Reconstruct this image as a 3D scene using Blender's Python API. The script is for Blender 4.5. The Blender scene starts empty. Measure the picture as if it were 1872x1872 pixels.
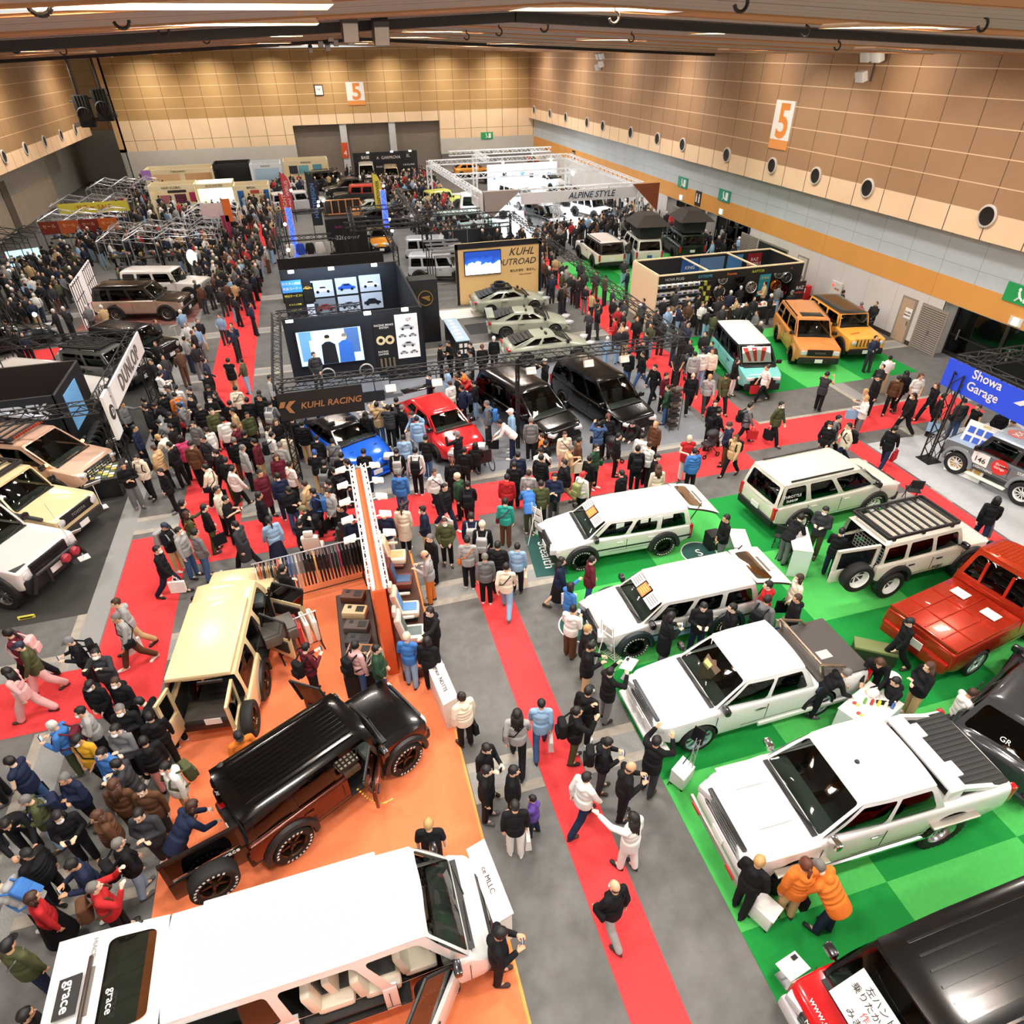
import bpy, bmesh, math, random
from math import sin, cos, pi, radians as R_, sqrt, atan2, hypot
from mathutils import Vector as V, Matrix as M
from mathutils.geometry import delaunay_2d_cdt
rnd = random.Random(7)
SC = bpy.context.scene
COL = SC.collection
# ------------------------------------------------------------------ camera
EYE = V((0, 0, 12.5)); FPX = 1195.36
_p, _y, _r = R_(35.346), R_(15.563), R_(-0.686)
_fw = V((sin(_y)*cos(_p), cos(_y)*cos(_p), -sin(_p))); _rt = V((cos(_y), -sin(_y), 0)); _up = _rt.cross(_fw)
CR = cos(_r)*_rt + sin(_r)*_up; CU = -sin(_r)*_rt + cos(_r)*_up
cam = bpy.data.objects.new('camera', bpy.data.cameras.new('camera')); COL.objects.link(cam)
cam.matrix_world = M(((CR.x, CU.x, -_fw.x, EYE.x), (CR.y, CU.y, -_fw.y, EYE.y), (CR.z, CU.z, -_fw.z, EYE.z), (0, 0, 0, 1)))
cam.data.sensor_width = 36; cam.data.lens = FPX/1872*36; cam.data.clip_start = .3; cam.data.clip_end = 400
SC.camera = cam
# ------------------------------------------------------------------ light and exposure
SC.view_settings.view_transform = 'Standard'; SC.view_settings.look = 'None'
SC.view_settings.exposure = 0.0; SC.view_settings.gamma = 1.0; SC.view_settings.use_curve_mapping = False
W_ = bpy.data.worlds.new('hall_air'); SC.world = W_; W_.use_nodes = True
W_.node_tree.nodes['Background'].inputs[0].default_value = (1, .97, .93, 1)
W_.node_tree.nodes['Background'].inputs[1].default_value = .8
def area_light(name, loc, size, power, col=(1, .96, .9), target=None, spread=pi):
 d = bpy.data.lights.new(name, 'AREA'); d.shape = 'RECTANGLE'; d.size, d.size_y = size; d.energy = power; d.color = col; d.spread = spread
 o = bpy.data.objects.new(name, d); COL.objects.link(o); o.location = loc
 if target is not None:
  o.rotation_euler = (V(target)-V(loc)).to_track_quat('-Z', 'Y').to_euler()
 return o
def zroof(x): return 13.1-.043*abs(x-4.5)
ROWS = [8+5.3*i for i in range(15)]+[2.7, -2.6]
COF = [(-1, 0), (-.9, 1), (5.4, 1), (11.8, 1), (4.9, 2), (11.8, 2), (-.9, 3), (21.3, 3), (-7.5, 3), (5.8, 4), (12.6, 4), (-8.6, 5), (22, 5), (6.6, 6), (-1, 7), (13, 7), (-9, 8), (21, 8), (6.8, 9), (-1, 10), (14.5, 10), (-10, 11), (7, 12), (15, 13), (-1, 12), (-11, 14), (22, 12), (-17, 10), (-16, 6), (2, 14), (-14.5, 2), (21.5, 1), (-8.5, 0), (-16, 13), (22, 14), (-1, 15), (6, 15), (13, 15), (21, 15), (-9, 16), (4, 16), (17, 16)]
for lx, lr in COF: area_light('ceiling_floodlight', (lx, ROWS[lr], zroof(lx)+.3), (1.7, .6), (800 if ROWS[lr] < 15 else 1080 if ROWS[lr] < 62 else 900), (1, .97, .93))
for k in range(8): area_light('wall_washer', (24.6, 8+10.5*k, 11.9), (.5, .3), 120, (1, .9, .8), (27.6, 8+10.5*k, 7.5))  # unseen row added to brighten the right wall
for k in range(7): area_light('wall_washer', (-14+6.2*k, 85.2, 12.0), (.4, .3), 120, (1, .92, .8), (-14+6.2*k, 88.4, 7.5), R_(110))
for k in range(4): area_light('wall_washer', (-17.6, 34+15*k, 11.9), (.5, .3), 105, (1, .9, .8), (-20.4, 34+15*k, 7.5))  # left wall lifted by an added row of unseen lights
# ------------------------------------------------------------------ helpers
def ray(px, py):
 return ((px-936)/FPX)*CR - ((py-936)/FPX)*CU + _fw
def g(px, py, z=0.0):
 d = ray(px, py); return EYE + d*((z-EYE.z)/d.z)
def gx(px, py, X):
 d = ray(px, py); return EYE + d*((X-EYE.x)/d.x)
def gy(px, py, Y):
 d = ray(px, py); return EYE + d*((Y-EYE.y)/d.y)
def proj(P):
 v = V(P)-EYE; w = v.dot(_fw); return (936+FPX*v.dot(CR)/w, 936-FPX*v.dot(CU)/w)
def lin(h):
 h = h.lstrip('#'); c = [int(h[i:i+2], 16)/255 for i in (0, 2, 4)]
 return tuple(x/12.92 if x <= .04045 else ((x+.055)/1.055)**2.4 for x in c)
_mats = {}
def mat(hexc, rough=.5, metal=0., emit=0., coat=0., noise=0., nscale=8., spec=.5, bump=0.):
 key = (hexc, rough, metal, emit, coat, noise, nscale, spec, bump)
 if key in _mats: return _mats[key]
 m = bpy.data.materials.new('surface_'+hexc.strip('#')); m.use_nodes = True
 nt = m.node_tree; b = nt.nodes['Principled BSDF']; c = lin(hexc)
 b.inputs['Base Color'].default_value = (*c, 1); b.inputs['Roughness'].default_value = rough; b.inputs['Metallic'].default_value = metal
 b.inputs['Specular IOR Level'].default_value = spec
 if coat: b.inputs['Coat Weight'].default_value = coat; b.inputs['Coat Roughness'].default_value = .04
 if emit: b.inputs['Emission Color'].default_value = (*c, 1); b.inputs['Emission Strength'].default_value = emit
 if noise or bump:
  tc = nt.nodes.new('ShaderNodeTexCoord'); n = nt.nodes.new('ShaderNodeTexNoise'); n.inputs['Scale'].default_value = nscale; n.inputs['Detail'].default_value = 6
  nt.links.new(tc.outputs['Object'], n.inputs['Vector'])
  if noise:
   r = nt.nodes.new('ShaderNodeMapRange'); r.inputs[1].default_value = .3; r.inputs[2].default_value = .7; r.inputs[3].default_value = 1-noise; r.inputs[4].default_value = 1+noise
   nt.links.new(n.outputs['Fac'], r.inputs[0])
   x = nt.nodes.new('ShaderNodeMix'); x.data_type = 'RGBA'; x.blend_type = 'MULTIPLY'; x.inputs[0].default_value = 1
   x.inputs[6].default_value = (*c, 1); nt.links.new(r.outputs[0], x.inputs[7]); nt.links.new(x.outputs[2], b.inputs['Base Color'])
  if bump:
   bp = nt.nodes.new('ShaderNodeBump'); bp.inputs['Strength'].default_value = bump; nt.links.new(n.outputs['Fac'], bp.inputs['Height']); nt.links.new(bp.outputs[0], b.inputs['Normal'])
 _mats[key] = m; return m
def glass_mat(hexc, alpha=.3):
 """tinted window glass: see-through tint under a clear glossy reflection"""
 key = ('glass', hexc, alpha)
 if key in _mats: return _mats[key]
 m = bpy.data.materials.new('glass_'+hexc.strip('#')); m.use_nodes = True; nt = m.node_tree
 for n in list(nt.nodes):
  if n.type != 'OUTPUT_MATERIAL': nt.nodes.remove(n)
 out = nt.nodes[0]; tr = nt.nodes.new('ShaderNodeBsdfTransparent'); gl = nt.nodes.new('ShaderNodeBsdfGlossy'); mx = nt.nodes.new('ShaderNodeMixShader'); fr = nt.nodes.new('ShaderNodeFresnel')
 c = lin(hexc); tr.inputs[0].default_value = (*[x*alpha for x in c], 1); gl.inputs['Roughness'].default_value = .03; fr.inputs[0].default_value = 1.5
 nt.links.new(fr.outputs[0], mx.inputs[0]); nt.links.new(tr.outputs[0], mx.inputs[1]); nt.links.new(gl.outputs[0], mx.inputs[2]); nt.links.new(mx.outputs[0], out.inputs[0])
 _mats[key] = m; return m
def grid_mat(name, hexc, lines, rough=.7, noise=.05):
 """painted panels with joint lines; lines = [(axis, period, offset, width, hex)] measured on the object's own axes"""
 m = bpy.data.materials.new(name); m.use_nodes = True; nt = m.node_tree; b = nt.nodes['Principled BSDF']; b.inputs['Roughness'].default_value = rough
 tc = nt.nodes.new('ShaderNodeTexCoord'); sp = nt.nodes.new('ShaderNodeSeparateXYZ'); nt.links.new(tc.outputs['Object'], sp.inputs[0])
 nz = nt.nodes.new('ShaderNodeTexNoise'); nz.inputs['Scale'].default_value = .6; nz.inputs['Detail'].default_value = 8; nt.links.new(tc.outputs['Object'], nz.inputs['Vector'])
 mr = nt.nodes.new('ShaderNodeMapRange'); mr.inputs[1].default_value = .3; mr.inputs[2].default_value = .7; mr.inputs[3].default_value = 1-noise; mr.inputs[4].default_value = 1+noise; nt.links.new(nz.outputs['Fac'], mr.inputs[0])
 x = nt.nodes.new('ShaderNodeMix'); x.data_type = 'RGBA'; x.blend_type = 'MULTIPLY'; x.inputs[0].default_value = 1; x.inputs[6].default_value = (*lin(hexc), 1); nt.links.new(mr.outputs[0], x.inputs[7])
 cur = x.outputs[2]
 def mth(op, a, bv):
  n = nt.nodes.new('ShaderNodeMath'); n.operation = op; nt.links.new(a, n.inputs[0]); n.inputs[1].default_value = bv; return n.outputs[0]
 for ax, per, off, wd, hx in lines:
  f = mth('LESS_THAN', mth('FRACT', mth('DIVIDE', mth('SUBTRACT', sp.outputs[ax], off-wd/2), per), 0), wd/per)
  y = nt.nodes.new('ShaderNodeMix'); y.data_type = 'RGBA'; nt.links.new(f, y.inputs[0]); nt.links.new(cur, y.inputs[6]); y.inputs[7].default_value = (*lin(hx), 1); cur = y.outputs[2]
 nt.links.new(cur, b.inputs['Base Color']); return m
class MB:
 """collects shapes and links them as one mesh object"""
 def __init__(s): s.v = []; s.f = []; s.m = []
 def add(s, vs, fs, mi=0, mtx=None):
  o = len(s.v); s.v += [tuple(mtx @ V(p)) if mtx is not None else tuple(p) for p in vs]
  s.f += [tuple(i+o for i in f) for f in fs]; s.m += [mi]*len(fs); return s
 def box(s, c, d, mi=0, rot=None, bev=0.):
  x, y, z = d[0]/2, d[1]/2, d[2]/2; mt = M.Translation(V(c))
  if rot is not None: mt = mt @ (rot.to_4x4() if hasattr(rot, 'to_4x4') else M.Rotation(rot, 4, 'Z'))
  b = min(bev, x*.9, y*.9, z*.9)
  if b <= 0:
   return s.add([(i*x, j*y, k*z) for i in (-1, 1) for j in (-1, 1) for k in (-1, 1)], [(0, 1, 3, 2), (4, 6, 7, 5), (0, 4, 5, 1), (2, 3, 7, 6), (0, 2, 6, 4), (1, 5, 7, 3)], mi, mt)
  bm = bmesh.new(); bmesh.ops.create_cube(bm, size=1)
  for v in bm.verts: v.co = V((v.co.x*2*x, v.co.y*2*y, v.co.z*2*z))
  bmesh.ops.bevel(bm, geom=bm.edges[:], offset=b, segments=2, affect='EDGES', profile=.6)
  s.bm(bm, mi, mt); bm.free(); return s
 def bm(s, bm, mi=0, mtx=None):
  bm.verts.index_update(); return s.add([v.co.copy() for v in bm.verts], [[v.index for v in f.verts] for f in bm.faces], mi, mtx)
 def cyl(s, p0, p1, r0, r1=None, n=8, mi=0, cap=True):
  r1 = r0 if r1 is None else r1; p0, p1 = V(p0), V(p1); d = (p1-p0)
  if d.length < 1e-9: return s
  q = d.to_track_quat('Z', 'Y'); vs = []
  for p, r in ((p0, r0), (p1, r1)):
   vs += [p + q @ V((r*cos(2*pi*i/n), r*sin(2*pi*i/n), 0)) for i in range(n)]
  fs = [(i, (i+1) % n, n+(i+1) % n, n+i) for i in range(n)]
  if cap: fs += [tuple(range(n-1, -1, -1)), tuple(range(n, 2*n))]
  return s.add(vs, fs, mi)
 def path(s, pts, r, n=6, mi=0):
  for a, b in zip(pts, pts[1:]): s.cyl(a, b, r, n=n, mi=mi)
  return s
 def ell(s, c, r, mi=0, seg=12, rings=8, rot=None):
  vs = [(0, 0, 1)]; fs = []
  for i in range(1, rings):
   t = pi*i/rings
   vs += [(sin(t)*cos(2*pi*j/seg), sin(t)*sin(2*pi*j/seg), cos(t)) for j in range(seg)]
  vs.append((0, 0, -1)); L = len(vs)-1
  for j in range(seg):
   k = (j+1) % seg; fs.append((0, 1+j, 1+k))
   for i in range(rings-2): a = 1+i*seg; fs.append((a+j, a+seg+j, a+seg+k, a+k))
   a = 1+(rings-2)*seg; fs.append((a+j, L, a+k))
  mt = M.Translation(V(c)) @ (rot.to_4x4() if rot is not None else M()) @ M.Diagonal((r[0], r[1], r[2], 1)); return s.add(vs, fs, mi, mt)
 def lathe(s, prof, n=24, mi=0, mtx=None, closed=False):
  """prof [(r, h)] turned about local Y"""
  vs = [(r*cos(2*pi*j/n), h, r*sin(2*pi*j/n)) for r, h in prof for j in range(n)]; k = len(prof)
  fs = [(i*n+j, ((i+1) % k)*n+j, ((i+1) % k)*n+(j+1) % n, i*n+(j+1) % n) for i in range(k if closed else k-1) for j in range(n)]
  return s.add(vs, fs, mi, mtx)
 def prism(s, poly, h, mi=0, mtx=None):
  """polygon in XY extruded by h along Z"""
  n = len(poly); vs = [(x, y, 0) for x, y in poly]+[(x, y, h) for x, y in poly]
  return s.add(vs, [tuple(range(n-1, -1, -1)), tuple(range(n, 2*n))]+[(i, (i+1) % n, n+(i+1) % n, n+i) for i in range(n)], mi, mtx)
 def quad(s, a, b, c, d, mi=0): return s.add([a, b, c, d], [(0, 1, 2, 3)], mi)
 def mesh(s, name, mats, smooth=35):
  me = bpy.data.meshes.new(name); me.from_pydata(s.v, [], s.f)
  for m in (mats if isinstance(mats, (list, tuple)) else [mats]): me.materials.append(m)
  me.polygons.foreach_set('material_index', s.m)
  if smooth:
   me.polygons.foreach_set('use_smooth', [True]*len(me.polygons)); me.set_sharp_from_angle(angle=R_(smooth))
  me.update(); return me
 def build(s, name, mats, parent=None, smooth=35, loc=None, **kw):
  o = bpy.data.objects.new(name, s.mesh(name, mats, smooth)); COL.objects.link(o)
  if parent is not None: o.parent = parent
  if loc is not None: o.location = loc
  return tag(o, **kw)
USED = {}
def tag(o, label=None, cat=None, group=None, kind=None):
 for k, v in (('label', label), ('category', cat), ('group', group), ('kind', kind)):
  if v: o[k] = v
 return o
def thing(name, label, cat, loc=(0, 0, 0), rz=0., group=None, s=1.):
 o = bpy.data.objects.new(name, None); COL.objects.link(o); o.empty_display_size = .2
 o.location = loc; o.rotation_euler = (0, 0, rz); o.scale = (s, s, s); return tag(o, label, cat, group)
def struct(name, mb, m, smooth=35, loc=None): return mb.build(name, m, None, smooth, loc, kind='structure')
def dup(o, parent=None):
 c = o.copy(); COL.objects.link(c)
 if parent is not None: c.parent = parent
 for ch in o.children: dup(ch, c)
 return c
_txt = {}
def text_mesh(body, size, depth=.004, align='CENTER', shear=0., bold=0., space=1.):
 k = (body, size, depth, align, shear, bold, space)
 if k in _txt: return _txt[k]
 cu = bpy.data.curves.new('lettering', 'FONT'); cu.body = body; cu.size = size; cu.extrude = depth; cu.align_x = align; cu.align_y = 'CENTER'; cu.shear = shear; cu.offset = bold*size; cu.space_character = space; cu.resolution_u = 3
 o = bpy.data.objects.new('lettering', cu); COL.objects.link(o); bpy.context.view_layer.update()
 me = bpy.data.meshes.new_from_object(o.evaluated_get(bpy.context.evaluated_depsgraph_get())); bpy.data.objects.remove(o); _txt[k] = me; return me
def lettering(body, size, m, origin, right, up, parent=None, name='lettering', **kw):
 """writing on a surface: origin = middle of the line, right/up = directions on the surface (parent's axes)"""
 me = text_mesh(body, size, **kw).copy(); me.materials.clear(); me.materials.append(m)
 o = bpy.data.objects.new(name, me); COL.objects.link(o); r = V(right).normalized(); u = V(up).normalized(); u = (u-r*u.dot(r)).normalized(); n = r.cross(u)
 o.matrix_local = M(((r.x, u.x, n.x, origin[0]), (r.y, u.y, n.y, origin[1]), (r.z, u.z, n.z, origin[2]), (0, 0, 0, 1)))
 if parent is not None: o.parent = parent
 return o
def truss(mb, a, b, w=.3, r=.022, n=5, mi=0, step=None, tri=False):
 """box-section lattice truss from a to b"""
 a, b = V(a), V(b); d = b-a; L = d.length; d.normalize()
 s1 = d.cross(V((0, 0, 1))); s1 = V((1, 0, 0)) if s1.length < 1e-3 else s1.normalized(); s2 = s1.cross(d).normalized(); h = w/2
 cs = [s1*h+s2*h, s1*h-s2*h, -s1*h-s2*h, -s1*h+s2*h]
 for c in cs: mb.cyl(a+c, b+c, r, n=n, mi=mi)
 k = max(1, round(L/(step or w*1.25)))
 for i in range(k):
  p, q = a+d*(L*i/k), a+d*(L*(i+1)/k)
  for j in range(4):
   c, e = cs[j], cs[(j+1) % 4]
   if i % 2: c, e = e, c
   mb.cyl(p+c, q+e, r*.6, n=4, mi=mi, cap=False)
 return mb
# ------------------------------------------------------------------ the hall
XR, XU, YB, XL, XLU = 28.0, 27.3, 88.5, -24.6, -20.4
def box2(a, b): return MB().box([(a[i]+b[i])/2 for i in range(3)], [abs(b[i]-a[i]) for i in range(3)])
fl = bpy.data.materials.new('worn_concrete'); fl.use_nodes = True
def _floor_nodes():
 nt = fl.node_tree; b = nt.nodes['Principled BSDF']; b.inputs['Roughness'].default_value = .6
 tc = nt.nodes.new('ShaderNodeTexCoord'); n1 = nt.nodes.new('ShaderNodeTexNoise'); n1.inputs['Scale'].default_value = .45; n1.inputs['Detail'].default_value = 10; n1.inputs['Roughness'].default_value = .7
 n2 = nt.nodes.new('ShaderNodeTexNoise'); n2.inputs['Scale'].default_value = 3.5; n2.inputs['Detail'].default_value = 8
 vo = nt.nodes.new('ShaderNodeTexVoronoi'); vo.distance = 'CHEBYCHEV'; vo.inputs['Scale'].default_value = .8
 for n in (n1, n2, vo): nt.links.new(tc.outputs['Object'], n.inputs['Vector'])
 r = nt.nodes.new('ShaderNodeValToRGB'); r.color_ramp.elements[0].position = .3; r.color_ramp.elements[1].position = .75
 r.color_ramp.elements[0].color = (*lin('#4d4c4a'), 1); r.color_ramp.elements[1].color = (*lin('#777672'), 1)
 ad = nt.nodes.new('ShaderNodeMath'); ad.operation = 'MULTIPLY_ADD'; ad.inputs[1].default_value = .35; nt.links.new(n2.outputs['Fac'], ad.inputs[0])
 a2 = nt.nodes.new('ShaderNodeMath'); a2.operation = 'MULTIPLY'; a2.inputs[1].default_value = .65; nt.links.new(n1.outputs['Fac'], a2.inputs[0]); nt.links.new(a2.outputs[0], ad.inputs[2])
 nt.links.new(ad.outputs[0], r.inputs[0]); nt.links.new(r.outputs[0], b.inputs['Base Color'])
_floor_nodes()
struct('floor', box2((-32, -8, -.3), (32, 102, 0)), fl, 0)
# walls
WL = [(1, 2.02, 24.98, .035, '#5a4630'), (2, 1.0, 6.65, .035, '#e0bf98')]
brown_r = grid_mat('brown_wall_panels', '#a78260', [(1, 2.02, 24.98, .04, '#54422c'), (2, 1.0, 6.65, .04, '#e6c8a4')], .7)
beige_r = grid_mat('beige_wall_panels', '#efcfa9', [(1, 2.02, 24.98, .05, '#4a3a28')], .7)
grey_r = grid_mat('grey_wall_panels', '#b9c2c6', [(1, 2.02, 24.98, .025, '#8b9498'), (2, 1.5, 4.25, .02, '#8b9498')], .7)
orange_r = grid_mat('orange_wall_band', '#d99b4e', [(1, 8.08, 24.98, .02, '#a8713a')], .6)
white_r = grid_mat('white_wall_panels', '#cfcac5', [(1, 2.02, 24.98, .02, '#a9a4a0')], .7)
mb = MB(); mb.box((XU+.6, 40.2, 9.6), (1.2, 97, 5.9)); struct('wall_right', mb, brown_r, 0)
mb = MB(); mb.box((XU+.598, 40.2, 6.13), (1.2, 97, 1.04)); struct('trim_1', mb, beige_r, 0)
mb = MB(); mb.box((XR+.5, 40.2, 4.635), (1, 97, 1.95)); struct('trim_2', mb, grey_r, 0)
mb = MB(); mb.box((XR+.5, 40.2, 3.13), (1.02, 97, 1.06)); struct('trim_3', mb, orange_r, 0)
ALC = [(52.3, 46.3), (46.0, 40.4), (24.0, 13.0)]     # door alcoves in the right wall (far y, near y)
ylo, mb = 88.7, MB()
for a, b in ALC+[(-8, -8)]:
 if a > b or a == -8:
  mb.box((XR+.5, (ylo+a)/2, 1.3), (1, ylo-a, 2.6)); ylo = b
struct('wall_right_lower', mb, white_r, 0)
mb = MB()
ylo = 88.7
for a, b in ALC+[(-8, -8)]:
 mb.box((XR-.01, (ylo+a)/2, .1), (.04, ylo-a, .2)); ylo = b
struct('baseboard_right', mb, mat('#3a322c', .5), 0)
dk = mat('#26211d', .4); gl = glass_mat('#c8d4d2', .55)
for i, (a, b) in enumerate(ALC):
 mb = MB(); mb.box((XR+1.5, (a+b)/2, 1.3), (.1, a-b+.4, 2.6)); mb.box((XR+.75, a+.02, 1.3), (1.5, .06, 2.6)); mb.box((XR+.75, b-.02, 1.3), (1.5, .06, 2.6)); mb.box((XR+.75, (a+b)/2, 2.6), (1.5, a-b, .06))
 struct('wall_alcove.%03d' % (i+1), mb, mat('#a09a92', .7), 0)
 d = bpy.data.objects.new('door_%d' % (i+1), None); COL.objects.link(d); tag(d, kind='structure'); d.location = (XR+.9, 0, 0)
 area_light('lobby_light', (XR+.7, (a+b)/2, 2.5), (.6, a-b-1), 60 if i < 2 else 110, (.95, .98, 1))
 n = 4; mb = MB(); mg = MB(); mh = MB()
 for k in range(n+1):
  mb.box((0, b+(a-b)*k/n, 1.25), (.12, .16, 2.5))
 mb.box((0, (a+b)/2, 2.4), (.12, a-b, .25)); mb.box((0, (a+b)/2, .1), (.1, a-b, .18)); mb.box((0, (a+b)/2, 1.0), (.07, a-b, .06))
 for k in range(n):
  mg.box((.01, b+(a-b)*(k+.5)/n, 1.25), (.02, (a-b)/n-.16, 2.3)); mh.box((-.1, b+(a-b)*(k+.8)/n, 1.1), (.05, .05, .5))
 mb.build('frame', dk, d, 0); mg.build('glass_pane', gl, d, 0); mh.build('handle', mat('#b8b4ac', .3, .8), d, 0)
# back wall
brown_b = grid_mat('brown_back_panels', '#b8935f', [(0, 1.95, .62, .04, '#5c482e'), (2, 1.0, 6.6, .04, '#ecd2aa')], .7)
beige_b = grid_mat('beige_back_panels', '#f0d2ab', [(0, 1.95, .62, .05, '#5a4630'), (2, 9, 4.75, .04, '#8a6d4a')], .7)
grey_b = mat('#c3c0b8', .7, noise=.04, nscale=.7)
mb = MB(); mb.box((4.9, YB+.5, 9.7), (46.2, 1, 6.15)); struct('wall_back', mb, brown_b, 0)
mb = MB()
mb.box((-9.3, YB+.5, 5.19), (17.8, 1, 2.86)); mb.box((8.0, YB+.5, 6.13), (16.8, 1, .98)); mb.box((22.2, YB+.5, 5.19), (11.7, 1, 2.86)); struct('trim_4', mb, beige_b, 0)
mb = MB(); mb.box((-9.3, YB+.5, 1.88), (17.8, 1, 3.76)); mb.box((22.2, YB+.5, 2.95), (11.7, 1, 1.62)); mb.box((22.2, YB+1.2, 1.1), (11.7, .4, 2.2)); struct('wall_back_lower', mb, grey_b, 0)
shut = grid_mat('shutter_slats', '#80766a', [(2, .16, 0, .035, '#615950')], .5)
for k, (a, b) in enumerate(((-.4, 4.8), (5.4, 10.4), (11.0, 16.35))):
 mb = MB(); mb.box(((a+b)/2, YB+.75, 2.85), (b-a+.3, .2, 5.7)); struct('door_%d' % (4+k), mb, shut, 0)
mb = MB(); mb.box((5.1, YB+.45, 2.85), (.75, .7, 5.7)); mb.box((10.7, YB+.45, 2.85), (.75, .7, 5.7)); struct('wall_pillar', mb, mat('#c9cbcb', .6), 0)
# left side
brown_l = grid_mat('brown_left_panels', '#9a774f', [(1, 2.02, 60.2, .04, '#5a4630'), (2, 1.0, 6.65, .035, '#dcb98e')], .7)
mb = MB(); mb.box((XLU-.6, 39, 9.7), (1.2, 95, 6.1)); struct('wall_left', mb, brown_l, 0)
mb = MB(); mb.box((XLU-.598, 39, 6.13), (1.2, 95, 1.04)); mb.box((XLU-2.2, 39, 5.66), (4.4, 95, .1)); struct('trim_5', mb, grid_mat('beige_left_panels', '#ecc9a0', [(1, 2.02, 60.2, .05, '#5a4630')], .7), 0)
mb = MB(); mb.box((XL-.5, 38, 4.1), (1, 90, 3.2)); struct('wall_left_upper', mb, mat('#b4b3ad', .7, noise=.05, nscale=.5), 0)
mb = MB(); mb.box((XL-.48, 38, 1.27), (1, 90, 2.55)); struct('wall_left_lower', mb, grid_mat('left_lower_panels', '#c0b29e', [(1, 2.4, 60, .04, '#8c7f6d')], .7), 0)
mb = MB()
for y in (63.5, 70): mb.box((XL+.04, y, 1.9), (.06, 1.5, 3.8))
struct('trim_6', mb, mat('#6d6357', .6), 0)
# alcove at the back left
mb = MB(); mb.box((-25, 97.5, 9), (14.5, 1, 7.6)); struct('wall_alcove_back', mb, grid_mat('alcove_panels', '#b08a5c', [(0, 1.95, .62, .05, '#4c3a26'), (2, 1.4, 5.3, .03, '#7a5f3f')], .7), 0)
mb = MB(); mb.box((-25, 97.45, 2.6), (14.5, 1, 5.2)); mb.box((-18.4, 93.1, 2.0), (.6, 9.2, 4.0)); mb.box((-28.4, 90.5, 2.9), (7, 15, 5.8)); struct('wall_alcove_lower', mb, mat('#a5a49d', .7, noise=.05, nscale=.5), 0)
mb = MB(); mb.box((-18.35, 93.1, 8.2), (.7, 9.2, 9)); struct('wall_alcove_side', mb, mat('#d3ac7a', .7), 0)
# ceiling with lamp coffers let into the orange beams
HX, HY = 1.5, .55
def ceil_mesh():
 vs = [(-32, -8), (4.5, -8), (32, -8), (32, 102), (4.5, 102), (-32, 102)]; ed = [(0, 1), (1, 2), (2, 3), (3, 4), (4, 5), (5, 0), (1, 4)]; holes = []
 for x, r in COF:
  y = ROWS[r]; o = len(vs); vs += [(x-HX, y-HY), (x+HX, y-HY), (x+HX, y+HY), (x-HX, y+HY)]; ed += [(o+i, o+(i+1) % 4) for i in range(4)]; holes.append((x, y))
 r = delaunay_2d_cdt([V(p) for p in vs], ed, [], 0, 1e-5)
 mb = MB(); fs = []
 for f in r[2]:
  cx = sum(r[0][i].x for i in f)/len(f); cy = sum(r[0][i].y for i in f)/len(f)
  if not any(abs(cx-x) < HX and abs(cy-y) < HY for x, y in holes): fs.append(tuple(reversed(f)))
 return mb.add([(p.x, p.y, zroof(p.x)) for p in r[0]], fs)
struct('ceiling', ceil_mesh(), grid_mat('ceiling_boards', '#b0a9a2', [(0, 2.3, .3, .07, '#c9a98c'), (1, 5.3, 10.6, .05, '#4a3f38'), (1, .66, 0, .03, '#6f6056')], .8), 0)
bm_ = MB()
for y in ROWS:
 for s in (-1, 1):
  for x0, x1 in ((-32, 4.5), (4.5, 32)):
   dz = V((x1-x0, 0, zroof(x1)-zroof(x0))); c = ((x0+x1)/2, y+s*(HY+.12), (zroof(x0)+zroof(x1))/2-.01)
   bm_.box(c, (dz.length, .16, .03), rot=M.Rotation(-atan2(dz.z, dz.x), 4, 'Y'))
struct('trim_7', bm_, mat('#b98350', .6), 0)
bm_ = MB()
for y in ROWS:
 xs = sorted(x for x, r in COF if ROWS[r] == y); e = -32
 for x in xs+[33.5]:
  for p, q in ((e, min(x-HX, 4.5)), (max(e, 4.5), x-HX)):
   if q > p: bm_.add([(p, y-HY, zroof(p)-.02), (q, y-HY, zroof(q)-.02), (q, y+HY, zroof(q)-.02), (p, y+HY, zroof(p)-.02)], [(3, 2, 1, 0)])
  e = x+HX
struct('trim_8', bm_, mat('#c48d55', .6), 0)
cof_m = [mat('#eecaa0', .6), mat('#fff6e6', .5, emit=22)]
def coffer():
 mb = MB(); a, b, h = HX, HY, .6
 mb.add([(-a, -b, -.03), (a, -b, -.03), (a, b, -.03), (-a, b, -.03), (-a*.7, -b*.7, h), (a*.7, -b*.7, h), (a*.7, b*.7, h), (-a*.7, b*.7, h)], [(0, 1, 5, 4), (1, 2, 6, 5), (2, 3, 7, 6), (3, 0, 4, 7), (4, 5, 6, 7)])
 return mb.mesh('housing', cof_m[0], 0)
cme = coffer(); lme = MB().box((-.45, 0, .33), (.62, .3, .12), bev=.03).mesh('lamp', cof_m[1]); lme2 = MB().box((.45, 0, .33), (.62, .3, .12), bev=.03).mesh('lamp', cof_m[1])
for i, (x, r) in enumerate(COF):
 t = thing('ceiling_light', 'recessed ceiling floodlight with two lamps in a warm sloped housing', 'ceiling light', (x, ROWS[r], zroof(x)), 0, 'recessed ceiling floodlights')
 for nm, me in (('housing', cme), ('lamp', lme), ('lamp', lme2)):
  o = bpy.data.objects.new(nm, me); COL.objects.link(o); o.parent = t
mb = MB()
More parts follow.
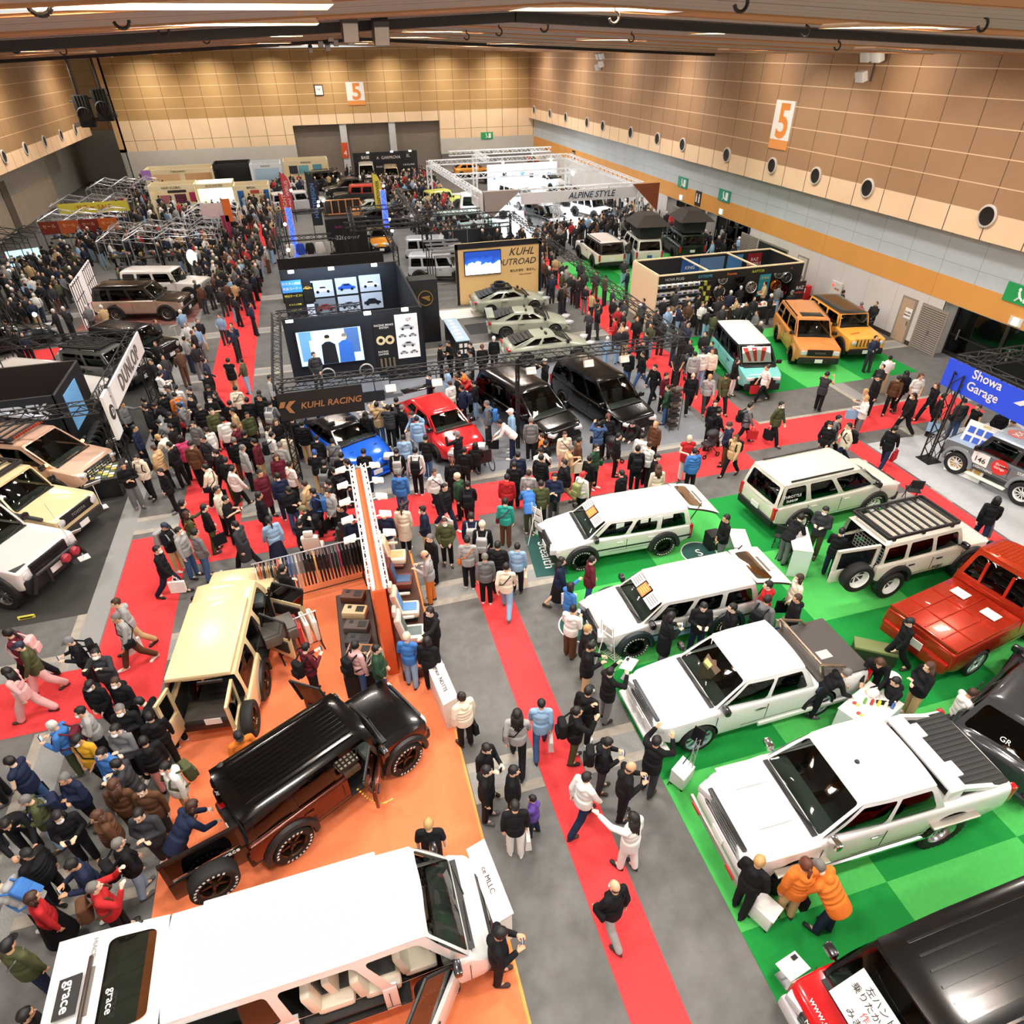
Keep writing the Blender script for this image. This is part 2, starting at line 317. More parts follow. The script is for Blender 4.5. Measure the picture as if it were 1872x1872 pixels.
for a, b in ((-30, 4.5), (4.5, 30)):
 mb.box(((a+b)/2, 15.6, (zroof(a)+zroof(b))/2-.1), (abs(b-a), .3, .16), rot=M.Rotation((-1 if a < 0 else 1)*math.atan(.043), 4, 'Y'))
 mb.box(((a+b)/2, 47, (zroof(a)+zroof(b))/2-.1), (abs(b-a), .3, .16), rot=M.Rotation((-1 if a < 0 else 1)*math.atan(.043), 4, 'Y'))
struct('trim_9', mb, mat('#2a2522', .6), 0)
# ------------------------------------------------------------------ things fixed to the walls and ceiling
def duct(y):
 o = MB(); o.lathe([(.36, .0), (.45, .0), (.47, .06), (.45, .1), (.36, .1)], 24, 0, closed=True)
 return o
t0 = None
HOLES = [gx(px, py, XU).y for px, py in ((1807, 393), (1588, 340), (1493, 318), (1413, 300), (1330, 281), (1249, 263), (1203, 252), (1154, 241), (1103, 230), (1074, 224), (1035, 216), (1006, 209), (977, 203))]
LBL = 'round black air nozzle in pale ring above the blue-grey side wall band'
def nozzle(x, y, z, sgn, label, grp):
 global t0
 if t0 is None:
  t0 = thing('air_nozzle', label, 'air vent', (0, 0, 0), 0, grp)
  MB().lathe([(.37, 0), (.45, 0), (.46, .07), (.42, .1), (.37, .1)], 24, closed=True).build('ring', mat('#cfc6b8', .5), t0)
  MB().lathe([(.4, .09), (.36, .05), (.2, .04), (.0, .04)], 24).build('throat', mat('#171310', .5), t0)
  t = t0
 else:
  t = dup(t0); t['label'] = label; t['group'] = grp
 t.location = (x, y, z); t.rotation_euler = (0, 0, R_(90)*sgn)
for y in HOLES: nozzle(XU, y, 6.55, 1, LBL, 'air nozzles along the right wall')
for px, py in ((28/4.68, 80+970/4.68), (217/4.68, 80+905/4.68), (380/4.68, 80+850/4.68), (522/4.68, 80+797/4.68), (648/4.68, 80+757/4.68)):
 nozzle(XLU, gx(px, py, XLU).y, 6.55, -1, 'round dark air nozzle on the far brown wall beside the hanging speaker rig', 'air nozzles along the opposite wall')
def five(name, P, right, nrm, w, h, label):
 up = V((0, 0, 1)); right = V(right); q = M(((right.x, nrm[0], 0, P[0]), (right.y, nrm[1], 0, P[1]), (0, 0, 1, P[2]), (0, 0, 0, 1)))
 t = thing(name, label, 'sign'); t.matrix_world = q
 MB().box((0, 0, 0), (w+.12, .05, h+.12)).build('frame', mat('#a07a50', .5), t)
 MB().box((0, .03, h*.1), (w, .03, h*.8)).build('white_panel', mat('#f2efe9', .5), t)
 MB().box((0, .032, -h*.4), (w, .032, h*.2)).build('orange_panel', mat('#e89a52', .5), t)
 f = lettering('5', h*.98, mat('#e89348', .5), (w*.08, .05, h*.12), (1, 0, 0), (0, 0, 1), t, 'numeral', bold=.02)
 if nrm[0] == -1 or right.x > 0 and nrm[1] < 0: pass
 return t
def hang_sign(name, label, P, face, w, h, panels, texts=(), cat='sign', thick=.06):
 """flat sign at P facing 'W' (towards -x) or 'S' (towards -y); local x runs to the reader's right, local y out of the wall"""
 t = thing(name, label, cat); rz = {'S': pi, 'W': pi/2, 'E': -pi/2}[face] if isinstance(face, str) else face
 t.location = P; t.rotation_euler = (0, 0, rz)
 for nm, (x, z, pw, ph), m in panels: MB().box((-x, thick/2, z), (pw, thick, ph)).build(nm, m, t)
 for body, x, z, s, m, kw in texts: lettering(body, s, m, (-x, thick+.012, z), (-1, 0, 0), (0, 0, 1), t, **kw)
 return t
wp, op = mat('#f2efe9', .5), mat('#e89a52', .5)
def fivesign(P, face, w, h, label):
 return hang_sign('hall_number_sign', label, P, face, w, h, [('white_panel', (0, h*.1, w, h*.8), wp), ('orange_panel', (0, -h*.4, w, h*.2), op)], [('5', w*.06, h*.05, h*.98, mat('#e8903f', .5), dict(bold=.025))])
fivesign(gy(650, 171, YB), 'S', 1.95, 2.2, 'white and orange sign with a large 5 on the far brown wall beside the clock')
fivesign(gx(1430, 229, XU), 'W', 1.75, 2.45, 'tall white and orange sign with a large 5 on the long side wall')
P = gy(583, 165, YB)
c = hang_sign('wall_clock', 'square white wall clock in a black frame on the far brown wall', P, 'S', 1, 1, [('frame', (0, 0, .95, 1.05), mat('#1d1b1a', .4))], cat='clock')
MB().box((0, .07, 0), (.78, .02, .86)).build('face', mat('#eeece6', .5), c)
mb = MB(); mb.box((-.07, .085, .08), (.22, .012, .05), rot=M.Rotation(R_(40), 4, 'Y')); mb.box((.1, .085, .1), (.3, .012, .04), rot=M.Rotation(R_(-35), 4, 'Y')); mb.build('hands', mat('#1d1b1a', .4), c)
gm = mat('#1f9a55', .5); gm2 = mat('#2b8f78', .5)
for (px, py), face, lab, m in (((890, 248), 'S', 'green emergency exit sign on the far wall above the flower stand', gm), ((1249, 334), 'W', 'teal exit sign on the blue-grey wall band above the first pair of doors', gm2), ((1325, 358), 'W', 'teal exit sign on the blue-grey wall band next to the toilets pictogram', gm2), ((1868, 540), 'W', 'green exit sign at the near end of the orange wall band', gm)):
 P = gy(px, py, YB) if face == 'S' else gx(px, py, XR)
 s = hang_sign('exit_sign', lab, P, face, 1, 1, [('board', (0, 0, 1.5, .75), m)])
 mb = MB(); mb.ell((.1, .07, .2), (.07, .02, .08)); mb.cyl((.1, .07, .12), (.0, .07, -.08), .05); mb.cyl((0, .07, -.08), (.16, .07, -.26), .04); mb.cyl((0, .07, -.08), (-.16, .07, -.2), .04); mb.box((-.35, .07, 0), (.3, .02, .5)); mb.build('running_figure', mat('#eef4ee', .5), s)
bk = mat('#26221e', .5)
for (px, py), lab in (((1277, 363), 'black and white toilets pictogram on the orange wall band beside the door alcoves'), ((1049, 285), 'black and white pictogram pair on the orange band near the far corner')):
 s = hang_sign('pictogram_sign', lab, gx(px, py, XR), 'W', 1, 1, [('board', (0, 0, .8, 1.0), bk)])
 mb = MB(); [mb.ell((q, .07, .25), (.07, .02, .09)).box((q, .07, -.05), (.17, .03, .42), bev=.02) for q in (-.19, .19)]; mb.build('figures', wp, s)
for (px, py), lab in (((1246, 361), 'small lit exit lamp on the orange band over the first door alcove'), ((1319, 387), 'small lit exit lamp on the orange band over the second door alcove'), ((1858, 588), 'small lit exit lamp over the nearest glass doors')):
 s = hang_sign('exit_lamp', lab, gx(px, py, XR), 'W', 1, 1, [('housing', (0, 0, .6, .35), mat('#d9d4c8', .5))]); MB().box((0, .08, 0), (.25, .05, .3)).build('lit_panel', mat('#d8fff0', .5, emit=1.5), s)
# doors, louvres and fittings along the right wall
def wall_box(name, tl, br, m, label, cat, extra=None):
 a, b = gx(*tl, XR), gx(*br, XR); y0, y1 = a.y, b.y
 t = thing(name, label, cat, (XR, (y0+y1)/2, 0)); w = abs(y0-y1)
 return t, w
def steel_door(i, px0, px1, ht, m, lv=False):
 y0, y1 = gx(px0[0], px0[1], XR).y, gx(px1[0], px1[1], XR).y; c = (y0+y1)/2; w = abs(y1-y0)
 d = bpy.data.objects.new('door_%d' % i, None); COL.objects.link(d); tag(d, kind='structure'); d.location = (XR, c, 0)
 MB().box((-.02, 0, ht/2), (.06, w+.16, ht+.08)).build('frame', mat('#8f8578', .5), d, 0)
 n = 2 if lv else 1
 for k in range(n): MB().box((-.04, (k-(n-1)/2)*w/n, ht/2-.02), (.06, w/n-.04, ht-.06)).build('leaf', m, d, 0)
 MB().box((-.1, -w*.38 if not lv else -.06, 1.0), (.06, .05, .2)).build('handle', mat('#a9a297', .3, .7), d, 0)
 return d
louv = grid_mat('louvre_slats', '#544e49', [(2, .1, 0, .05, '#a79e94')], .5)
steel_door(7, (1654, 545), (1676, 554), 2.15, mat('#b59c80', .6)); steel_door(8, (1690, 559), (1733, 575), 2.15, louv, True)
steel_door(9, (1358, 428), (1385, 437), 2.1, louv, True); steel_door(10, (1390, 438), (1440, 462), 2.1, mat('#2c3036', .3)); steel_door(11, (1232, 365), (1246, 371), 2.1, louv, True); steel_door(12, (1462, 468), (1478, 474), 2.1, mat('#c9c2b8', .6))
hang_sign('door_notice', 'white paper notice on the beige steel door by the louvres', gx(1660, 573, XR-.08), 'W', 1, 1, [('sheet', (0, 0, .45, .5), wp)], [('立入禁止', 0, .05, .1, bk, {}), ('関係者以外', 0, -.1, .08, bk, {})], thick=.01)
f = hang_sign('fire_hydrant_cabinet', 'pale wall cabinet with red lettering and red lamp behind the orange off-roaders', gx(1528, 535, XR-.12), 'W', 1, 1, [('cabinet', (0, 0, .8, 1.2), mat('#d8d2ca', .5))], [('消火栓', 0, -.15, .16, mat('#c23a35', .5), {}), ('消火器', .1, .22, .12, mat('#c23a35', .5), {})], 'cabinet', .1)
MB().ell((.22, .13, .4), (.07, .05, .07)).build('lamp', mat('#ff3b30', .3, emit=2), f)
f = thing('fire_extinguisher', 'red fire extinguisher box standing against the white wall beyond the wheel booth', 'fire extinguisher', gx(1471, 545, XR-.3)*1.0); f.location.z = 0
MB().box((0, 0, .4), (.35, .4, .8), bev=.03).build('box', mat('#c8201d', .4), f); MB().box((-.19, 0, .55), (.02, .25, .25)).build('panel', wp, f)
# hanging projector lamps
def lamp_cluster(P, label, n=3, face=(-1, 0, -.4)):
 t = thing('wall_floodlight_cluster', label, 'floodlight', P); MB().cyl((0, 0, .5), (0, 0, -.8), .04).cyl((0, 0, .5), (.5, 0, .5), .04).build('bracket', mat('#3a3430', .5), t)
 for k in range(n):
  MB().box((-.25, (-1)**k*.38, .2-.55*(k//2)-.25*(k == 2)), (.3, .55, .45), bev=.04, rot=M.Rotation(R_(-20), 4, 'Y')).build('lamp', mat('#d8d6d2', .4), t)
lamp_cluster(gx(1600, 112, XU-.6), 'three pale floodlights on a bracket at the top of the side wall'); lamp_cluster(gx(1101, 108, XU-.6), 'four small pale floodlights high on the far part of the side wall', 4)
# hanging loudspeakers under the ridge
for px, py, y, s, lab in ((637, 35, 15, 1, 'dark hanging spotlight on the ceiling track, larger one of the near pair'), (694, 42, 15.3, 1, 'pale-faced hanging spotlight on the near ceiling track'), (640, 62, 30, .9, 'small hanging spotlight under the second ceiling beam'), (603, 60, 40, 1, 'small dark spotlight in the far ceiling cluster, higher one'), (585, 73, 47, 1, 'small dark spotlight at the low end of the far ceiling cluster'), (598, 80, 47, 1, 'small dark spotlight in the middle of the far ceiling cluster'), (613, 71, 47, 1, 'small dark spotlight nearest the ridge in the far cluster'), (567, 86, 60, 1, 'tiny dark spotlight furthest along the ceiling cluster')):
 P = gy(px, py, y); t = thing('ceiling_spotlight', lab, 'spotlight', P)
 MB().cyl((0, 0, .1), (0, 0, max(.3, zroof(P.x)-P.z)), .04).build('rod', dk, t); MB().box((0, 0, -.1), (.3*s, .35*s, .42*s), bev=.04, rot=M.Rotation(R_(25), 4, 'X')).build('housing', mat('#4a4540', .5), t); MB().box((0, -.17, -.2), (.26*s, .04, .3*s), rot=M.Rotation(R_(25), 4, 'X')).build('face', mat('#cdc8c0', .4), t)
# crane hooks
for k, (px, py, y) in enumerate(((69, 3, 7.5), (221, 36, 11), (298, 53, 15), (346, 62, 18), (1123, 31, 13), (1355, 5, 9), (1472, 57, 14), (1797, 45, 10.5), (995, 49, 17), (912, 58, 22), (853, 67, 27), (1154, 70, 22), (1531, 84, 18), (377, 72, 23), (27, 88, 20), (115, 93, 24))):
 P = gy(px, py, y); t = MB(); zc = zroof(P.x)
 t.path([(0, 0, zc-P.z), (0, 0, .08)], .02).path([(.09*sin(a), 0, .09*cos(a)-.0) for a in [i*.5 for i in range(10)]], .022); t.build('ceiling_hook', dk, None, 35, P, label='small dark crane hook hanging from the ceiling boards', cat='hook', group='crane hooks under the ceiling')
# hanging loudspeaker rig on the left
Y0 = 62; P = gy(172, 200, Y0)
t = thing('hanging_speaker_rig', 'black loudspeaker rig hung on two poles near the far corner', 'speaker rig', P)
k = P.x
def rel(px, py): q = gy(px, py, Y0); return (q.x-P.x, 0, q.z-P.z)
b1, b2 = rel(145, 185), rel(188, 178); t1, t2 = (b1[0], 0, zroof(k)-P.z), (b2[0], 0, zroof(k)-P.z)
MB().cyl(b1, t1, .09).build('pole', dk, t); MB().cyl(b2, t2, .09).build('pole', dk, t)
for q in (rel(155, 203), rel(188, 192)):
 s = MB().box(q, (1.0, .8, 2.0), bev=.08).build('loudspeaker', mat('#191716', .6), t)
 MB().lathe([(.42, -.42), (.5, -.46), (.42, -.5)], 20, mtx=M.Translation(V((q[0], .03, q[2]-.2)))).build('cone_ring', mat('#3a3633', .5), s); mb = MB(); [mb.box((q[0]+dx, -.42, q[2]+.45), (.05, .04, 1.1)) for dx in (-.3, -.1, .1, .3)]; mb.build('grille_bars', mat('#454039', .5), s)
a, b = rel(138, 232), rel(214, 212)
mb = MB(); mb.cyl(a, b, .05).cyl((a[0], .5, a[2]), (b[0], .5, b[2]), .05); d = V(b)-V(a); mb.box((V(a)+V(b))/2+V((0, .25, .1)), (d.length, .6, .28), rot=M.Rotation(-atan2(d.z, d.x), 4, 'Y')); mb.build('platform', mat('#6e5a4c', .6), t); MB().cyl(rel(127, 186), rel(200, 173), .05).build('top_rail', dk, t)
# ------------------------------------------------------------------ carpets and floor strips
def slab(name, x0, y0, x1, y1, m, z=.008, label=None, cat='carpet', group=None, kind=None):
 o = box2((x0, y0, 0), (x1, y1, z)).build(name, m, None, 0, None, label=label, cat=cat, group=group, kind=kind); return o
red = mat('#dc4446', .9, noise=.06, nscale=14, spec=.1)
ora = mat('#f2875a', .9, noise=.04, nscale=10, spec=.1); gl1 = mat('#4fb85a', .9, noise=.05, nscale=12, spec=.1); gl2 = mat('#1f8a3c', .9, noise=.05, nscale=12, spec=.1)
con = mat('#a39c90', .8, noise=.12, nscale=6); conb = mat('#8d8d8a', .7, noise=.15, nscale=30)
z = .006
slab('red_carpet', 2.70, -3, 3.61, 17.1, red, z, 'narrow red carpet strip running between the orange stand and the green stand')
slab('red_carpet', -7.12, 18.95, 14.2, 17.1, red, z, 'wide red carpet strip crossing the hall in front of the blue and red coupes')
slab('red_carpet', 14.2, 18.2, 25.5, 20.0, red, z, 'wide red carpet strip leading to the blue Garage arch')
slab('red_carpet', -7.12, 11.8, -5.38, 17.1, red, z, 'wide red carpet strip along the orange stand beside the beige off-roader')
slab('red_carpet', -22, 11.8, -7.12, 13.58, red, z, 'red carpet strip turning off past the black stand')
slab('red_carpet', -5.8, 18.95, -3.9, 66, red, z, 'long red carpet strip running away beside the tyre stand')
slab('red_carpet', 14.2, 20.0, 16.0, 54, red, z, 'long red carpet strip running away beside the black minivans')
slab('red_carpet', 18.05, -3, 18.9, 18.2, red, z, 'narrow red carpet strip between the green stand and the race off-roader')
slab('red_carpet', -15.5, 26.5, -13.7, 38, red, z, 'short red carpet behind the white off-roader and dark wall')
slab('red_carpet', -11.5, 5.3, -7.8, 7.4, red, z, 'corner of red carpet beneath the crowd beside the white van')
slab('orange_carpet', -4.8, -1, 1.15, 15.74, ora, .01, 'bright orange carpet under the cream, brown and white vehicles')
box2((1.15, -1, 0), (1.2, 15.74, .014)).build('carpet_edging', mat('#ffa850', .6), None, 0, None, label='thin yellow-orange edging tape along the orange carpet', cat='tape')
def checker(x0, y0, nx, ny, lab, par, cut=(99, 99)):
 mb = MB()
 for i in range(nx):
  for j in range(ny):
   x1, y1 = min(x0+3*i+3, cut[0]), min(y0+3*j+3, cut[1])
   mb.box(((x0+3*i+x1)/2, (y0+3*j+y1)/2, .005), (x1-x0-3*i, y1-y0-3*j, .01), 1 if (i+j+par) % 2 else 0)
 mb.build('green_carpet', [gl1, gl2], None, 0, None, label=lab, cat='carpet')
checker(5.07, -2.24, 4, 6, 'chequered light and dark green carpet under the white pickups and wagons', 0, (16.6, 15.76))
checker(17.0, 22.4, 3, 3, 'chequered green carpet under the turquoise van and orange off-roaders', 1, (26, 29.5))
checker(16.2, 36.5, 3, 3, 'green carpet under the white off-roaders carrying roof tents', 0)
for i, y in enumerate((1.7, 7.8, 13.75, 19.7, 25.6, 31.6, 37.5, 43.5)):
 for k, (a, b) in enumerate(((-20, -4.82), (1.22, 2.69), (3.62, 5.06), (16.62, 18.04), (18.92, 27.9)) if y < 17 else ((-20, -5.82), (-3.88, 14.18), (16.02, 27.9))):
  mb = MB(); mb.box(((a+b)/2, y, .001), (b-a, .95, .003), 0); mb.box(((a+b)/2, y, .002), (b-a, .5, .004), 1); mb.build('floor_strip', [con, conb], None, 0, None, kind='structure')
for x, a, b in ((-7.5, 13.6, 60), (-7.5, -3, 11.75), (10.5, 20.1, 60), (21.5, 0, 18.1), (21.5, 20.1, 60)):
 mb = MB(); mb.box((x, (a+b)/2, .0015), (.7, b-a, .003), 1); mb.box((x-.33, (a+b)/2, .0025), (.22, b-a, .004), 0); mb.build('floor_strip', [con, conb], None, 0, None, kind='structure')
slab('stand_floor', -20, 15.7, -7.72, 36, mat('#33322f', .8, noise=.08, nscale=20), .005, 'charcoal display flooring beneath the cream and white off-roaders and rose people carrier', 'floor covering')
slab('stand_floor', -1.4, 19.6, 13.9, 30.6, mat('#777a80', .7, noise=.06, nscale=6), .005, 'grey display flooring beneath the blue and red coupes and black minivans', 'floor covering')
slab('stand_floor', 19.0, 8, 27.9, 17.4, mat('#b5b8ba', .6, noise=.06, nscale=6), .005, 'pale grey flooring under the numbered race off-roader', 'floor covering')
# ------------------------------------------------------------------ vehicles (x forward, y to the driver's left, z up)
def lerp(a, b, t): return a+(b-a)*t
def sstep(t): t = max(0., min(1., t)); return t*t*(3-2*t)
def pl(x, pts):
 if x <= pts[0][0]: return pts[0][1]
 for (a, u), (b, w) in zip(pts, pts[1:]):
  if x <= b: return lerp(u, w, (x-a)/(b-a) if b > a else 0)
 return pts[-1][1]
def rounded(u0, u1, v0, v1, ru, rv, n=4):
 out = []
 for cu, cv, a0 in ((u1-ru, v0+rv, -90), (u1-ru, v1-rv, 0), (u0+ru, v1-rv, 90), (u0+ru, v0+rv, 180)):
  for i in range(n+1):
   a = R_(a0+90*i/n); out.append((cu+ru*cos(a), cv+rv*sin(a)))
 return out
def patch(fn, holes, nu=14, nv=4, u=(0, 1), v=(0, 1), inset=.012, flip=False):
 """curved panel fn(u,v) cut by window outlines: returns (frame MB, [glass MB])"""
 vs, ed = [], []
 bd = [(lerp(u[0], u[1], i/nu), v[0]) for i in range(nu)]+[(u[1], lerp(v[0], v[1], i/nv)) for i in range(nv)]+[(lerp(u[1], u[0], i/nu), v[1]) for i in range(nu)]+[(u[0], lerp(v[1], v[0], i/nv)) for i in range(nv)]
 for lp in [bd]+holes:
  o = len(vs); vs += lp; ed += [(o+i, o+(i+1) % len(lp)) for i in range(len(lp))]
 for i in range(1, nu):
  for j in range(1, nv): vs.append((lerp(u[0], u[1], i/nu+.003), lerp(v[0], v[1], j/nv+.003)))
 r = delaunay_2d_cdt([V(p) for p in vs], ed, [], 1, 1e-6)
 def inside(p, lp):
  c = False; k = len(lp)-1
  for i in range(len(lp)):
   if (lp[i][1] > p[1]) != (lp[k][1] > p[1]) and p[0] < (lp[k][0]-lp[i][0])*(p[1]-lp[i][1])/(lp[k][1]-lp[i][1])+lp[i][0]: c = not c
   k = i
  return c
 grp = {}
 for f in r[2]:
  c = (sum(r[0][i].x for i in f)/len(f), sum(r[0][i].y for i in f)/len(f)); h = -1
  for k, lp in enumerate(holes):
   if inside(c, lp): h = k
  grp.setdefault(h, []).append(tuple(reversed(f)) if flip else tuple(f))
 P3 = [fn(p.x, p.y) for p in r[0]]
 def sub(fs, off):
  use = sorted({i for f in fs for i in f}); mp = {i: k for k, i in enumerate(use)}; mb = MB()
  pts = []
  for i in use:
   p = P3[i]
   if off:
    e = 1e-3; uu, vv = r[0][i]; n = (fn(uu+e, vv)-p).cross(fn(uu, vv+e)-p)
    n = n.normalized() if n.length > 0 else V((0, 0, 1)); p = p+(V((REFX[0], 0, p.z))-p).normalized()*off
   pts.append(p)
  sg = 0.
  for f in fs[:40]:
   a, b, c_ = P3[f[0]], P3[f[1]], P3[f[2]]; m = (a+b+c_)/3; sg += (b-a).cross(c_-a).dot(m-V((REFX[0]+.75*(m.x-REFX[0]) if abs(m.y) > .6*abs(REFX[1]) else REFX[0], 0, m.z-.15)))
  rv = sg < 0
  return mb.add(pts, [tuple(mp[i] for i in (reversed(f) if rv else f)) for f in fs])
 return sub(grp.get(-1, []), 0), [sub(grp[k], inset) for k in range(len(holes)) if k in grp]
REFX = [0, .8]
_wheel = {}
def wheel_meshes(r, w, style, rimc, letters):
 k = (r, w, style, rimc, letters)
 if k in _wheel: return _wheel[k]
 rr = r*(.62 if style not in ('low', 'fan') else .76)
 t = MB(); h = w/2
 prof = [(rr, -h*.75), (rr+.02, -h*.92), (r*.9, -h), (r*.975, -h*.86), (r, -h*.7), (r, h*.7), (r*.975, h*.86), (r*.9, h), (rr+.02, h*.92), (rr, h*.75)]
 t.lathe(prof, 36)
 if style == 'mud':
  for i in range(28):
   a = 2*pi*i/28
   for s in (-1, 1): t.box((cos(a)*r, s*h*.55, sin(a)*r), (.05, h*.75, r*.13), rot=M.Rotation(-a, 4, 'Y') @ M.Rotation(s*.3, 4, 'X'))
 mats = [mat('#161514', .75)]
 if letters:
  mats.append(mat('#e9e6df', .6)); t.lathe([(r*.80, h*1.0), (r*.87, h*1.005)], 36, 1) if letters == 'line' else None
  if letters == 'text':
   for i in range(26):
    if i % 13 > 9: continue
    a = 2*pi*i/26
    for s in (-1, 1): t.box((cos(a)*r*.82, s*h*1.0, sin(a)*r*.82), (r*.1, .008, r*.09), 1, rot=M.Rotation(-a, 4, 'Y'))
 tm = t.mesh('wheel', mats)
 m = MB(); m.lathe([(rr, -h*.7), (rr*.93, -h*.5), (rr*.88, h*.1), (rr*.93, h*.7), (rr+.005, h*.86), (rr+.012, h*.7)], 32)
 deep = -.05 if style == 'deep' else h*.35
 m.lathe([(0, deep+.05), (rr*.2, deep+.05), (rr*.24, deep), (rr*.24, deep-.06)], 16)
 n = {'spoke5': 5, 'spoke6': 6, 'spoke8': 8, 'spoke10': 10, 'low': 12, 'fan': 9, 'deep': 8, 'mud': 8, 'steel': 6}.get(style, 6)
 m.lathe([(rr*.9, -h*.3), (0, -h*.3)], 24, 1)
 for i in range(n):
  a = 2*pi*i/n; wd = rr*(2.1/n) if style not in ('fan', 'steel') else rr*(3.4/n)
  m.box((cos(a)*rr*.56, deep, sin(a)*rr*.56), (rr*.78, .035, wd*.5), rot=M.Rotation(-a, 4, 'Y'), bev=.01)
 for i in range(5): m.cyl((cos(i*1.2566)*rr*.14, deep, sin(i*1.2566)*rr*.14), (cos(i*1.2566)*rr*.14, deep+.06, sin(i*1.2566)*rr*.14), .014, n=5, mi=1)
 rm = m.mesh('rim', [mat(rimc, .25, .85 if rimc not in ('#f4f3ef',) else 0.), mat('#1b1a19', .5)])
 _wheel[k] = (tm, rm); return tm, rm
def obj(name, me, parent, loc=(0, 0, 0), rz=0.):
 o = bpy.data.objects.new(name, me); COL.objects.link(o); o.parent = parent; o.location = loc; o.rotation_euler = (0, 0, rz); return o
DEF = dict(L=4.5, W=1.75, H=1.8, wb=2.7, fo=.85, z0=.32, zn=.95, zc=1.02, zb=1.02, zt=1.0, hl=1.2, ws=.5, rs=.15, rb=.04, tum=.02, rc=.06, re=.09, crown=.03, gw=.92, rw=.8, kf=.94, dz=.07,
           r=.36, tw=.24, rim='spoke6', rimc='#2a2a2b', letters=None, arch=1.13, flare=None, paint='#eeeeea', roof=None, hood=None, clad=None, glass='#8d9a95', ga=.4,
           wins=((.06, .36), (.41, .68), (.73, .96)), wv=(.1, .86), pill=None, front='box', lz=.78, lw=.34, lh=.18, gril=(.9, .3, .72), grc='#17171a', bump='#19191a', bh=.3, bumpr=None, ribs=0, seats=(0, -.9), bed=None, cab=None,
           plate='#e9e8e2', mirror='#17171a', rearglass=True, hatch=None, opens=(), tail='v', metal=.15, lift=0., inner='#1d1c1b', seatc='#2b2927', chrome=False, nose=0., widen=0., headc='#e4e8ea', sdash='#585e5b', waist=None, rail=None)
def on_hull(sp, x):
 xf = sp['wb']/2+sp['fo']; return sp['W']/2
def vehicle(kind, label, cat, **kw):
 sp = dict(DEF); sp.update(kw); S = type('S', (), sp)
 root = thing(kind, label, cat)
 xf = S.wb/2+S.fo; xb = xf-S.L; hw = S.W/2; lift = S.lift
 z0, H, zc, zb, zn, zt = S.z0+lift, S.H+lift, S.zc+lift, S.zb+lift, S.zn+lift, S.zt+lift
 xw0 = xf-S.hl; xw1 = xw0-S.ws
 xr0 = (xf-S.cab if S.cab else xb+S.rb); xr1 = xr0+S.rs
 paint = mat(S.paint, .17, S.metal, coat=.3); black = mat('#1a1a1b', .5); gloss = mat('#0d0d0e', .15, coat=.5); chrome = mat('#d5d8da', .12, 1.)
 roofm = mat(S.roof, .17, S.metal, coat=.3) if S.roof else paint; hoodm = mat(S.hood, .17, S.metal, coat=.3) if S.hood else paint
 cladm = mat(S.clad, .5) if S.clad else paint
 # --- lower hull
 top = [(xb, zt), (xr0, zb), (xw0, zc), (xf-.3, zn+.04), (xf, zn)] if not S.bed else [(xb, S.bed+lift), (xr0-.001, S.bed+lift), (xr0, zb), (xw0, zc), (xf-.3, zn+.04), (xf, zn)]
 xs = [(xb, 1, -1)]; ne = 5
 sts = []
 for i in range(ne+1): a = pi/2*i/ne; sts.append((xb+S.re*(1-sin(a)), S.re*(1-cos(pi/2-a)) if False else S.re*(1-sin(a)), 1-sin(a)))
 ins = lambda t: t
 sts = []
 for i in range(ne+1):
  a = pi/2*i/ne; sts.append((xb+S.re*(1-cos(a)), S.re*(1-sin(a)), 0))
 nm = 22
 for i in range(1, nm): sts.append((lerp(xb+S.re, xf-S.re*2, i/nm), 0, 0))
 for x in (xr0-.002, xr0, xw0):
  sts.append((x, 0, 0))
 for i in range(ne+1):
  a = pi/2*(1-i/ne); sts.append((xf-S.re*2*(1-cos(a)), S.re*1.5*(1-sin(a)), 1))
 sts.sort(key=lambda s: s[0])
 rings = []; prev = None
 for x, e, fr in sts:
  if prev is not None and x-prev < 1e-4: continue
  prev = x
  t = pl(x, top); u = (x-xb)/S.L
  w = hw - S.nose*max(0, (u-.72)/.28)**2 - .35*S.nose*max(0, (.15-u)/.15)**2 - e
  if S.widen: w -= S.widen*(1-min(1, min(abs(x-S.wb/2), abs(x+S.wb/2))/.6*.0+max(0, 1-min(abs(x-S.wb/2), abs(x+S.wb/2))/.65)))
  zb_ = z0+.16*max(0, (u-.86)/.14)+.14*max(0, (.1-u)/.1)+e*.5; t2 = t-e*(.9 if fr else .7); zb_ = min(zb_, t2-.16); rc = min(S.rc, (t2-zb_)*.4)
  pts = [(0, zb_), (w-.1, zb_), (w-.025, zb_+.05), (w, zb_+.14), (w, lerp(zb_, t2, .55)), (w-S.tum*.5, lerp(zb_, t2, .78)), (w-S.tum, t2-rc)]
  pts += [(w-S.tum-rc*(1-cos(a)), t2-rc+rc*sin(a)) for a in (.52, 1.05, 1.57)]
  pts += [(w*.62, t2+S.crown*.6), (w*.3, t2+S.crown*.9), (0, t2+S.crown)]
  rings.append([V((x, y, z)) for y, z in pts]+[V((x, -y, z)) for y, z in reversed(pts[1:-1])])
 mb = MB(); n = len(rings[0])
 for rg in rings: mb.v += [tuple(p) for p in rg]
 for i in range(len(rings)-1):
  for j in range(n): k = (j+1) % n; mb.f.append((i*n+j, i*n+k, (i+1)*n+k, (i+1)*n+j)); mb.m.append(0)
 mb.f += [tuple(range(n-1, -1, -1)), tuple((len(rings)-1)*n+j for j in range(n))]; mb.m += [0, 0]
 inner = mat(S.inner, .7)
 body = mb.build('body', [paint, inner, cladm], root)
 axles = (S.wb/2, -S.wb/2)
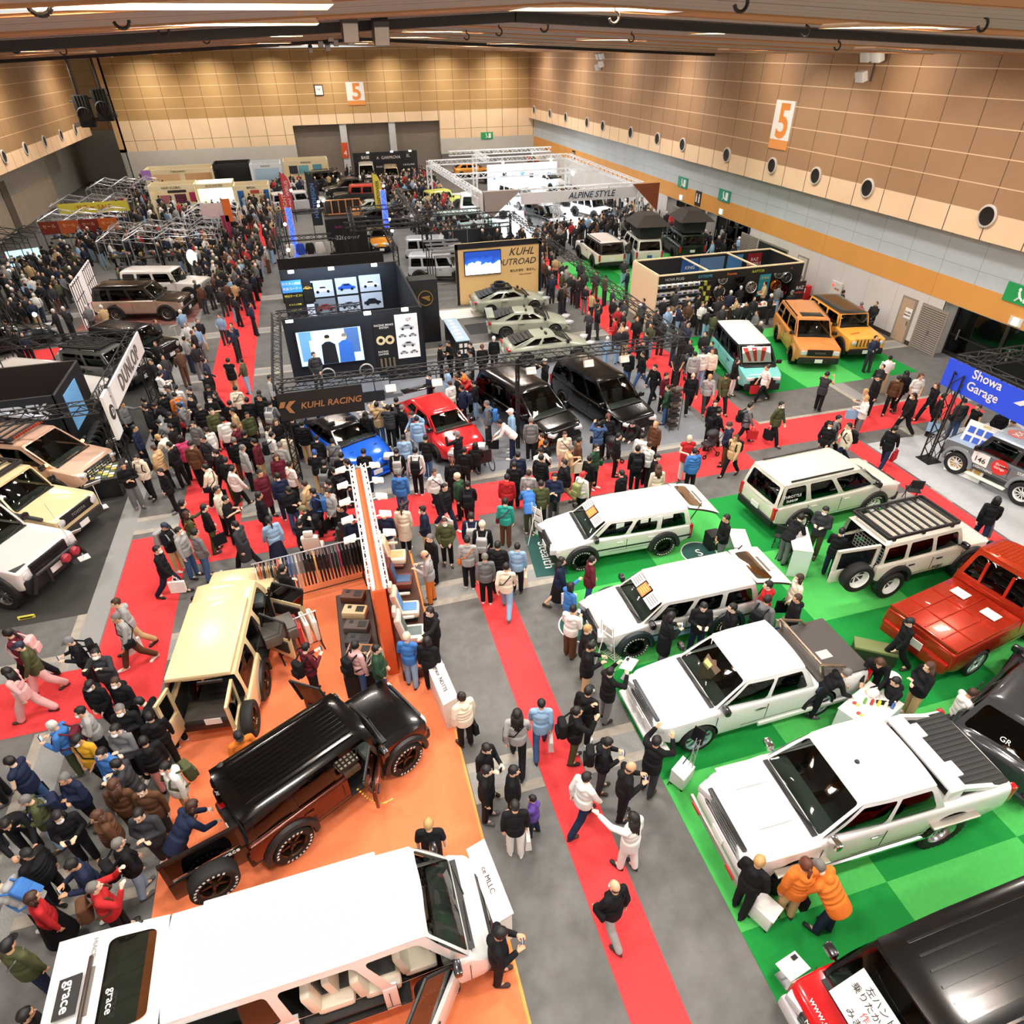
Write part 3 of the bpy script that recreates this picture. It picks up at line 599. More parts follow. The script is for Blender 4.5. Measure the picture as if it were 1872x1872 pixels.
 def cutter(cm):
  o = cm.build('cut', [paint, inner], root, 0); md = body.modifiers.new('cut', 'BOOLEAN'); md.operation = 'DIFFERENCE'; md.solver = 'EXACT'; md.object = o; return o
 cs = []
 c = MB()
 for ax in axles:
  for s in (-1, 1): c.cyl((ax, s*(hw-.34), S.r+lift*.6), (ax, s*(hw+.12), S.r+lift*.6), S.r*S.arch, n=28, mi=1)
 cs.append(cutter(c))
 gwid = hw*S.gw
 if S.ga > 0:
  c = MB(); a, b = xr0+.1, xw0-.03; zf = z0+.2
  c.box(((a+b)/2, 0, (zf+H)/2), (b-a, 2*(gwid-.07), H-zf), 1); cs.append(cutter(c))
 def base_x(u): return lerp(xw0, xr0, u)
 for s, ua, ub, ang in S.opens:
  if ang is None: pass
  c = MB(); a, b = base_x(ua)-.02, base_x(ub)+.02
  c.box(((a+b)/2, s*(hw-.05), (z0+.1+zb+.3)/2), (a-b, .5, zb+.3-z0-.1), 1); cs.append(cutter(c))
 if S.hatch:
  c = MB(); c.box((xb+.1, 0, (z0+.3+H)/2), (.5, 2*(gwid-.06), H-z0-.3), 1); cs.append(cutter(c))
 bpy.context.view_layer.update(); me = bpy.data.meshes.new_from_object(body.evaluated_get(bpy.context.evaluated_depsgraph_get()))
 body.modifiers.clear(); body.data = me
 for o in cs: bpy.data.objects.remove(o)
 bm = bmesh.new(); bm.from_mesh(me); hf = []
 for f in bm.faces:
  cc = f.calc_center_median()
  if S.clad and f.material_index == 0 and cc.z < z0+.26 and abs(f.normal.z) < .98: f.material_index = 2
  if cc.x > xw0+.005 and f.normal.z > .35 and cc.z > zn-.25 and abs(cc.y) < hw-.02 and f.material_index == 0: hf.append(f)
 hb = MB(); mp = {}
 for f in hf:
  for v in f.verts:
   if v.index not in mp: mp[v.index] = len(hb.v); hb.v.append(tuple(v.co))
  hb.f.append(tuple(mp[v.index] for v in f.verts)); hb.m.append(0)
 bmesh.ops.delete(bm, geom=hf, context='FACES'); bm.to_mesh(me); bm.free()
 me.polygons.foreach_set('use_smooth', [True]*len(me.polygons)); me.set_sharp_from_angle(angle=R_(38))
 if hb.f:
  hb.build('hood', hoodm, root, 38)
  MB().box((xw0+.05, 0, zc+S.crown*.9), (.1, 2*hw*.8, .02)).build('cowl', black, root)
 # --- greenhouse
 REFX[0] = (xw0+xr0)/2; REFX[1] = gwid
 wr = hw*S.rw; zr = H-S.dz
 def side(s):
  def fn(u, v):
   yb = gwid*(S.kf+(1-S.kf)*sstep(u*3)); yt = wr*(S.kf+.02+(.98-S.kf)*sstep(u*3))
   p = V((lerp(xw0, xr0, u), yb, lerp(zc, zb, min(1, u*1.5))-.02)); q = V((lerp(xw1, xr1, u), yt, zr)); o = p.lerp(q, v); o.y += .035*sin(pi*v); o.y *= s; return o
  return fn
 glm = glass_mat(S.glass, S.ga) if S.ga > 0 else mat('#141718', .06, coat=.5)
 fr_m = mat(S.pill, .3, coat=.4) if S.pill else roofm
 for s in (1, -1):
  fn = side(s); holes = []
  for k, (a, b) in enumerate(S.wins):
   op = any(o[0] == s and o[1] <= (a+b)/2 <= o[2] for o in S.opens)
   holes.append(rounded(a, b, .012 if op else S.wv[0], S.wv[1], .02, .1))
  F, G = patch(fn, holes, 18, 5, flip=(s < 0) == False)
  F.build('cabin_side', fr_m, root)
  for k, (a, b) in enumerate(S.wins):
   op = any(o[0] == s and o[1] <= (a+b)/2 <= o[2] for o in S.opens)
   if not op and k < len(G): G[k].build('side_window', glm, root)
 def endp(front):
  def fn(u, v):
   s = 2*u-1
   if front:
    p = V((xw0+.10*(1-s*s), s*gwid*S.kf, zc-.02+S.crown*(1-s*s))); q = V((xw1+.08*(1-s*s), s*wr*(S.kf+.02), zr+.03*(1-s*s)))
   else:
    p = V((xr0-.05*(1-s*s), s*gwid, zb-.02)); q = V((xr1-.05*(1-s*s), s*wr, zr+.03*(1-s*s)))
   o = p.lerp(q, v); o.x += (.02 if front else -.02)*sin(pi*v); return o
  return fn
 F, G = patch(endp(True), [rounded(.035, .965, .05, .93, .03, .08)], 12, 5)
 F.build('windshield_frame', fr_m if S.pill else roofm, root); G[0].build('windshield', glass_mat('#d9e6df', .8) if S.ga > 0 else glm, root)
 mb = MB(); fn = endp(True)
 for q in (.12, .56):
  a, b = fn(q, .03), fn(q+.36, .1)
  mb.cyl(a+V((.03, 0, .02)), b+V((.03, 0, .03)), .012, n=5)
 mb.build('wiper', black, root)
 if not S.hatch:
  F, G = patch(endp(False), [rounded(.07, .93, .1, .85, .04, .1)] if S.rearglass else [], 12, 5, flip=True)
  F.build('cabin_rear', fr_m, root)
  if G: G[0].build('rear_window', glm, root)
 # --- roof
 mb = MB(); nx, ny = 16, 28
 vs = []
 for i in range(nx+1):
  for j in range(ny+1):
   s = 2*j/ny-1; u = i/nx; k = (S.kf+.02+(.98-S.kf)*sstep(u*3)); e = min(u, 1-u)
   x = lerp(xw1+.08*(1-s*s)+.01, xr1-.05*(1-s*s)-.01, u); ed = (1-abs(s)**6)*(1-(1-min(1, e/.1))**3*.75)
   z = zr+S.dz*ed*(.82+.18*(1-s*s)) + .004
   vs.append((x, s*wr*(k+.012), z))
 mb.add(vs, [(i*(ny+1)+j, i*(ny+1)+j+1, (i+1)*(ny+1)+j+1, (i+1)*(ny+1)+j) for i in range(nx) for j in range(ny)])
 rf = mb.build('roof', roofm, root, 40)
 if S.ribs:
  mb = MB(); nr = 2*S.ribs+1
  for j in range(nr):
   s = (2*(j+.5)/nr-1)*.86; pts = []
   for i in range(9):
    u = lerp(.09, .93, i/8); ed = (1-abs(s)**6)*(1-(1-min(1, min(u, 1-u)/.1))**3*.75); pts.append(V((lerp(xw1, xr1, u), s*wr, zr+S.dz*ed*(.82+.18*(1-s*s))+.004)))
   for a, b in zip(pts, pts[1:]): mb.box((a+b)/2, ((a-b).length, .035, .02), rot=M.Rotation(-atan2(a.z-b.z, a.x-b.x), 4, 'Y'))
  mb.build('rib_pattern', roofm, rf)
 if S.waist:
  for s in (1, -1): MB().box(((xr0+xw0)/2, s*(hw-.005), S.waist+lift), (xw0-xr0, .02, .05)).build('side_moulding', black, root)
 # --- seams and handles
 for s in (1, -1):
  seam = MB()
  us = [0.0]+[(S.wins[k][1]+S.wins[k+1][0])/2 for k in range(len(S.wins)-1)]
  for k, u in enumerate(us[:3]):
   x = base_x(u)-.02
   seam.box((x, s*(hw+.0015), (z0+.2+zb-.08)/2), (.012, .008, zb-.08-z0-.2))
   if k < 2 and len(us) > 1:
    xh = base_x(us[k+1] if k+1 < len(us) else S.wins[-1][0])+.2; op = any(o[0] == s and o[1] <= u+.05 <= o[2] for o in S.opens)
    if not op: MB().box((xh, s*(hw+.014), zb-.16), (.2, .03, .035), bev=.012).build('door_handle', chrome if S.chrome else (paint if S.metal > .1 and rnd.random() < .5 else black), root)
  seam.box(((xw0+xb)/2, s*(hw+.001), z0+.2), (xw0-xb-S.r*2-.5, .006, .01)); seam.build('door_seam', black, root)
 # --- wheels
 tm, rm = wheel_meshes(S.r, S.tw, S.rim, S.rimc, S.letters)
 for ax in axles:
  for s in (1, -1):
   w = obj('wheel', tm, root, (ax, s*(hw-S.tw/2+(.03 if not S.flare else .05)), S.r), 0 if s > 0 else pi); obj('rim', rm, w)
   if S.flare:
    f = MB(); R1 = S.r*S.arch; N = 18; a0, a1 = -.25, pi+.25; zc_ = S.r+lift*.6
    pr = [(-.04, R1-.03), (.06, R1-.03), (.085, R1+.01), (.06, R1+.08), (-.04, R1+.1)]
    for i in range(N+1):
     a = lerp(a0, a1, i/N); f.v += [(ax+cos(a)*q, s*(hw+d), max(z0-.02, zc_+sin(a)*q)) for d, q in pr]
    m_ = len(pr)
    for i in range(N): f.f += [(i*m_+j, (i+1)*m_+j, (i+1)*m_+(j+1) % m_, i*m_+(j+1) % m_) for j in range(m_)]; f.m += [0]*m_
    f.build('fender_flare', mat(S.flare, .5), root)
 # --- front
 lt = mat(S.headc, .1, .3, coat=.6); yl = S.headc
 lx = xf-.03; ly = hw-S.lw/2-S.nose*.8-.1
 gw_, gh_, gz = S.gril; gz += lift
 gr = MB(); gr.box((xf-.015, 0, gz), (.09, gw_, gh_), bev=.03).build('grille', paint if S.front == 'jeep' else mat(S.grc, .35), root)
 bars = MB(); nb = max(3, int(gh_/.07))
 if S.front == 'jeep':
  for k in range(7): bars.box((xf+.032, (k-3)*gw_/7.4, gz), (.02, .05, gh_*.8), bev=.008)
  bars.build('grille_slots', black, root)
 elif S.front in ('alphard', 'delica'):
  for k in range(nb): bars.box((xf+.035, 0, gz-gh_/2+gh_*(k+.5)/nb), (.025, gw_*.94, .025))
  for k in range(9): bars.box((xf+.03, (k-4)*gw_/9.5, gz), (.02, .02, gh_*.9))
  bars.build('grille_bars', chrome if S.front == 'delica' else mat('#2c2d30', .25, .6), root)
 elif S.front != 'none':
  for k in range(nb): bars.box((xf+.03, 0, gz-gh_/2+gh_*(k+.5)/nb), (.02, gw_*.9, .018))
  bars.build('grille_bars', chrome if S.chrome else black, root)
 for s in (1, -1):
  if S.front in ('jeep', 'jimny', 'round'):
   q = MB().lathe([(S.lh*.5, -.02), (S.lh*.52, .05), (S.lh*.45, .06), (0, .075)], 20, mtx=M.Translation(V((xf-.01, s*(ly+.04), S.lz+lift))) @ M.Rotation(-pi/2, 4, 'Z'))
  else:
   q = MB().box((lx, s*ly, S.lz+lift), (.16+S.nose*1.3, S.lw, S.lh), bev=.04, rot=M.Rotation(-s*(.25+S.nose*2.4), 4, 'Z'))
  h = q.build('headlight', lt, root)
  MB().box((xf-.06-S.nose*.4, s*(hw-.2-S.nose*.7), z0+.24), (.08, .2, .09), bev=.02).build('fog_lamp', mat('#cfd6d8', .2, .4), root)
 bm_ = mat(S.bump, .5) if S.bump != 'paint' else paint
 MB().box((xf-.02-S.nose*.2, 0, z0+S.bh/2+.02), (.2, S.W-.12-S.nose*2.2, S.bh), bev=.06).build('front_bumper', bm_, root)
 MB().box((xb+.02, 0, z0+S.bh/2+.06), (.16, S.W-.12-S.nose*.6, S.bh*.9), bev=.05).build('rear_bumper', bm_ if S.bumpr is None else mat(S.bumpr, .4, .2), root)
 MB().box((xf+.085, 0, z0+S.bh*.6), (.02, .34, .17)).build('license_plate', mat(S.plate, .5), root)
 MB().box((xb-.065, 0, zb-.32 if S.tail != 'low' else z0+.35), (.02, .34, .17)).build('license_plate', mat(S.plate, .5), root)
 rd = mat('#b31318', .2, coat=.6)
 for s in (1, -1):
  if S.tail == 'v': MB().box((xb+.03, s*(hw-.09), zb-.22), (.12, .13, .42), bev=.03).build('tail_light', rd, root)
  elif S.tail == 'h': MB().box((xb+.04, s*(hw-.3), zt-.14), (.14, .44, .1), bev=.03).build('tail_light', rd, root)
  else: MB().box((xb+.03, s*(hw-.17), z0+.3), (.12, .22, .1), bev=.03).build('tail_light', rd, root)
  a = side(s)(.05, .12); q = MB().box((a.x+.06, a.y+s*.16, a.z+.06), (.13, .22, .17), bev=.045); q.cyl(a+V((.02, 0, -.02)), (a.x+.06, a.y+s*.1, a.z+.02), .025)
  mo = q.build('side_mirror', chrome if S.mirror == 'chrome' else mat(S.mirror, .25, coat=.4), root)
  if S.rail: MB().box(((xw1+xr1)/2, s*(wr-.05), H+.0), (xw1-xr1-.5, .04, .05), bev=.015).build('roof_rail', mat(S.rail, .4), root)
 # --- inside
 if S.ga > 0:
  MB().box((xw0-.18, 0, zc-.1), (.5, 2*gwid*.9, .2), bev=.07).build('dashboard', mat(S.sdash, .7), root)
  sw = MB().lathe([(.17+.018*cos(a), .018*sin(a)) for a in [i*pi/3 for i in range(6)]], 18, mtx=M.Translation(V((xw0-.52, -gwid*.42, zc-.05))) @ M.Rotation(R_(62), 4, 'Z') @ M.Rotation(pi/2, 4, 'X') @ M.Rotation(R_(90), 4, 'Z') if False else M.Translation(V((xw0-.52, -gwid*.42, zc-.02))) @ M.Rotation(-R_(65), 4, 'Y') @ M.Rotation(pi/2, 4, 'X'), closed=True)
  sw.cyl((xw0-.52, -gwid*.42, zc-.02), (xw0-.3, -gwid*.42, zc-.12), .03); sw.build('steering_wheel', black, root)
  for k, sx in enumerate(S.seats):
   for s in (1, -1):
    xx = xw0-.95+sx if k == 0 else xw0-.95+sx; yy = s*gwid*.42; zs = min(zb-.28, z0+.45)
    m = MB().box((xx+.2, yy, zs-.06), (.52, .5, .16), bev=.05); m.box((xx-.08, yy, zs+.26), (.14, .5, .62), bev=.05, rot=M.Rotation(-.18, 4, 'Y')); m.box((xx-.16, yy, zs+.66), (.1, .26, .18), bev=.04)
    if xx-.2 > xr0: m.build('seat', mat(S.seatc, .6), root)
 root['dims'] = (xf, xb, hw, H, zb, z0, xw0, xw1, xr0, xr1, wr, gwid)
 # --- opened doors
 for s, ua, ub, ang in S.opens:
  if ang is None: continue
  a, b = base_x(ua), base_x(ub); ln = a-b; d = MB()
  d.box((-ln/2, -s*.03, (z0+.12+zb-.02)/2), (ln, .07, zb-.02-z0-.12), bev=.025)
  e = obj('door', d.mesh('door', paint), root, (a, s*hw, 0)); e.rotation_euler = (0, 0, -s*R_(ang))
  fn = side(s); A, B, C, D = [fn(q, w) - V((a, s*hw, 0)) for q, w in ((ua, .03), (ua, .93), (ub, .93), (ub, .03))]
  m = MB(); [m.cyl(p, q, .03, n=6) for p, q in ((A, B), (B, C), (C, D))]; m.build('window_frame', black, e)
  m = MB(); m.add([A, B, C, D], [(0, 1, 2, 3)]); m.build('window_pane', glass_mat(S.glass, .7), e, 0)
  MB().box((-ln/2, -s*.085, zb-.3), (ln*.8, .05, .36), bev=.02).build('door_lining', mat(S.inner, .6), e); MB().box((-ln*.8, s*.02, zb-.16), (.2, .03, .035), bev=.01).build('door_handle', black, e)
 return root
DIMS = {}
def place(o, x, y, deg, s=1., z=0.):
 o.location = (x, y, z+.012); o.rotation_euler = (0, 0, R_(deg)); o.scale = (s, s, s); return o
def place_by(o, f, r, side, wb, hw, s=None, deg=None):
 """stand a vehicle on the floor from the two tyre contact points on its near side (side +1: its left)"""
 a, b = g(*f), g(*r); d = (a-b); d.z = 0; k = d.length/wb if s is None else s; d.normalize(); n = V((-d.y, d.x, 0))
 c = (a+b)/2 - n*side*(hw-.1)*k
 return place(o, c.x, c.y, math.degrees(atan2(d.y, d.x)), k)
def place_front(o, pl_, pr_, z, sp, s=1.):
 """stand a vehicle by its two front bumper corners (its left, its right)"""
 a, b = g(*pl_, z), g(*pr_, z); v = a-b; d = V((v.y, -v.x, 0)).normalized(); c = (a+b)/2-d*(sp['wb']/2+sp['fo'])*s
 return place(o, c.x, c.y, math.degrees(atan2(d.y, d.x)), s)
def place_line(o, f, zf, r, zr_, sp, s=1., rb=0.):
 """stand a vehicle by the middle of its nose and the middle of its tail"""
 a, b = g(*f, zf), g(*r, zr_); d = a-b; d.z = 0; d.normalize(); c = a-d*(sp['wb']/2+sp['fo'])*s
 return place(o, c.x, c.y, math.degrees(atan2(d.y, d.x)), s)
def place_nose(o, f, zf, deg, sp, s=1.):
 a = g(*f, zf); d = V((cos(R_(deg)), sin(R_(deg)), 0)); c = a-d*(sp['wb']/2+sp['fo'])*s; return place(o, c.x, c.y, deg, s)
def place_tail(o, f, zf, deg, sp, s=1.):
 a = g(*f, zf); d = V((cos(R_(deg)), sin(R_(deg)), 0)); c = a+d*(sp['L']-sp['wb']/2-sp['fo'])*s; return place(o, c.x, c.y, deg, s)
HI = dict(L=4.84, W=1.88, H=2.1, wb=2.57, fo=1.0, hl=.38, ws=.62, zc=1.12, zb=1.1, zn=.98, zt=1.05, rs=.16, rw=.84, gw=.95, re=.1, lz=.8, ribs=7, tum=.03, wins=((.05, .27), (.31, .6), (.63, .95)), gril=(1.0, .2, .8))
JIM = dict(L=3.9, W=1.6, H=1.72, wb=2.59, fo=.62, hl=1.0, ws=.28, zc=1.03, zb=1.02, zn=.97, zt=1.0, rs=.06, rw=.84, gw=.9, kf=.97, re=.05, rc=.04, front='jimny', lz=.82, lh=.24, gril=(1.15, .28, .82), clad='#1c1c1c', flare='#202021', r=.38, wins=((.05, .33), (.38, .66), (.71, .95)), tail='low', ribs=5, metal=.1)
JIM3 = dict(JIM, L=3.55, wb=2.25, wins=((.06, .46), (.52, .94)))
LC7 = dict(L=4.75, W=1.72, H=1.93, wb=2.73, fo=.82, hl=1.35, ws=.42, zc=1.16, zb=1.12, zn=1.05, zt=1.1, rs=.08, rw=.82, gw=.92, kf=.96, re=.06, rc=.06, front='round', lz=.9, lh=.22, gril=(1.2, .3, .9), r=.39, flare='#d8c69d', tail='low')
LC25 = dict(L=4.9, W=1.94, H=1.9, wb=2.85, fo=.9, hl=1.3, ws=.55, zc=1.16, zb=1.14, zn=1.04, zt=1.1, rs=.2, rw=.8, gw=.9, re=.08, front='box', lz=.86, lw=.3, lh=.2, gril=(1.15, .3, .86), clad='#1b1b1c', flare='#232324', r=.4, rail='#1a1a1a')
WRG = dict(L=4.8, W=1.8, H=1.85, wb=3.0, fo=.72, hl=1.45, ws=.22, zc=1.18, zb=1.16, zn=1.08, zt=1.12, rs=.1, rw=.8, gw=.88, kf=.96, re=.05, rc=.05, front='jeep', lz=.92, lh=.22, gril=(1.3, .42, .92), flare='#1c1c1d', r=.42, rim='spoke5', tail='v')
DEL = dict(L=4.8, W=1.8, H=1.88, wb=2.85, fo=.95, hl=.85, ws=.95, zc=1.12, zb=1.1, zn=1.0, zt=1.05, rs=.18, rw=.82, gw=.93, re=.1, front='delica', lz=.9, lw=.34, lh=.1, gril=(1.15, .42, .78), r=.37, clad='#1c1c1d', flare='#1b1b1c', rail='#1d1d1e')
ALP = dict(L=5.0, W=1.86, H=1.94, wb=3.0, fo=.95, hl=.95, ws=1.05, zc=1.14, zb=1.12, zn=.98, zt=1.05, rs=.3, rw=.78, gw=.93, re=.14, nose=.1, paint='#070708', front='alphard', lz=.88, lw=.36, lh=.12, gril=(1.3, .55, .72), r=.37, rim='low', rimc='#3b3027', bump='paint', metal=0., wins=((.05, .28), (.33, .62), (.67, .95)), ga=.3)
PRO = dict(L=4.25, W=1.69, H=1.53, wb=2.55, fo=.82, hl=1.0, ws=.6, zc=.98, zb=.96, zn=.82, zt=.93, rs=.14, rw=.8, gw=.93, re=.11, nose=.05, front='box', lz=.7, lw=.32, lh=.2, gril=(.9, .2, .68), r=.34, clad=None, bump='#1b1b1c', letters='text', wins=((.06, .33), (.38, .64), (.69, .95)), waist=.62)
TRI = dict(L=5.3, W=1.87, H=1.8, wb=3.1, fo=.9, hl=1.25, ws=.75, zc=1.14, zb=1.1, zn=1.0, zt=1.1, bed=1.1, cab=3.75, rs=.35, rw=.8, gw=.93, re=.12, nose=.07, rc=.09, lz=.88, lw=.36, lh=.17, gril=(1.2, .42, .8), chrome=True, r=.4, wins=((.06, .48), (.53, .93)), bump='paint', seats=(0, -.85), metal=.0, paint='#e2e2e0')
CPE = dict(L=4.28, W=1.78, H=1.3, wb=2.57, fo=.84, z0=.2, hl=1.2, ws=.75, zc=.93, zb=.93, zn=.66, zt=.95, rs=1.05, rb=.28, rw=.66, gw=.86, kf=.9, re=.22, nose=.16, rc=.16, widen=.05, lz=.66, lw=.36, lh=.12, gril=(.85, .18, .38), bump='paint', bh=.2, r=.33, rim='spoke10', tail='h', wins=((.1, .52), (.58, .84)), seats=(0,), crown=.06, metal=.25, wv=(.12, .84), dz=.05)
HAT = dict(CPE, L=4.4, W=1.88, H=1.4, wb=2.72, zc=.98, zb=.97, zn=.74, zt=1.0, rs=.75, rb=.12, ws=.85, hl=1.15, rw=.7)
VAN = dict(L=4.8, W=1.75, H=1.85, wb=2.87, fo=.9, hl=.7, ws=.95, zc=1.1, zb=1.06, zn=.98, zt=1.02, rs=.12, rw=.85, gw=.95, re=.1, nose=.05, front='box', lz=.86, lw=.36, lh=.13, gril=(1.1, .3, .75), r=.35, rim='low', rimc='#c6c9cb', bump='#1a1a1b')
def contact(o): pass
def roof_rack(root, x0, x1, w, z, nb, col='#1c1c1d', lab=None, along=False):
 m = mat(col, .45); t = MB()
 for s in (1, -1): t.box(((x0+x1)/2, s*w, z+.06), (x1-x0, .05, .09), bev=.01)
 for x in (x0, x1): t.box((x, 0, z+.06), (.06, 2*w, .09), bev=.01)
 rk = t.build('roof_rack', m, root)
 for k in range(nb):
  if along: MB().box(((x0+x1)/2, lerp(-w, w, (k+.5)/nb), z+.06), (x1-x0, .07, .03)).build('rack_slat', m, rk)
  else: MB().box((lerp(x0, x1, (k+.5)/nb), 0, z+.06), (.07, 2*w, .03)).build('rack_slat', m, rk)
 for x in (x0+.2, (x0+x1)/2, x1-.2):
  for s in (1, -1): MB().box((x, s*(w-.01), z), (.08, .05, .12)).build('rack_foot', m, rk)
 return rk
def spare(root, sp, P, rz=0., cover=None):
 tm, rm = wheel_meshes(sp['r'], sp['tw'], sp['rim'], sp['rimc'], sp['letters'])
 w = obj('spare_wheel', tm, root, P, rz); obj('rim', rm, w); return w
def V_(name, label, cat, base, **kw):
 sp = dict(DEF); sp.update(base); sp.update(kw); o = vehicle(name, label, cat, **sp); o_sp = sp; return o, sp
# big white pickup on lifted tyres
o, sp = V_('pickup_truck', 'largest white pickup truck with raised suspension and chunky mud tyres', 'pickup', TRI, lift=.22, r=.46, tw=.34, rim='mud', rimc='#cfd2d4', arch=1.12, grc='#141415', mirror='chrome', paint='#e4e3e0', glass='#8d9a95', ga=.45)
place_by(o, (1440, 1618), (1690, 1540), 1, sp['wb'], sp['W']/2, 1.02)
xf, xb, hw, H, zb, z0, xw0, xw1, xr0, xr1, wr, gw = o['dims']
white = mat('#e4e3e0', .28, .0, coat=.6); blk = mat('#232323', .7); chm = mat('#d5d8da', .12, 1.)
m = MB(); m.box(((xb+xr0)/2-.02, 0, 1.36), (xr0-xb-.25, 2*hw-.3, .06), bev=.02); t = m.build('bed_cover', blk, o)
m = MB(); [m.box(((xb+xr0)/2-.02, y*.1, 1.395), (xr0-xb-.35, .05, .012)) for y in range(-7, 8)]; m.build('cover_ribs', mat('#2e2e2e', .7), t)
m = MB()
m.box((xr0-.22, 0, 1.62), (.34, 2*hw-.36, .06), bev=.02)
for s in (1, -1):
 m.box((xr0-.2, s*(hw-.16), 1.48), (.3, .07, .3), bev=.02); m.add([(xr0-.35, s*(hw-.12), 1.64), (xr0-.35, s*(hw-.2), 1.64), (xb+.35, s*(hw-.2), 1.36), (xb+.35, s*(hw-.12), 1.36), (xr0-.35, s*(hw-.12), 1.55), (xr0-.35, s*(hw-.2), 1.55), (xb+.6, s*(hw-.2), 1.34), (xb+.6, s*(hw-.12), 1.34)], [(0, 1, 2, 3), (4, 7, 6, 5), (0, 3, 7, 4), (1, 5, 6, 2), (0, 4, 5, 1), (3, 2, 6, 7)])
m.build('sports_bar', white, o)
m = MB(); m.box((xr0-.45, .42, 1.6), (.22, .3, .05), bev=.02); m.box((xr0-.45, -.42, 1.6), (.22, .3, .05), bev=.02); m.build('bar_wing', white, o)
m = MB(); m.lathe([(.02, 0), (.05, .0), (.03, .04), (0, .05)], 10, mtx=M.Translation(V((xw1-.35, .05, H))) @ M.Rotation(pi/2, 4, 'X')); m.build('roof_antenna', mat('#2a2a2a', .4), o)
m = MB(); m.box((xw0+.55, .38, 1.36), (.62, .03, .03)); m.box((xw0+.55, -.38, 1.36), (.62, .03, .03)); m.build('hood_vent', mat('#c9c9c6', .4), o)
for s in (1, -1):
 [MB().box((ax, s*(hw+.05), .98), (1.0, .14, .05), bev=.015).build('fender_strip', mat('#b9b3a6', .3, .7), o) for ax in (sp['wb']/2, -sp['wb']/2)]
 MB().cyl((xw0-.1, s*(hw-.02), .52), (xr0, s*(hw-.02), .52), .05, n=8).build('side_step', chm, o)
m = MB(); [m.cyl((xb-.1, .45+.12*k, .62), (xb+.3, .45+.12*k, .62), .05, n=12) for k in (0, 1)]; m.build('exhaust_tips', chm, o)
m = MB(); m.box((xf+.13, 0, .62), (.06, 1.7, .16), bev=.02); [m.box((xf+.17, q, .62), (.02, .25, .08), 1) for q in (-.6, .6)]; m.build('bumper_guard', [mat('#b9b4aa', .3, .6), mat('#c22a26', .3)], o)
# white pickup with dark bed cover and neon wheels
o, sp = V_('pickup_truck', 'white pickup truck with charcoal bed cover, chrome roll bar and blue-lit bright wheels', 'pickup', TRI, r=.42, tw=.28, rim='fan', rimc='#d9e6f2', grc='#2c3238', paint='#e0e1e0', glass='#77827e')
place_by(o, (1263, 1368), (1486, 1303), 1, sp['wb'], sp['W']/2, .97)
xf, xb, hw, H, zb, z0, xw0, xw1, xr0, xr1, wr, gw = o['dims']
t = MB().box(((xb+xr0)/2-.05, 0, 1.14), (xr0-xb-.15, 2*hw-.2, .07), bev=.02).build('bed_cover', mat('#4a4542', .8), o); MB().box((xb+.8, .2, 1.18), (.32, .24, .012)).build('cover_label', mat('#b9b7b5', .6), t)
m = MB()
m.path([(xr0-.3, -hw+.18, 1.12), (xr0-.12, -hw+.2, 1.62), (xr0-.12, hw-.2, 1.62), (xr0-.3, hw-.18, 1.12)], .045, 8)
for s in (1, -1): m.path([(xr0-.14, s*(hw-.2), 1.6), (xr0-.75, s*(hw-.18), 1.38), (xr0-1.0, s*(hw-.16), 1.14)], .04, 8)
m.build('roll_bar', mat('#cbb9a4', .2, .9), o)
for s in (1, -1):
 MB().box((xr0-.05, s*hw, .36), (2.8, .06, .12), bev=.03).build('side_skirt', white, o)
 MB().box((-sp['wb']/2-.0, s*(hw+.02), 1.02), (.4, .02, .16)).build('side_badge', mat('#2b4a62', .3), o)
MB().box((xf-.05, 0, .22), (.4, 1.9, .1), bev=.04).build('front_lip', white, o)
tg = MB(); fx = V((xw0-.25, .1, 1.16)); m_ = M.Translation(V((xw0-.3, -.05, 1.42))) @ M.Rotation(R_(58), 4, 'Y') @ M.Rotation(R_(90), 4, 'Z')
tg.prism([(-.26, .22), (-.1, .2), (0, .28), (.1, .2), (.26, .22), (.22, -.1), (0, -.32), (-.22, -.1)], .02, 0, m_); tg.prism([(-.2, -.02), (.02, -.02), (.02, .14), (-.2, .14)], .03, 1, m_); tg.build('windshield_shield_board', [mat('#6d5a48', .5), mat('#e8cf8c', .5)], o)
# probox wagons
def paper_set(o, xw0, zc, hw):
 for y, x, w_, h_, c in ((-.38, -.36, .34, .3, '#f0ece6'), (0, -.34, .32, .3, '#c97c4a'), (.42, -.36, .42, .34, '#f4f3f0')):
  m_ = M.Translation(V((xw0+x, y, zc+.43))) @ M.Rotation(R_(36), 4, 'Y'); mb = MB(); mb.box((0, 0, 0), (h_, w_, .012), 0, None); s = MB(); s.add(mb.v, mb.f, 0, m_)
  for k in range(4): s.add([m_ @ V((-.1+.06*k, -w_*.38, .009)), m_ @ V((-.1+.06*k+.02, -w_*.38, .009)), m_ @ V((-.1+.06*k+.02, w_*.38, .009)), m_ @ V((-.1+.06*k, w_*.38, .009))], [(0, 1, 2, 3)], 1)
  s.build('windshield_notice', [mat(c, .6), mat('#5d5854' if c != '#c97c4a' else '#f0c65a', .6)], o, 0)
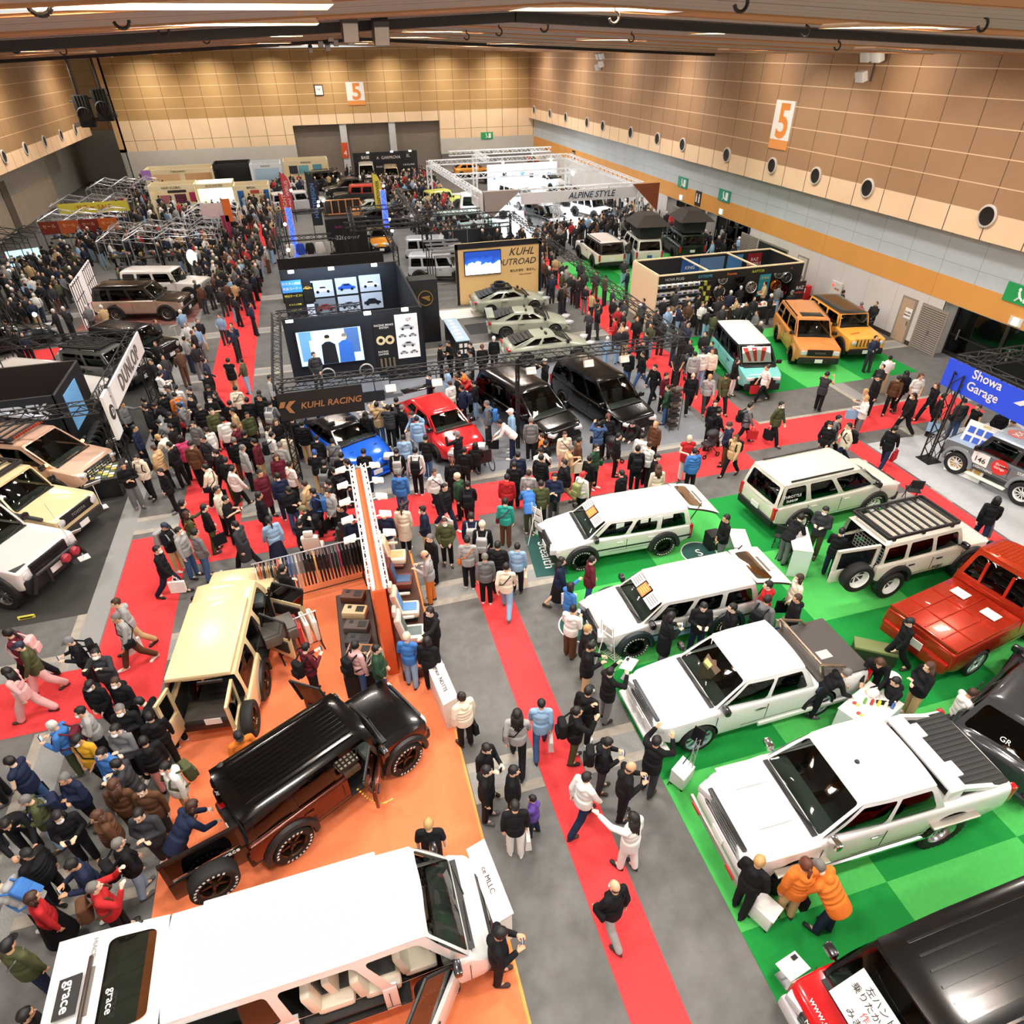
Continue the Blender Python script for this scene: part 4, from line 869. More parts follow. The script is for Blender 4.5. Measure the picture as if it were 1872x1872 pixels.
def tailgate(o, sp, ang, col, ln=1.02, cargo='#d8d0c0'):
 xf, xb, hw, H, zb, z0, xw0, xw1, xr0, xr1, wr, gw = o['dims']
 t = obj('tailgate', MB().mesh('none', mat(col)), o, (xr1-.03, 0, H-.06)); t.rotation_euler = (0, R_(ang), 0)
 fn = lambda u, v: V((-.02-.10*sin(pi*v*.6), lerp(wr, gw, v)*(2*u-1), -ln*v))
 F, G = patch(fn, [rounded(.1, .9, .1, .52, .05, .08)], 12, 8, flip=True)
 pm = mat(col, .28, .1, coat=.6); t.data = F.mesh('tailgate', pm); G[0].build('rear_window', glass_mat('#8da08c', .6), t)
 F2, _ = patch(lambda u, v: fn(u, v)+V((.06, 0, 0)), [rounded(.1, .9, .1, .52, .05, .08)], 12, 8); F2.build('inner_lining', mat('#4a4844', .6), t)
 MB().box((-.12, 0, -ln*.62), (.03, .6, .05)).build('garnish', mat('#6b655f', .4), t); MB().box((-.14, 0, -ln*.8), (.02, .36, .18)).build('license_plate', mat('#e9e8e2', .5), t)
 for s in (1, -1): MB().cyl((xr0+.1, s*(gw-.05), zb), (xr0-.3, s*(gw-.12), H+.05), .018, n=6).build('gas_strut', mat('#2a2a2a', .4), o)
 return t
o, sp = V_('station_wagon', 'ivory station wagon with opened tailgate and papers taped in its side windows', 'car', PRO, hatch=True, paint='#e4e2da', rim='spoke8', rimc='#1c1c1d', glass='#77827e', flare='#222224', r=.37)
place_by(o, (1061, 1039), (1208, 1012), 1, sp['wb'], sp['W']/2, 1.)
paper_set(o, o['dims'][6], sp['zc'], 0); tailgate(o, sp, 68, '#e4e2da')
xf, xb, hw, H, zb, z0, xw0, xw1, xr0, xr1, wr, gw = o['dims']
for x in (xw0-.95, xw0-1.7, xw0-2.05, xw0-2.45): MB().box((x, gw*.91+.015, 1.24), (.24 if x > xw0-1.8 else .3, .012, .3), rot=M.Rotation(R_(0), 4, 'X')).build('window_notice', mat('#efede8', .6), o)
o, sp = V_('station_wagon', 'silver wagon fading to pale blue along its sills, tailgate raised', 'car', PRO, hatch=True, paint='#d3d1cd', hood='#dcd8d2', clad='#8fb9d6', rim='spoke8', rimc='#1c1c1d', glass='#77827e', flare='#1d2a30', r=.37)
place_by(o, (1157, 1196), (1318, 1158), 1, sp['wb'], sp['W']/2, 1.)
paper_set(o, o['dims'][6], sp['zc'], 0); tailgate(o, sp, 74, '#dcd9d5')
for s in (1, -1): MB().box((o['dims'][0]+.03, s*.5, .66), (.04, .08, .06)).build('marker_lamp', mat('#ff9d45', .3, emit=4), o)
# white people carrier at the back of the green stand
o, sp = V_('minivan', 'ivory minivan with dark cladding, its tail towards the seated staff desk', 'car', DEL, paint='#dfdccf', rim='spoke6', rimc='#f4f3ef', r=.39, glass='#2f3433', letters='text', waist=None)
place_by(o, (1588, 938), (1447, 972), -1, sp['wb'], sp['W']/2, 1.0)
xf, xb, hw, H, zb, z0, xw0, xw1, xr0, xr1, wr, gw = o['dims']
lettering('TCBY', .16, mat('#232323', .5), (xf-1.0, -hw-.012, .7), (1, 0, 0), (0, 0, 1), o); lettering('THROTTLE', .13, wp, (xr0+.5, -gw*.92-.05, 1.42), (1, 0, 0), (0, .2, 1), o); lettering('DUNLOP', .1, wp, (xr0+.5, -gw*.94-.06, 1.28), (1, 0, 0), (0, .2, 1), o)
# raised five-door off-roader
o, sp = V_('off_road_car', 'ivory five-door off-roader with ladder roof rack and side-hinged rear door swung open', 'car', JIM, paint='#dedacb', lift=.2, r=.43, tw=.3, rim='deep', rimc='#f4f3ef', glass='#22282a', ga=.3, hatch=True)
place_by(o, (1746, 1053), (1614, 1088), -1, sp['wb'], sp['W']/2, 1.0)
xf, xb, hw, H, zb, z0, xw0, xw1, xr0, xr1, wr, gw = o['dims']
roof_rack(o, xr1+.05, xw1-.15, wr-.02, H+.08, 9)
d = obj('rear_door', MB().box((.03, .62, (z0+.25+zb)/2+.0), (.08, 1.24, zb-z0-.3), bev=.03).mesh('rear_door', mat('#dedacb', .28, .1, coat=.6)), o, (xb+.02, -.62, 0)); d.rotation_euler = (0, 0, R_(84))
m = MB(); [m.box((.03, y, zb+.3), (.07, w_, h_)) for y, w_, h_ in ((.05, .1, .62), (1.19, .1, .62))]; m.box((.03, .62, zb+.6), (.07, 1.24, .08)); m.build('window_frame', mat('#dedacb', .28, .1, coat=.6), d)
MB().box((.03, .62, zb+.28), (.03, 1.05, .56)).build('window_pane', mat('#14181a', .08), d); tm, rm = wheel_meshes(.43, .3, 'deep', '#f4f3ef', None)
w = obj('spare_wheel', tm, d, (-.2, .62, zb-.15), pi/2); obj('rim', rm, w) if False else None
q = obj('spare_rim', rm, d, (-.2, .62, zb-.15), pi/2)
m = MB(); [m.box((xb+.35, 0, z0+.5+.1*k), (.02, 1.0, .012)) for k in range(6)]; [m.box((xb+.35, -.5+.1*k, z0+.75), (.02, .012, .5)) for k in range(11)]; m.build('cargo_grid', mat('#c9c9c6', .4, .6), o)
lettering('TCBY', .15, mat('#232323', .5), (.15, -hw-.012, z0+.22), (1, 0, 0), (0, 0, 1), o); lettering('LANDSTYLE.com', .07, mat('#232323', .5), (xf-.5, -hw+.02, zb-.12), (1, 0, 0), (0, 0, 1), o)
# small red flatbed truck
o, sp = V_('kei_truck', 'glossy copper-red micro truck with a flat ribbed bed cover', 'truck', DEF, L=3.4, W=1.48, H=1.78, wb=1.95, fo=.55, z0=.3, hl=.12, ws=.42, zc=1.12, zb=1.1, zn=1.0, zt=.9, bed=.92, cab=1.45, rs=.22, rw=.82, gw=.96, re=.06, rc=.06, paint='#b8371f', roof='#c0401f', metal=.5, r=.31, rim='fan', rimc='#cfe6dc', wins=((.1, .9),), glass='#2a2321', ga=.35, bump='paint', seats=(0,), front='box', gril=(.8, .12, .6), tail='low', ribs=6)
place_by(o, (1863, 1173), (1777, 1219), -1, sp['wb'], sp['W']/2, 1.25)
xf, xb, hw, H, zb, z0, xw0, xw1, xr0, xr1, wr, gw = o['dims']
m = MB(); m.box(((xb+xr0)/2, 0, .95), (xr0-xb-.06, 2*hw-.08, .05), bev=.015); [m.box(((xb+xr0)/2, y, .985), (xr0-xb-.2, .02, .02)) for y in (-.35, 0, .35)]; [m.box((x, 0, .985), (.02, 2*hw-.2, .02)) for x in (xb+.55, xb+1.2)]; m.box((xb+.03, 0, .99), (.05, 2*hw-.1, .05), bev=.01); m.build('bed_cover', mat('#b5341d', .25, .5, coat=.6), o)
for x, y, w_, h_ in ((xr0-.4, .3, .3, .25), (xr0-.45, -.35, .3, .25)): MB().box((x, y, 1.0), (h_, w_, .012)).build('bed_flyer', mat('#d9d5d0', .5), o)
m = MB(); [m.box((xr0-.02, y, 1.42), (.04, .05, .5)) for y in (-.25, .25)]; m.box((xr0-.02, 0, 1.15), (.05, 1.2, .05)); m.build('rear_guard', mat('#b5341d', .25, .5), o)
# dark tuned car at the frame edge
o, sp = V_('hatchback_car', 'matte dark grey hatchback whose tail faces the white table of drinks', 'car', HAT, paint='#3b3d40', rim='spoke5', tail='low', glass='#1c2022', plate='#201f1f')
place(o, *g(1872, 1330)[:2], 20, 1.05); o.location.z = 0
xf, xb, hw, H, zb, z0, xw0, xw1, xr0, xr1, wr, gw = o['dims']
lettering('ER', .16, mat('#c92d2a', .4), (xb-.08, 0, zb-.3), (0, -1, 0), (0, 0, 1), o); lettering('GR', .14, wp, (xr0-.0, 0, zb+.3), (0, -1, 0), (.6, 0, 1), o)
# red van with a black ribbed roof, bottom corner
o, sp = V_('cargo_van', 'red van with a glossy black ribbed roof and a handwritten board behind the windshield', 'van', HI, L=5.2, wb=3.1, W=1.9, H=2.05, hl=.5, ws=.62, paint='#cc1f22', roof='#121213', ribs=3, glass='#4c5350', front='box', chrome=True, gril=(1.15, .34, .72), bump='#c9ced1', ga=.5)
a = g(1602, 1712, 1.98); b = g(1872, 1602, 1.98); dr = (a-b); ang = atan2(dr.y, dr.x)
place(o, 8.15, 1.62, math.degrees(ang), 1.); RV = o
xf, xb, hw, H, zb, z0, xw0, xw1, xr0, xr1, wr, gw = o['dims']
# the roof corner (far front) sits at the measured point
cc = V((xw1, -wr, 2.0)); rotm = M.Rotation(ang, 3, 'Z'); off = V((a.x, a.y, 0))-(rotm @ cc).xy.to_3d(); o.location = (off.x, off.y, 0)
bd = M.Translation(V((xw0-.02, .02, 1.62))) @ M.Rotation(R_(44), 4, 'Y')
t = obj('message_board', MB().box((0, 0, 0), (.62, 1.15, .02)).mesh('message_board', mat('#f6f5f2', .5)), o); t.matrix_local = bd
for k, (s_, c) in enumerate((('左ハンドルに', '#33322f'), ('乗りたかったので', '#33322f'), ('作って', '#e0524c'), ('みました。', '#33322f'))): lettering(s_, .125, mat(c, .6), (-.2+.135*k, .0, .016), (0, 1, 0), (-1, 0, 0), t, name='handwriting')
lettering('www.manabe2006.com', .13, wp, (xf-.12, 0, sp['zc']+.0), (0, 1, 0), (-1, 0, .35), o); lettering('MANABE MOTORS', .11, wp, (xf+.03, 0, .9), (0, 1, 0), (-.3, 0, 1), o)
# cream van with raised tailgate, opened front door and slid-back side door
o, sp = V_('passenger_van', 'long white van with raised tailgate and opened doors showing pale seats', 'van', HI, W=1.76, L=4.72, wb=2.57, fo=.95, H=2.08, rw=.8, paint='#e6e5e2', hatch=True, opens=((-1, .05, .27, 52), (-1, .31, .6, None)), rim='spoke6', rimc='#6a4a33', letters='text', glass='#4d5552', seatc='#e8dcc8', seats=(0, -1.05), wins=((.05, .27), (.31, .6), (.64, .96)), ga=.45)
xf, xb, hw, H, zb, z0, xw0, xw1, xr0, xr1, wr, gw = o['dims']
a, b, c, d = g(747, 1547, H-.05), g(774, 1712, H-.05), g(304, 1867, H-.05), g(320, 1672, H-.05)
fc, rcn = (a+b)/2, (c+d)/2; dr = fc-rcn; dr.z = 0; dr.normalize(); p = fc-dr*xw1; place(o, p.x, p.y, math.degrees(atan2(dr.y, dr.x)))
t = tailgate(o, sp, 82, '#e6e5e2', 1.55)
MB().box((-.17, 0, -1.22), (.02, .5, .3)).build('logo_board', mat('#2b2a2a', .4), t); lettering('grace', .19, wp, (-.185, 0, -1.22), (0, -1, 0), (0, 0, 1), t, bold=.01)
lettering('grace', .15, wp, (-.16, -.25, -.62), (0, -1, 0), (0, 0, 1), t); lettering('HIACE', .09, mat('#8d8a86', .4), (-.16, .55, -.98), (0, -1, 0), (0, 0, 1), t); MB().box((-.15, 0, -1.0), (.05, .9, .05), bev=.015).build('garnish_bar', mat('#3a2f28', .4), t)
dm = MB().box((-2.02, -hw-.05, (z0+.12+H-.3)/2), (1.2, .06, H-.3-z0-.12), bev=.03).build('sliding_door', white, o); MB().box((-2.02, -hw-.085, 1.42), (.95, .02, .5), bev=.01).build('window_pane', mat('#3a2016', .1), dm); MB().box((-1.6, -hw-.09, 1.05), (.2, .03, .04), bev=.01).build('door_handle', white, dm)
m = MB(); m.box((xw0-1.9, -.1, z0+.3), (1.3, 1.45, .06)); m.build('cabin_floor', mat('#2c2b2a', .6), o)
for x in (-1.35, -2.05): 
 m = MB(); m.box((xw0+x, -.25, .78), (.56, 1.0, .2), 0, bev=.07); m.box((xw0+x-.32, -.25, 1.12), (.16, 1.0, .62), 0, bev=.06, rot=M.Rotation(-.15, 4, 'Y')); m.box((xw0+x, -.25, .885), (.42, .6, .03), 1, bev=.01); m.box((xw0+x-.24, -.25, 1.14), (.05, .6, .46), 1, bev=.01, rot=M.Rotation(-.15, 4, 'Y')); m.build('bench_seat', [mat('#e8dcc6', .5), mat('#4a4a4a', .6)], o)
m = MB(); m.box((-.3, hw*.2, H-.02), (0.01, .01, .01)); side_awn = MB().box((-.6, hw*.86, H-.22), (2.6, .14, .12), bev=.03).build('side_awning', white, o)
# brown and black off-roader with opened doors
BR = dict(JIM, W=1.64, paint='#5a2312', roof='#0c0c0d', hood='#101011', metal=.55, r=.41, tw=.3, lift=.1, rim='spoke5', rimc='#5a4636', letters='text', glass='#2b2422', ga=.35, hatch=True, opens=((-1, .05, .33, 48), (1, .05, .33, 62)), seatc='#7d6a55', inner='#141313')
o, sp = V_('off_road_car', 'brown off-roader with shiny black roof and hood, three doors swung open', 'car', BR)
place_by(o, (745, 1402), (537, 1562), -1, sp['wb'], sp['W']/2, 1.0)
xf, xb, hw, H, zb, z0, xw0, xw1, xr0, xr1, wr, gw = o['dims']
def rear_door(o, sp, y0, wdt, ang, col, sgn, sp_wheel=True, glassc='#14181a'):
 xf, xb, hw, H, zb, z0, xw0, xw1, xr0, xr1, wr, gw = o['dims']; cm = mat(col, .28, .3, coat=.6)
 d = obj('rear_door', MB().box((.03, sgn*wdt/2, (z0+.2+zb)/2), (.08, wdt, zb-z0-.22), bev=.03).mesh('rear_door', cm), o, (xb+.02, y0, 0)); d.rotation_euler = (0, 0, R_(ang))
 m = MB(); [m.box((.03, sgn*y, (zb+H-.12)/2), (.06, .08, H-.12-zb)) for y in (.05, wdt-.05)]; m.box((.03, sgn*wdt/2, H-.14), (.06, wdt, .07)); m.build('window_frame', cm, d)
 MB().box((.03, sgn*wdt/2, (zb+H-.12)/2), (.02, wdt-.12, H-.26-zb)).build('window_pane', glass_mat('#6b5a4d', .6), d, 0)
 if sp_wheel:
  tm, rm = wheel_meshes(sp['r'], sp['tw'], sp['rim'], sp['rimc'], sp['letters']); k = obj('spare_wheel', tm, d, (-.2, sgn*wdt/2, zb-.2), pi/2); obj('spare_rim', rm, d, (-.2, sgn*wdt/2, zb-.2), pi/2)
 return d
d = rear_door(o, sp, -.66, 1.3, 80, '#1a1210', 1)
lettering('grace', .15, wp, (-.03, .28, zb+.02), (0, -1, 0), (0, 0, 1), d)
for x in (xw0-.75,):
 for s in (1, -1): MB().box((x, s*gw*.42, z0+.62), (.5, .5, .03), bev=.01).build('plaid_cushion', grid_mat('plaid_cloth', '#d8c8b0', [(0, .09, 0, .04, '#3a2c22'), (1, .09, 0, .04, '#3a2c22')], .8), o)
m = MB(); A = V((xw0-.78, -hw, .62)); B = V((xw0-.45, -hw-.72, .75)); [m.ell(A.lerp(B, k/16)-V((0, 0, .3*sin(pi*k/16))), (.03, .02, .02), seg=6, rings=4) for k in range(17)]; m.build('yellow_chain', mat('#e8c25a', .4), o)
# cream high-roof off-roader
o, sp = V_('off_road_car', 'cream high-roof off-roader with every side and rear door opened towards the clothes rail', 'car', LC7, paint='#e3cd9f', ribs=0, flare='#1d1c1a', clad=None, rw=.8, L=4.7, hl=1.2, ws=.4, H=1.92, hatch=True, opens=((-1, .05, .33, 62), (-1, .38, .62, 55)), wins=((.05, .33), (.38, .62), (.67, .95)), rim='spoke5', rimc='#6d4a35', glass='#4a4540', inner='#26221f', bump='#161616', r=.4)
place(o, -3.58, 12.95, 83.5, 1.0)
xf, xb, hw, H, zb, z0, xw0, xw1, xr0, xr1, wr, gw = o['dims']
MB().box(((xr1-.05+xw1-.75)/2, 0, H+.035), (xw1-.75-xr1+.1, 2*wr-.06, .12), bev=.05).build('raised_roof', mat('#e3cd9f', .28, .1, coat=.6), o)
MB().box((xb+.25, 0, z0+.36), (.5, 1.25, .03)).build('cargo_mat', mat('#4a443d', .8), o); MB().box((xb-.06, -.25, H-.02), (.04, .5, .06)).build('rear_lamp_bar', mat('#1a1a1a', .4), o)
rear_door(o, sp, .66, .5, -105, '#e3cd9f', -1, False); rear_door(o, sp, -.66, .75, 92, '#e3cd9f', 1, True)
# the black stand on the far side
o, sp = V_('off_road_truck', 'white off-roader with heavy black bar bumper carrying red-ringed driving lamps', 'car', LC7, paint='#e0dcd6', flare='#1b1b1c', r=.46, tw=.32, lift=.22, W=1.95, rim='spoke8', rimc='#a9a9a8', front='round', grc='#141415', bump='#1a1a1b', bh=.42, glass='#4a524f', lz=.86)
place_front(o, (146, 1012), (60, 1085), .6, sp, 1.05)
xf, xb, hw, H, zb, z0, xw0, xw1, xr0, xr1, wr, gw = o['dims']
m = MB(); m.path([(xf+.16, -hw+.1, .6), (xf+.2, -hw+.3, 1.05), (xf+.2, hw-.3, 1.05), (xf+.16, hw-.1, .6)], .05, 8); m.path([(xf+.2, -.35, .6), (xf+.2, -.35, 1.05)], .04).path([(xf+.2, .35, .6), (xf+.2, .35, 1.05)], .04); m.build('bull_bar', mat('#1c1c1d', .5), o)
for y in (.2, .52): MB().lathe([(0, .07), (.09, .06), (.13, .02), (.13, -.06), (0, -.08)], 18, mtx=M.Translation(V((xf+.3, y, .95))) @ M.Rotation(-pi/2, 4, 'Z')).build('driving_lamp', mat('#9c2f3a', .3), o)
MB().box((xf-.6, -.72, 1.3), (1.0, .34, .02)).build('hood_side_panel', mat('#3a3a3a', .5), o); MB().cyl((xf+.1, hw-.3, 1.1), (xf-.2, hw-.25, 2.3), .012, n=5).build('antenna', mat('#d8d4cc', .5), o)
o, sp = V_('off_road_car', 'beige off-roader with snorkel pipe and round headlamps on the black stand', 'car', LC7, paint='#e6d0a0', hood='#eed9a8', flare='#d8c08e', bump='#2b2a29', clad='#d9cfae', r=.4, glass='#5a625e', ga=.5)
place_front(o, (183, 924), (113, 980), .6, sp, 1.05)
xf, xb, hw, H, zb, z0, xw0, xw1, xr0, xr1, wr, gw = o['dims']
m = MB(); m.path([(xf-.35, -hw+.02, 1.12), (xw0-.1, -hw+.02, 1.2), (xw1-.1, -gw+.05, 1.95), (xw1+.12, -gw+.05, 2.05)], .06, 8); m.build('snorkel', mat('#2c3138', .5), o)
roof_rack(o, xr1, xw1-.2, wr-.02, H, 8, '#2a2a2b'); lettering('TOYOTA', .13, mat('#8b8880', .4), (xf+.06, 0, .92), (0, 1, 0), (0, 0, 1), o)
o, sp = V_('minivan', 'rose-beige people carrier with roof rack and lit amber corner lamps', 'minivan', DEL, paint='#d9b39a', hood='#e2bda4', clad='#141415', flare='#17171a', grc='#1a1614', glass='#6d807f', ga=.55, lift=.06)
place_front(o, (215, 850), (160, 893), .55, sp, 1.05)
xf, xb, hw, H, zb, z0, xw0, xw1, xr0, xr1, wr, gw = o['dims']
rk = roof_rack(o, xr1+.1, xw1-.3, wr-.05, H+.05, 8, '#23252a'); m = MB(); [m.box((xw1-.24, -.55+.1*k, H+.14), (.06, .06, .08)) for k in range(12)]; m.build('light_bar', mat('#a4442e', .4), o); MB().box(((xr1+xw1)/2, wr-.05, H+.22), (2.6, .14, .12), bev=.03).build('rolled_awning', mat('#c9d3e2', .4), o)
for s in (1, -1): MB().ell((xw0-.2, s*(gw-.02), zb+.16), (.06, .06, .05)).build('amber_lamp', mat('#ffb25a', .3, emit=8), o)
HDG = math.degrees(o.rotation_euler.z)
o, sp = V_('off_road_car', 'white boxy off-roader parked behind the dark shop wall', 'car', WRG, paint='#eceae4', glass='#5b6a68', ga=.6, front='jeep', bump='#1a1a1b'); place_nose(o, (192, 728), .6, HDG-2, sp)
o, sp = V_('off_road_car', 'dull grey off-roader with dark ladder rack on its roof', 'car', JIM3, paint='#7a7b79', glass='#4a5250', roof='#6d6e6c'); place_nose(o, (264, 682), .6, HDG-2, sp)
roof_rack(o, o['dims'][9]+.05, o['dims'][7]-.1, o['dims'][10]-.05, o['dims'][3]+.06, 9, along=True)
o, sp = V_('off_road_car', 'glossy black off-roader with ribbed roof on the black stand, nearest the tall screen', 'car', JIM, paint='#15161a', roof='#1d2026', glass='#4a5648', metal=.4); place_nose(o, (312, 643), .6, HDG-6, sp)
o, sp = V_('off_road_car', 'black and bronze off-roader standing on the patterned plinth', 'car', LC25, paint='#c3a894', roof='#1b1918', hood='#3a3128', clad='#1b1918', rim='spoke10', rimc='#a9a39c', glass='#2c2e2c', pill='#1b1918', metal=.5); place_by(o, (314, 586), (215, 588), -1, sp['wb'], sp['W']/2, 1.0); H10 = math.degrees(o.rotation_euler.z); L10 = o.location.copy()
o, sp = V_('off_road_car', 'white boxy off-roader with bright green flank behind the bronze one', 'car', WRG, paint='#e9e7e1', clad='#1f8a4a', glass='#2c302e', flare='#16191a'); place(o, L10.x+.9, L10.y+3.1, H10-3)
spare(o, sp, (o['dims'][1]-.2, 0, 1.0), pi/2)
# blue and red coupes, black minivans, grey coupes
o, sp = V_('sports_coupe', 'bright blue coupe with black roof and tall rear wing', 'car', CPE, L=4.4, W=1.88, H=1.32, paint='#1a5fd8', roof='#111216', glass='#5c6660', ga=.5, lz=.68); place_line(o, (690, 864), .25, (588, 757), 1.05, sp, 1.03)
xf, xb, hw, H, zb, z0, xw0, xw1, xr0, xr1, wr, gw = o['dims']; blu = mat('#1a5fd8', .25, .3, coat=.6)
m = MB(); m.box((xb+.1, 0, 1.28), (.4, 1.8, .04), bev=.015); [m.box((xb+.15, q, 1.1), (.2, .04, .36)) for q in (-.55, .55)]; m.box((xb+.7, 0, 1.12), (.3, 1.3, .03), bev=.01); m.build('rear_wing', blu, o); MB().box((xf-.05, 0, .17), (.35, 1.75, .04), bev=.015).build('front_splitter', blu, o)
for s in (1, -1): MB().box((xf-.9, s*.45, .86), (.3, .12, .02)).build('hood_vent', mat('#12131a', .4), o)
o, sp = V_('hot_hatch_car', 'red five-door hatchback with black rear wing beside the blue coupe', 'car', HAT, paint='#d9282b', hood='#dd2a2d', glass='#525a56', ga=.5, widen=.03, rim='spoke10', rimc='#2a2a2a'); place_line(o, (856, 838), .3, (765, 716), 1.2, sp, 1.0)
xf, xb, hw, H, zb, z0, xw0, xw1, xr0, xr1, wr, gw = o['dims']
MB().box((xr0+.0, 0, H-.02), (.4, 1.45, .05), bev=.02).build('rear_wing', mat('#121214', .15, coat=.5), o); MB().box((xf-.75, .25, zb-.06), (.16, .5, .02)).build('hood_scoop', mat('#131314', .4), o)
o, sp = V_('minivan', 'glossy black minivan closer to the red coupe, nose towards the red carpet', 'minivan', ALP); place_line(o, (1033, 809), .4, (918, 675), 1.9, sp, 1.0)
o, sp = V_('minivan', 'glossy black minivan closer to the turquoise van, flank facing the audience', 'minivan', ALP); place_line(o, (1168, 790), .4, (1052, 652), 1.9, sp, 1.0)
for (f, r, lab) in (((1074, 628), (925, 636), 'nearest of three grey-green coupes, black louvres across its rear glass'), ((1038, 590), (901, 588), 'middle grey-green coupe of three, raised boot wing'), ((994, 547), (860, 552), 'grey-green coupe with a spare wheel on its roof rack, before the cream screen wall')):
 o, sp = V_('sports_coupe', lab, 'car', CPE, paint='#a3a796', glass='#20262a', ga=.3, rim='spoke10', rimc='#8a8d8c', r=.35, z0=.24, lift=.06, metal=.05); place_line(o, f, .5, r, .75, sp, 1.0)
 xf, xb, hw, H, zb, z0, xw0, xw1, xr0, xr1, wr, gw = o['dims']
 m = MB(); [m.box((lerp(xr1, xr0, (k+.5)/5), 0, lerp(H-.06, zb+.05, (k+.5)/5)+.05), (.2, 1.02+.04*k, .02), rot=M.Rotation(-.1, 4, 'Y')) for k in range(5)]; m.build('rear_louvre', mat('#23241f', .5), o)
 if 'middle' in lab: MB().box((xb+.1, 0, 1.22), (.4, 1.6, .05), bev=.02).build('rear_wing', mat('#a3a796', .28, .2), o)
 if 'spare' in lab:
  rk = roof_rack(o, xr1-.1, xw1-.1, .45, H+.04, 5); tm, rm = wheel_meshes(.33, .22, 'spoke6', '#2a2a2b', None); w = obj('spare_wheel', tm, o, ((xr1+xw1)/2-.2, 0, H+.24)); w.rotation_euler = (pi/2, 0, 0)
# right-hand green stands
o, sp = V_('off_road_car', 'orange-bronze off-roader with dark sunroof beside the turquoise van', 'car', LC25, paint='#d08a48', metal=.05, clad=None, flare='#a5713d', glass='#2a2d2a', rim='low', rimc='#1b1b1c', roof='#cf8b50', grc='#1a1613'); place_by(o, (1455, 677), (1413, 613), -1, sp['wb'], sp['W']/2, 1.0)
xf, xb, hw, H, zb, z0, xw0, xw1, xr0, xr1, wr, gw = o['dims']; MB().box((xw1-.45, 0, H-.005), (.6, 1.0, .02), bev=.008).build('sunroof', mat('#15181a', .1), o); lettering('TOYOTA', .12, mat('#7d7a74', .4), (xf+.07, 0, .86), (0, 1, 0), (0, 0, 1), o)
o, sp = V_('off_road_car', 'yellow-orange off-roader with black roof panel and seven-slot grille', 'car', WRG, paint='#f2ac48', metal=0., roof='#22211f', pill='#f0a84a', glass='#3a3d38', flare='#1a1a1a'); place_line(o, (1574, 640), .7, (1511, 549), 1.8, sp, 1.0); o.location.x += .45; o.location.y += .2; lettering('RUBICON', .12, mat('#c23a2a', .4), (o['dims'][0]-.55, -.4, 1.2), (-.3, 1, 0), (-1, -.3, .1), o)
o, sp = V_('minivan', 'turquoise minivan with white roof and red-white windshield shade', 'minivan', VAN, paint='#7fd0cb', roof='#f4f3ef', glass='#1d2224', pill='#1b1d1e', ga=.3); place_line(o, (1392, 709), .45, (1347, 591), 1.85, sp, 1.0)
xf, xb, hw, H, zb, z0, xw0, xw1, xr0, xr1, wr, gw = o['dims']; m_ = M.Translation(V(((xw0+xw1)/2-.03, 0, 1.46))) @ M.Rotation(R_(52), 4, 'Y'); mb = MB(); s_ = MB().box((0, 0, 0), (.7, 1.25, .02)); mb.add(s_.v, s_.f, 0, m_); [mb.add([m_ @ V(p) for p in ((-.3, q, .012), (.3, q*.6, .012), (.3, q*.6+.12, .012), (-.3, q+.22, .012))], [(0, 1, 2, 3)], 1) for q in (-.6, -.2, .25)]; mb.build('sun_shade', [mat('#f1ece6', .6), mat('#d8392c', .6)], o)
o, sp = V_('off_road_car', 'pearl white off-roader without tent, tail lamps towards the red carpet', 'car', LC25, paint='#f0e8de', roof='#f2ede6', pill='#1a1a1a', flare='#1a1a1a', glass='#22282a', plate='#dfe3ea', rim='spoke6'); place_by(o, (1053, 467), (1092, 497), 1, sp['wb'], sp['W']/2, 1.0); H24 = math.degrees(o.rotation_euler.z)
def tent(o, wide, name='roof_tent', lab='dark'):
 xf, xb, hw, H, zb, z0, xw0, xw1, xr0, xr1, wr, gw = o['dims']; c = (xr1+.9); m = MB(); k = mat('#262626', .8); w = wide/2
 t = MB().box((c, 0, H+.14), (2.0, 1.5, .16), bev=.03).build('roof_tent', mat('#1a1a1b', .6), o)
 m.add([(c-1.0, -.75, H+.2), (c+1.0, -.75, H+.2), (c+1.0, .75, H+.2), (c-1.0, .75, H+.2), (c-1.05, -.8, H+1.0), (c+1.05, -.8, H+1.0), (c+1.05, .8, H+1.0), (c-1.05, .8, H+1.0)], [(0, 1, 5, 4), (1, 2, 6, 5), (2, 3, 7, 6), (3, 0, 4, 7)]); m.build('tent_wall', mat('#23262c', .8), t)
 m = MB(); m.add([(c-1.5, -1.2, H+.85), (c+1.3, -1.2, H+.85), (c+1.3, 1.2, H+.85), (c-1.5, 1.2, H+.85), (c-.7, -.5, H+1.45), (c+.7, -.5, H+1.45), (c+.7, .5, H+1.45), (c-.7, .5, H+1.45)], [(0, 1, 5, 4), (1, 2, 6, 5), (2, 3, 7, 6), (3, 0, 4, 7), (4, 5, 6, 7), (3, 2, 1, 0)]); m.build('tent_canopy', mat('#38332f', .8), t)
o, sp = V_('off_road_car', 'silver-white off-roader carrying a dark roof tent', 'car', LC25, paint='#e2dfda', glass='#3a4446', plate='#3b4a8a'); place_tail(o, (1186, 478), .5, H24-6, sp); tent(o, 2.4)
o, sp = V_('off_road_car', 'dark green off-roader carrying a roof tent by the door alcoves', 'car', LC25, paint='#1d3328', glass='#3a4a48', metal=.4); place_tail(o, (1264, 468), .5, H24-8, sp); tent(o, 2.4)
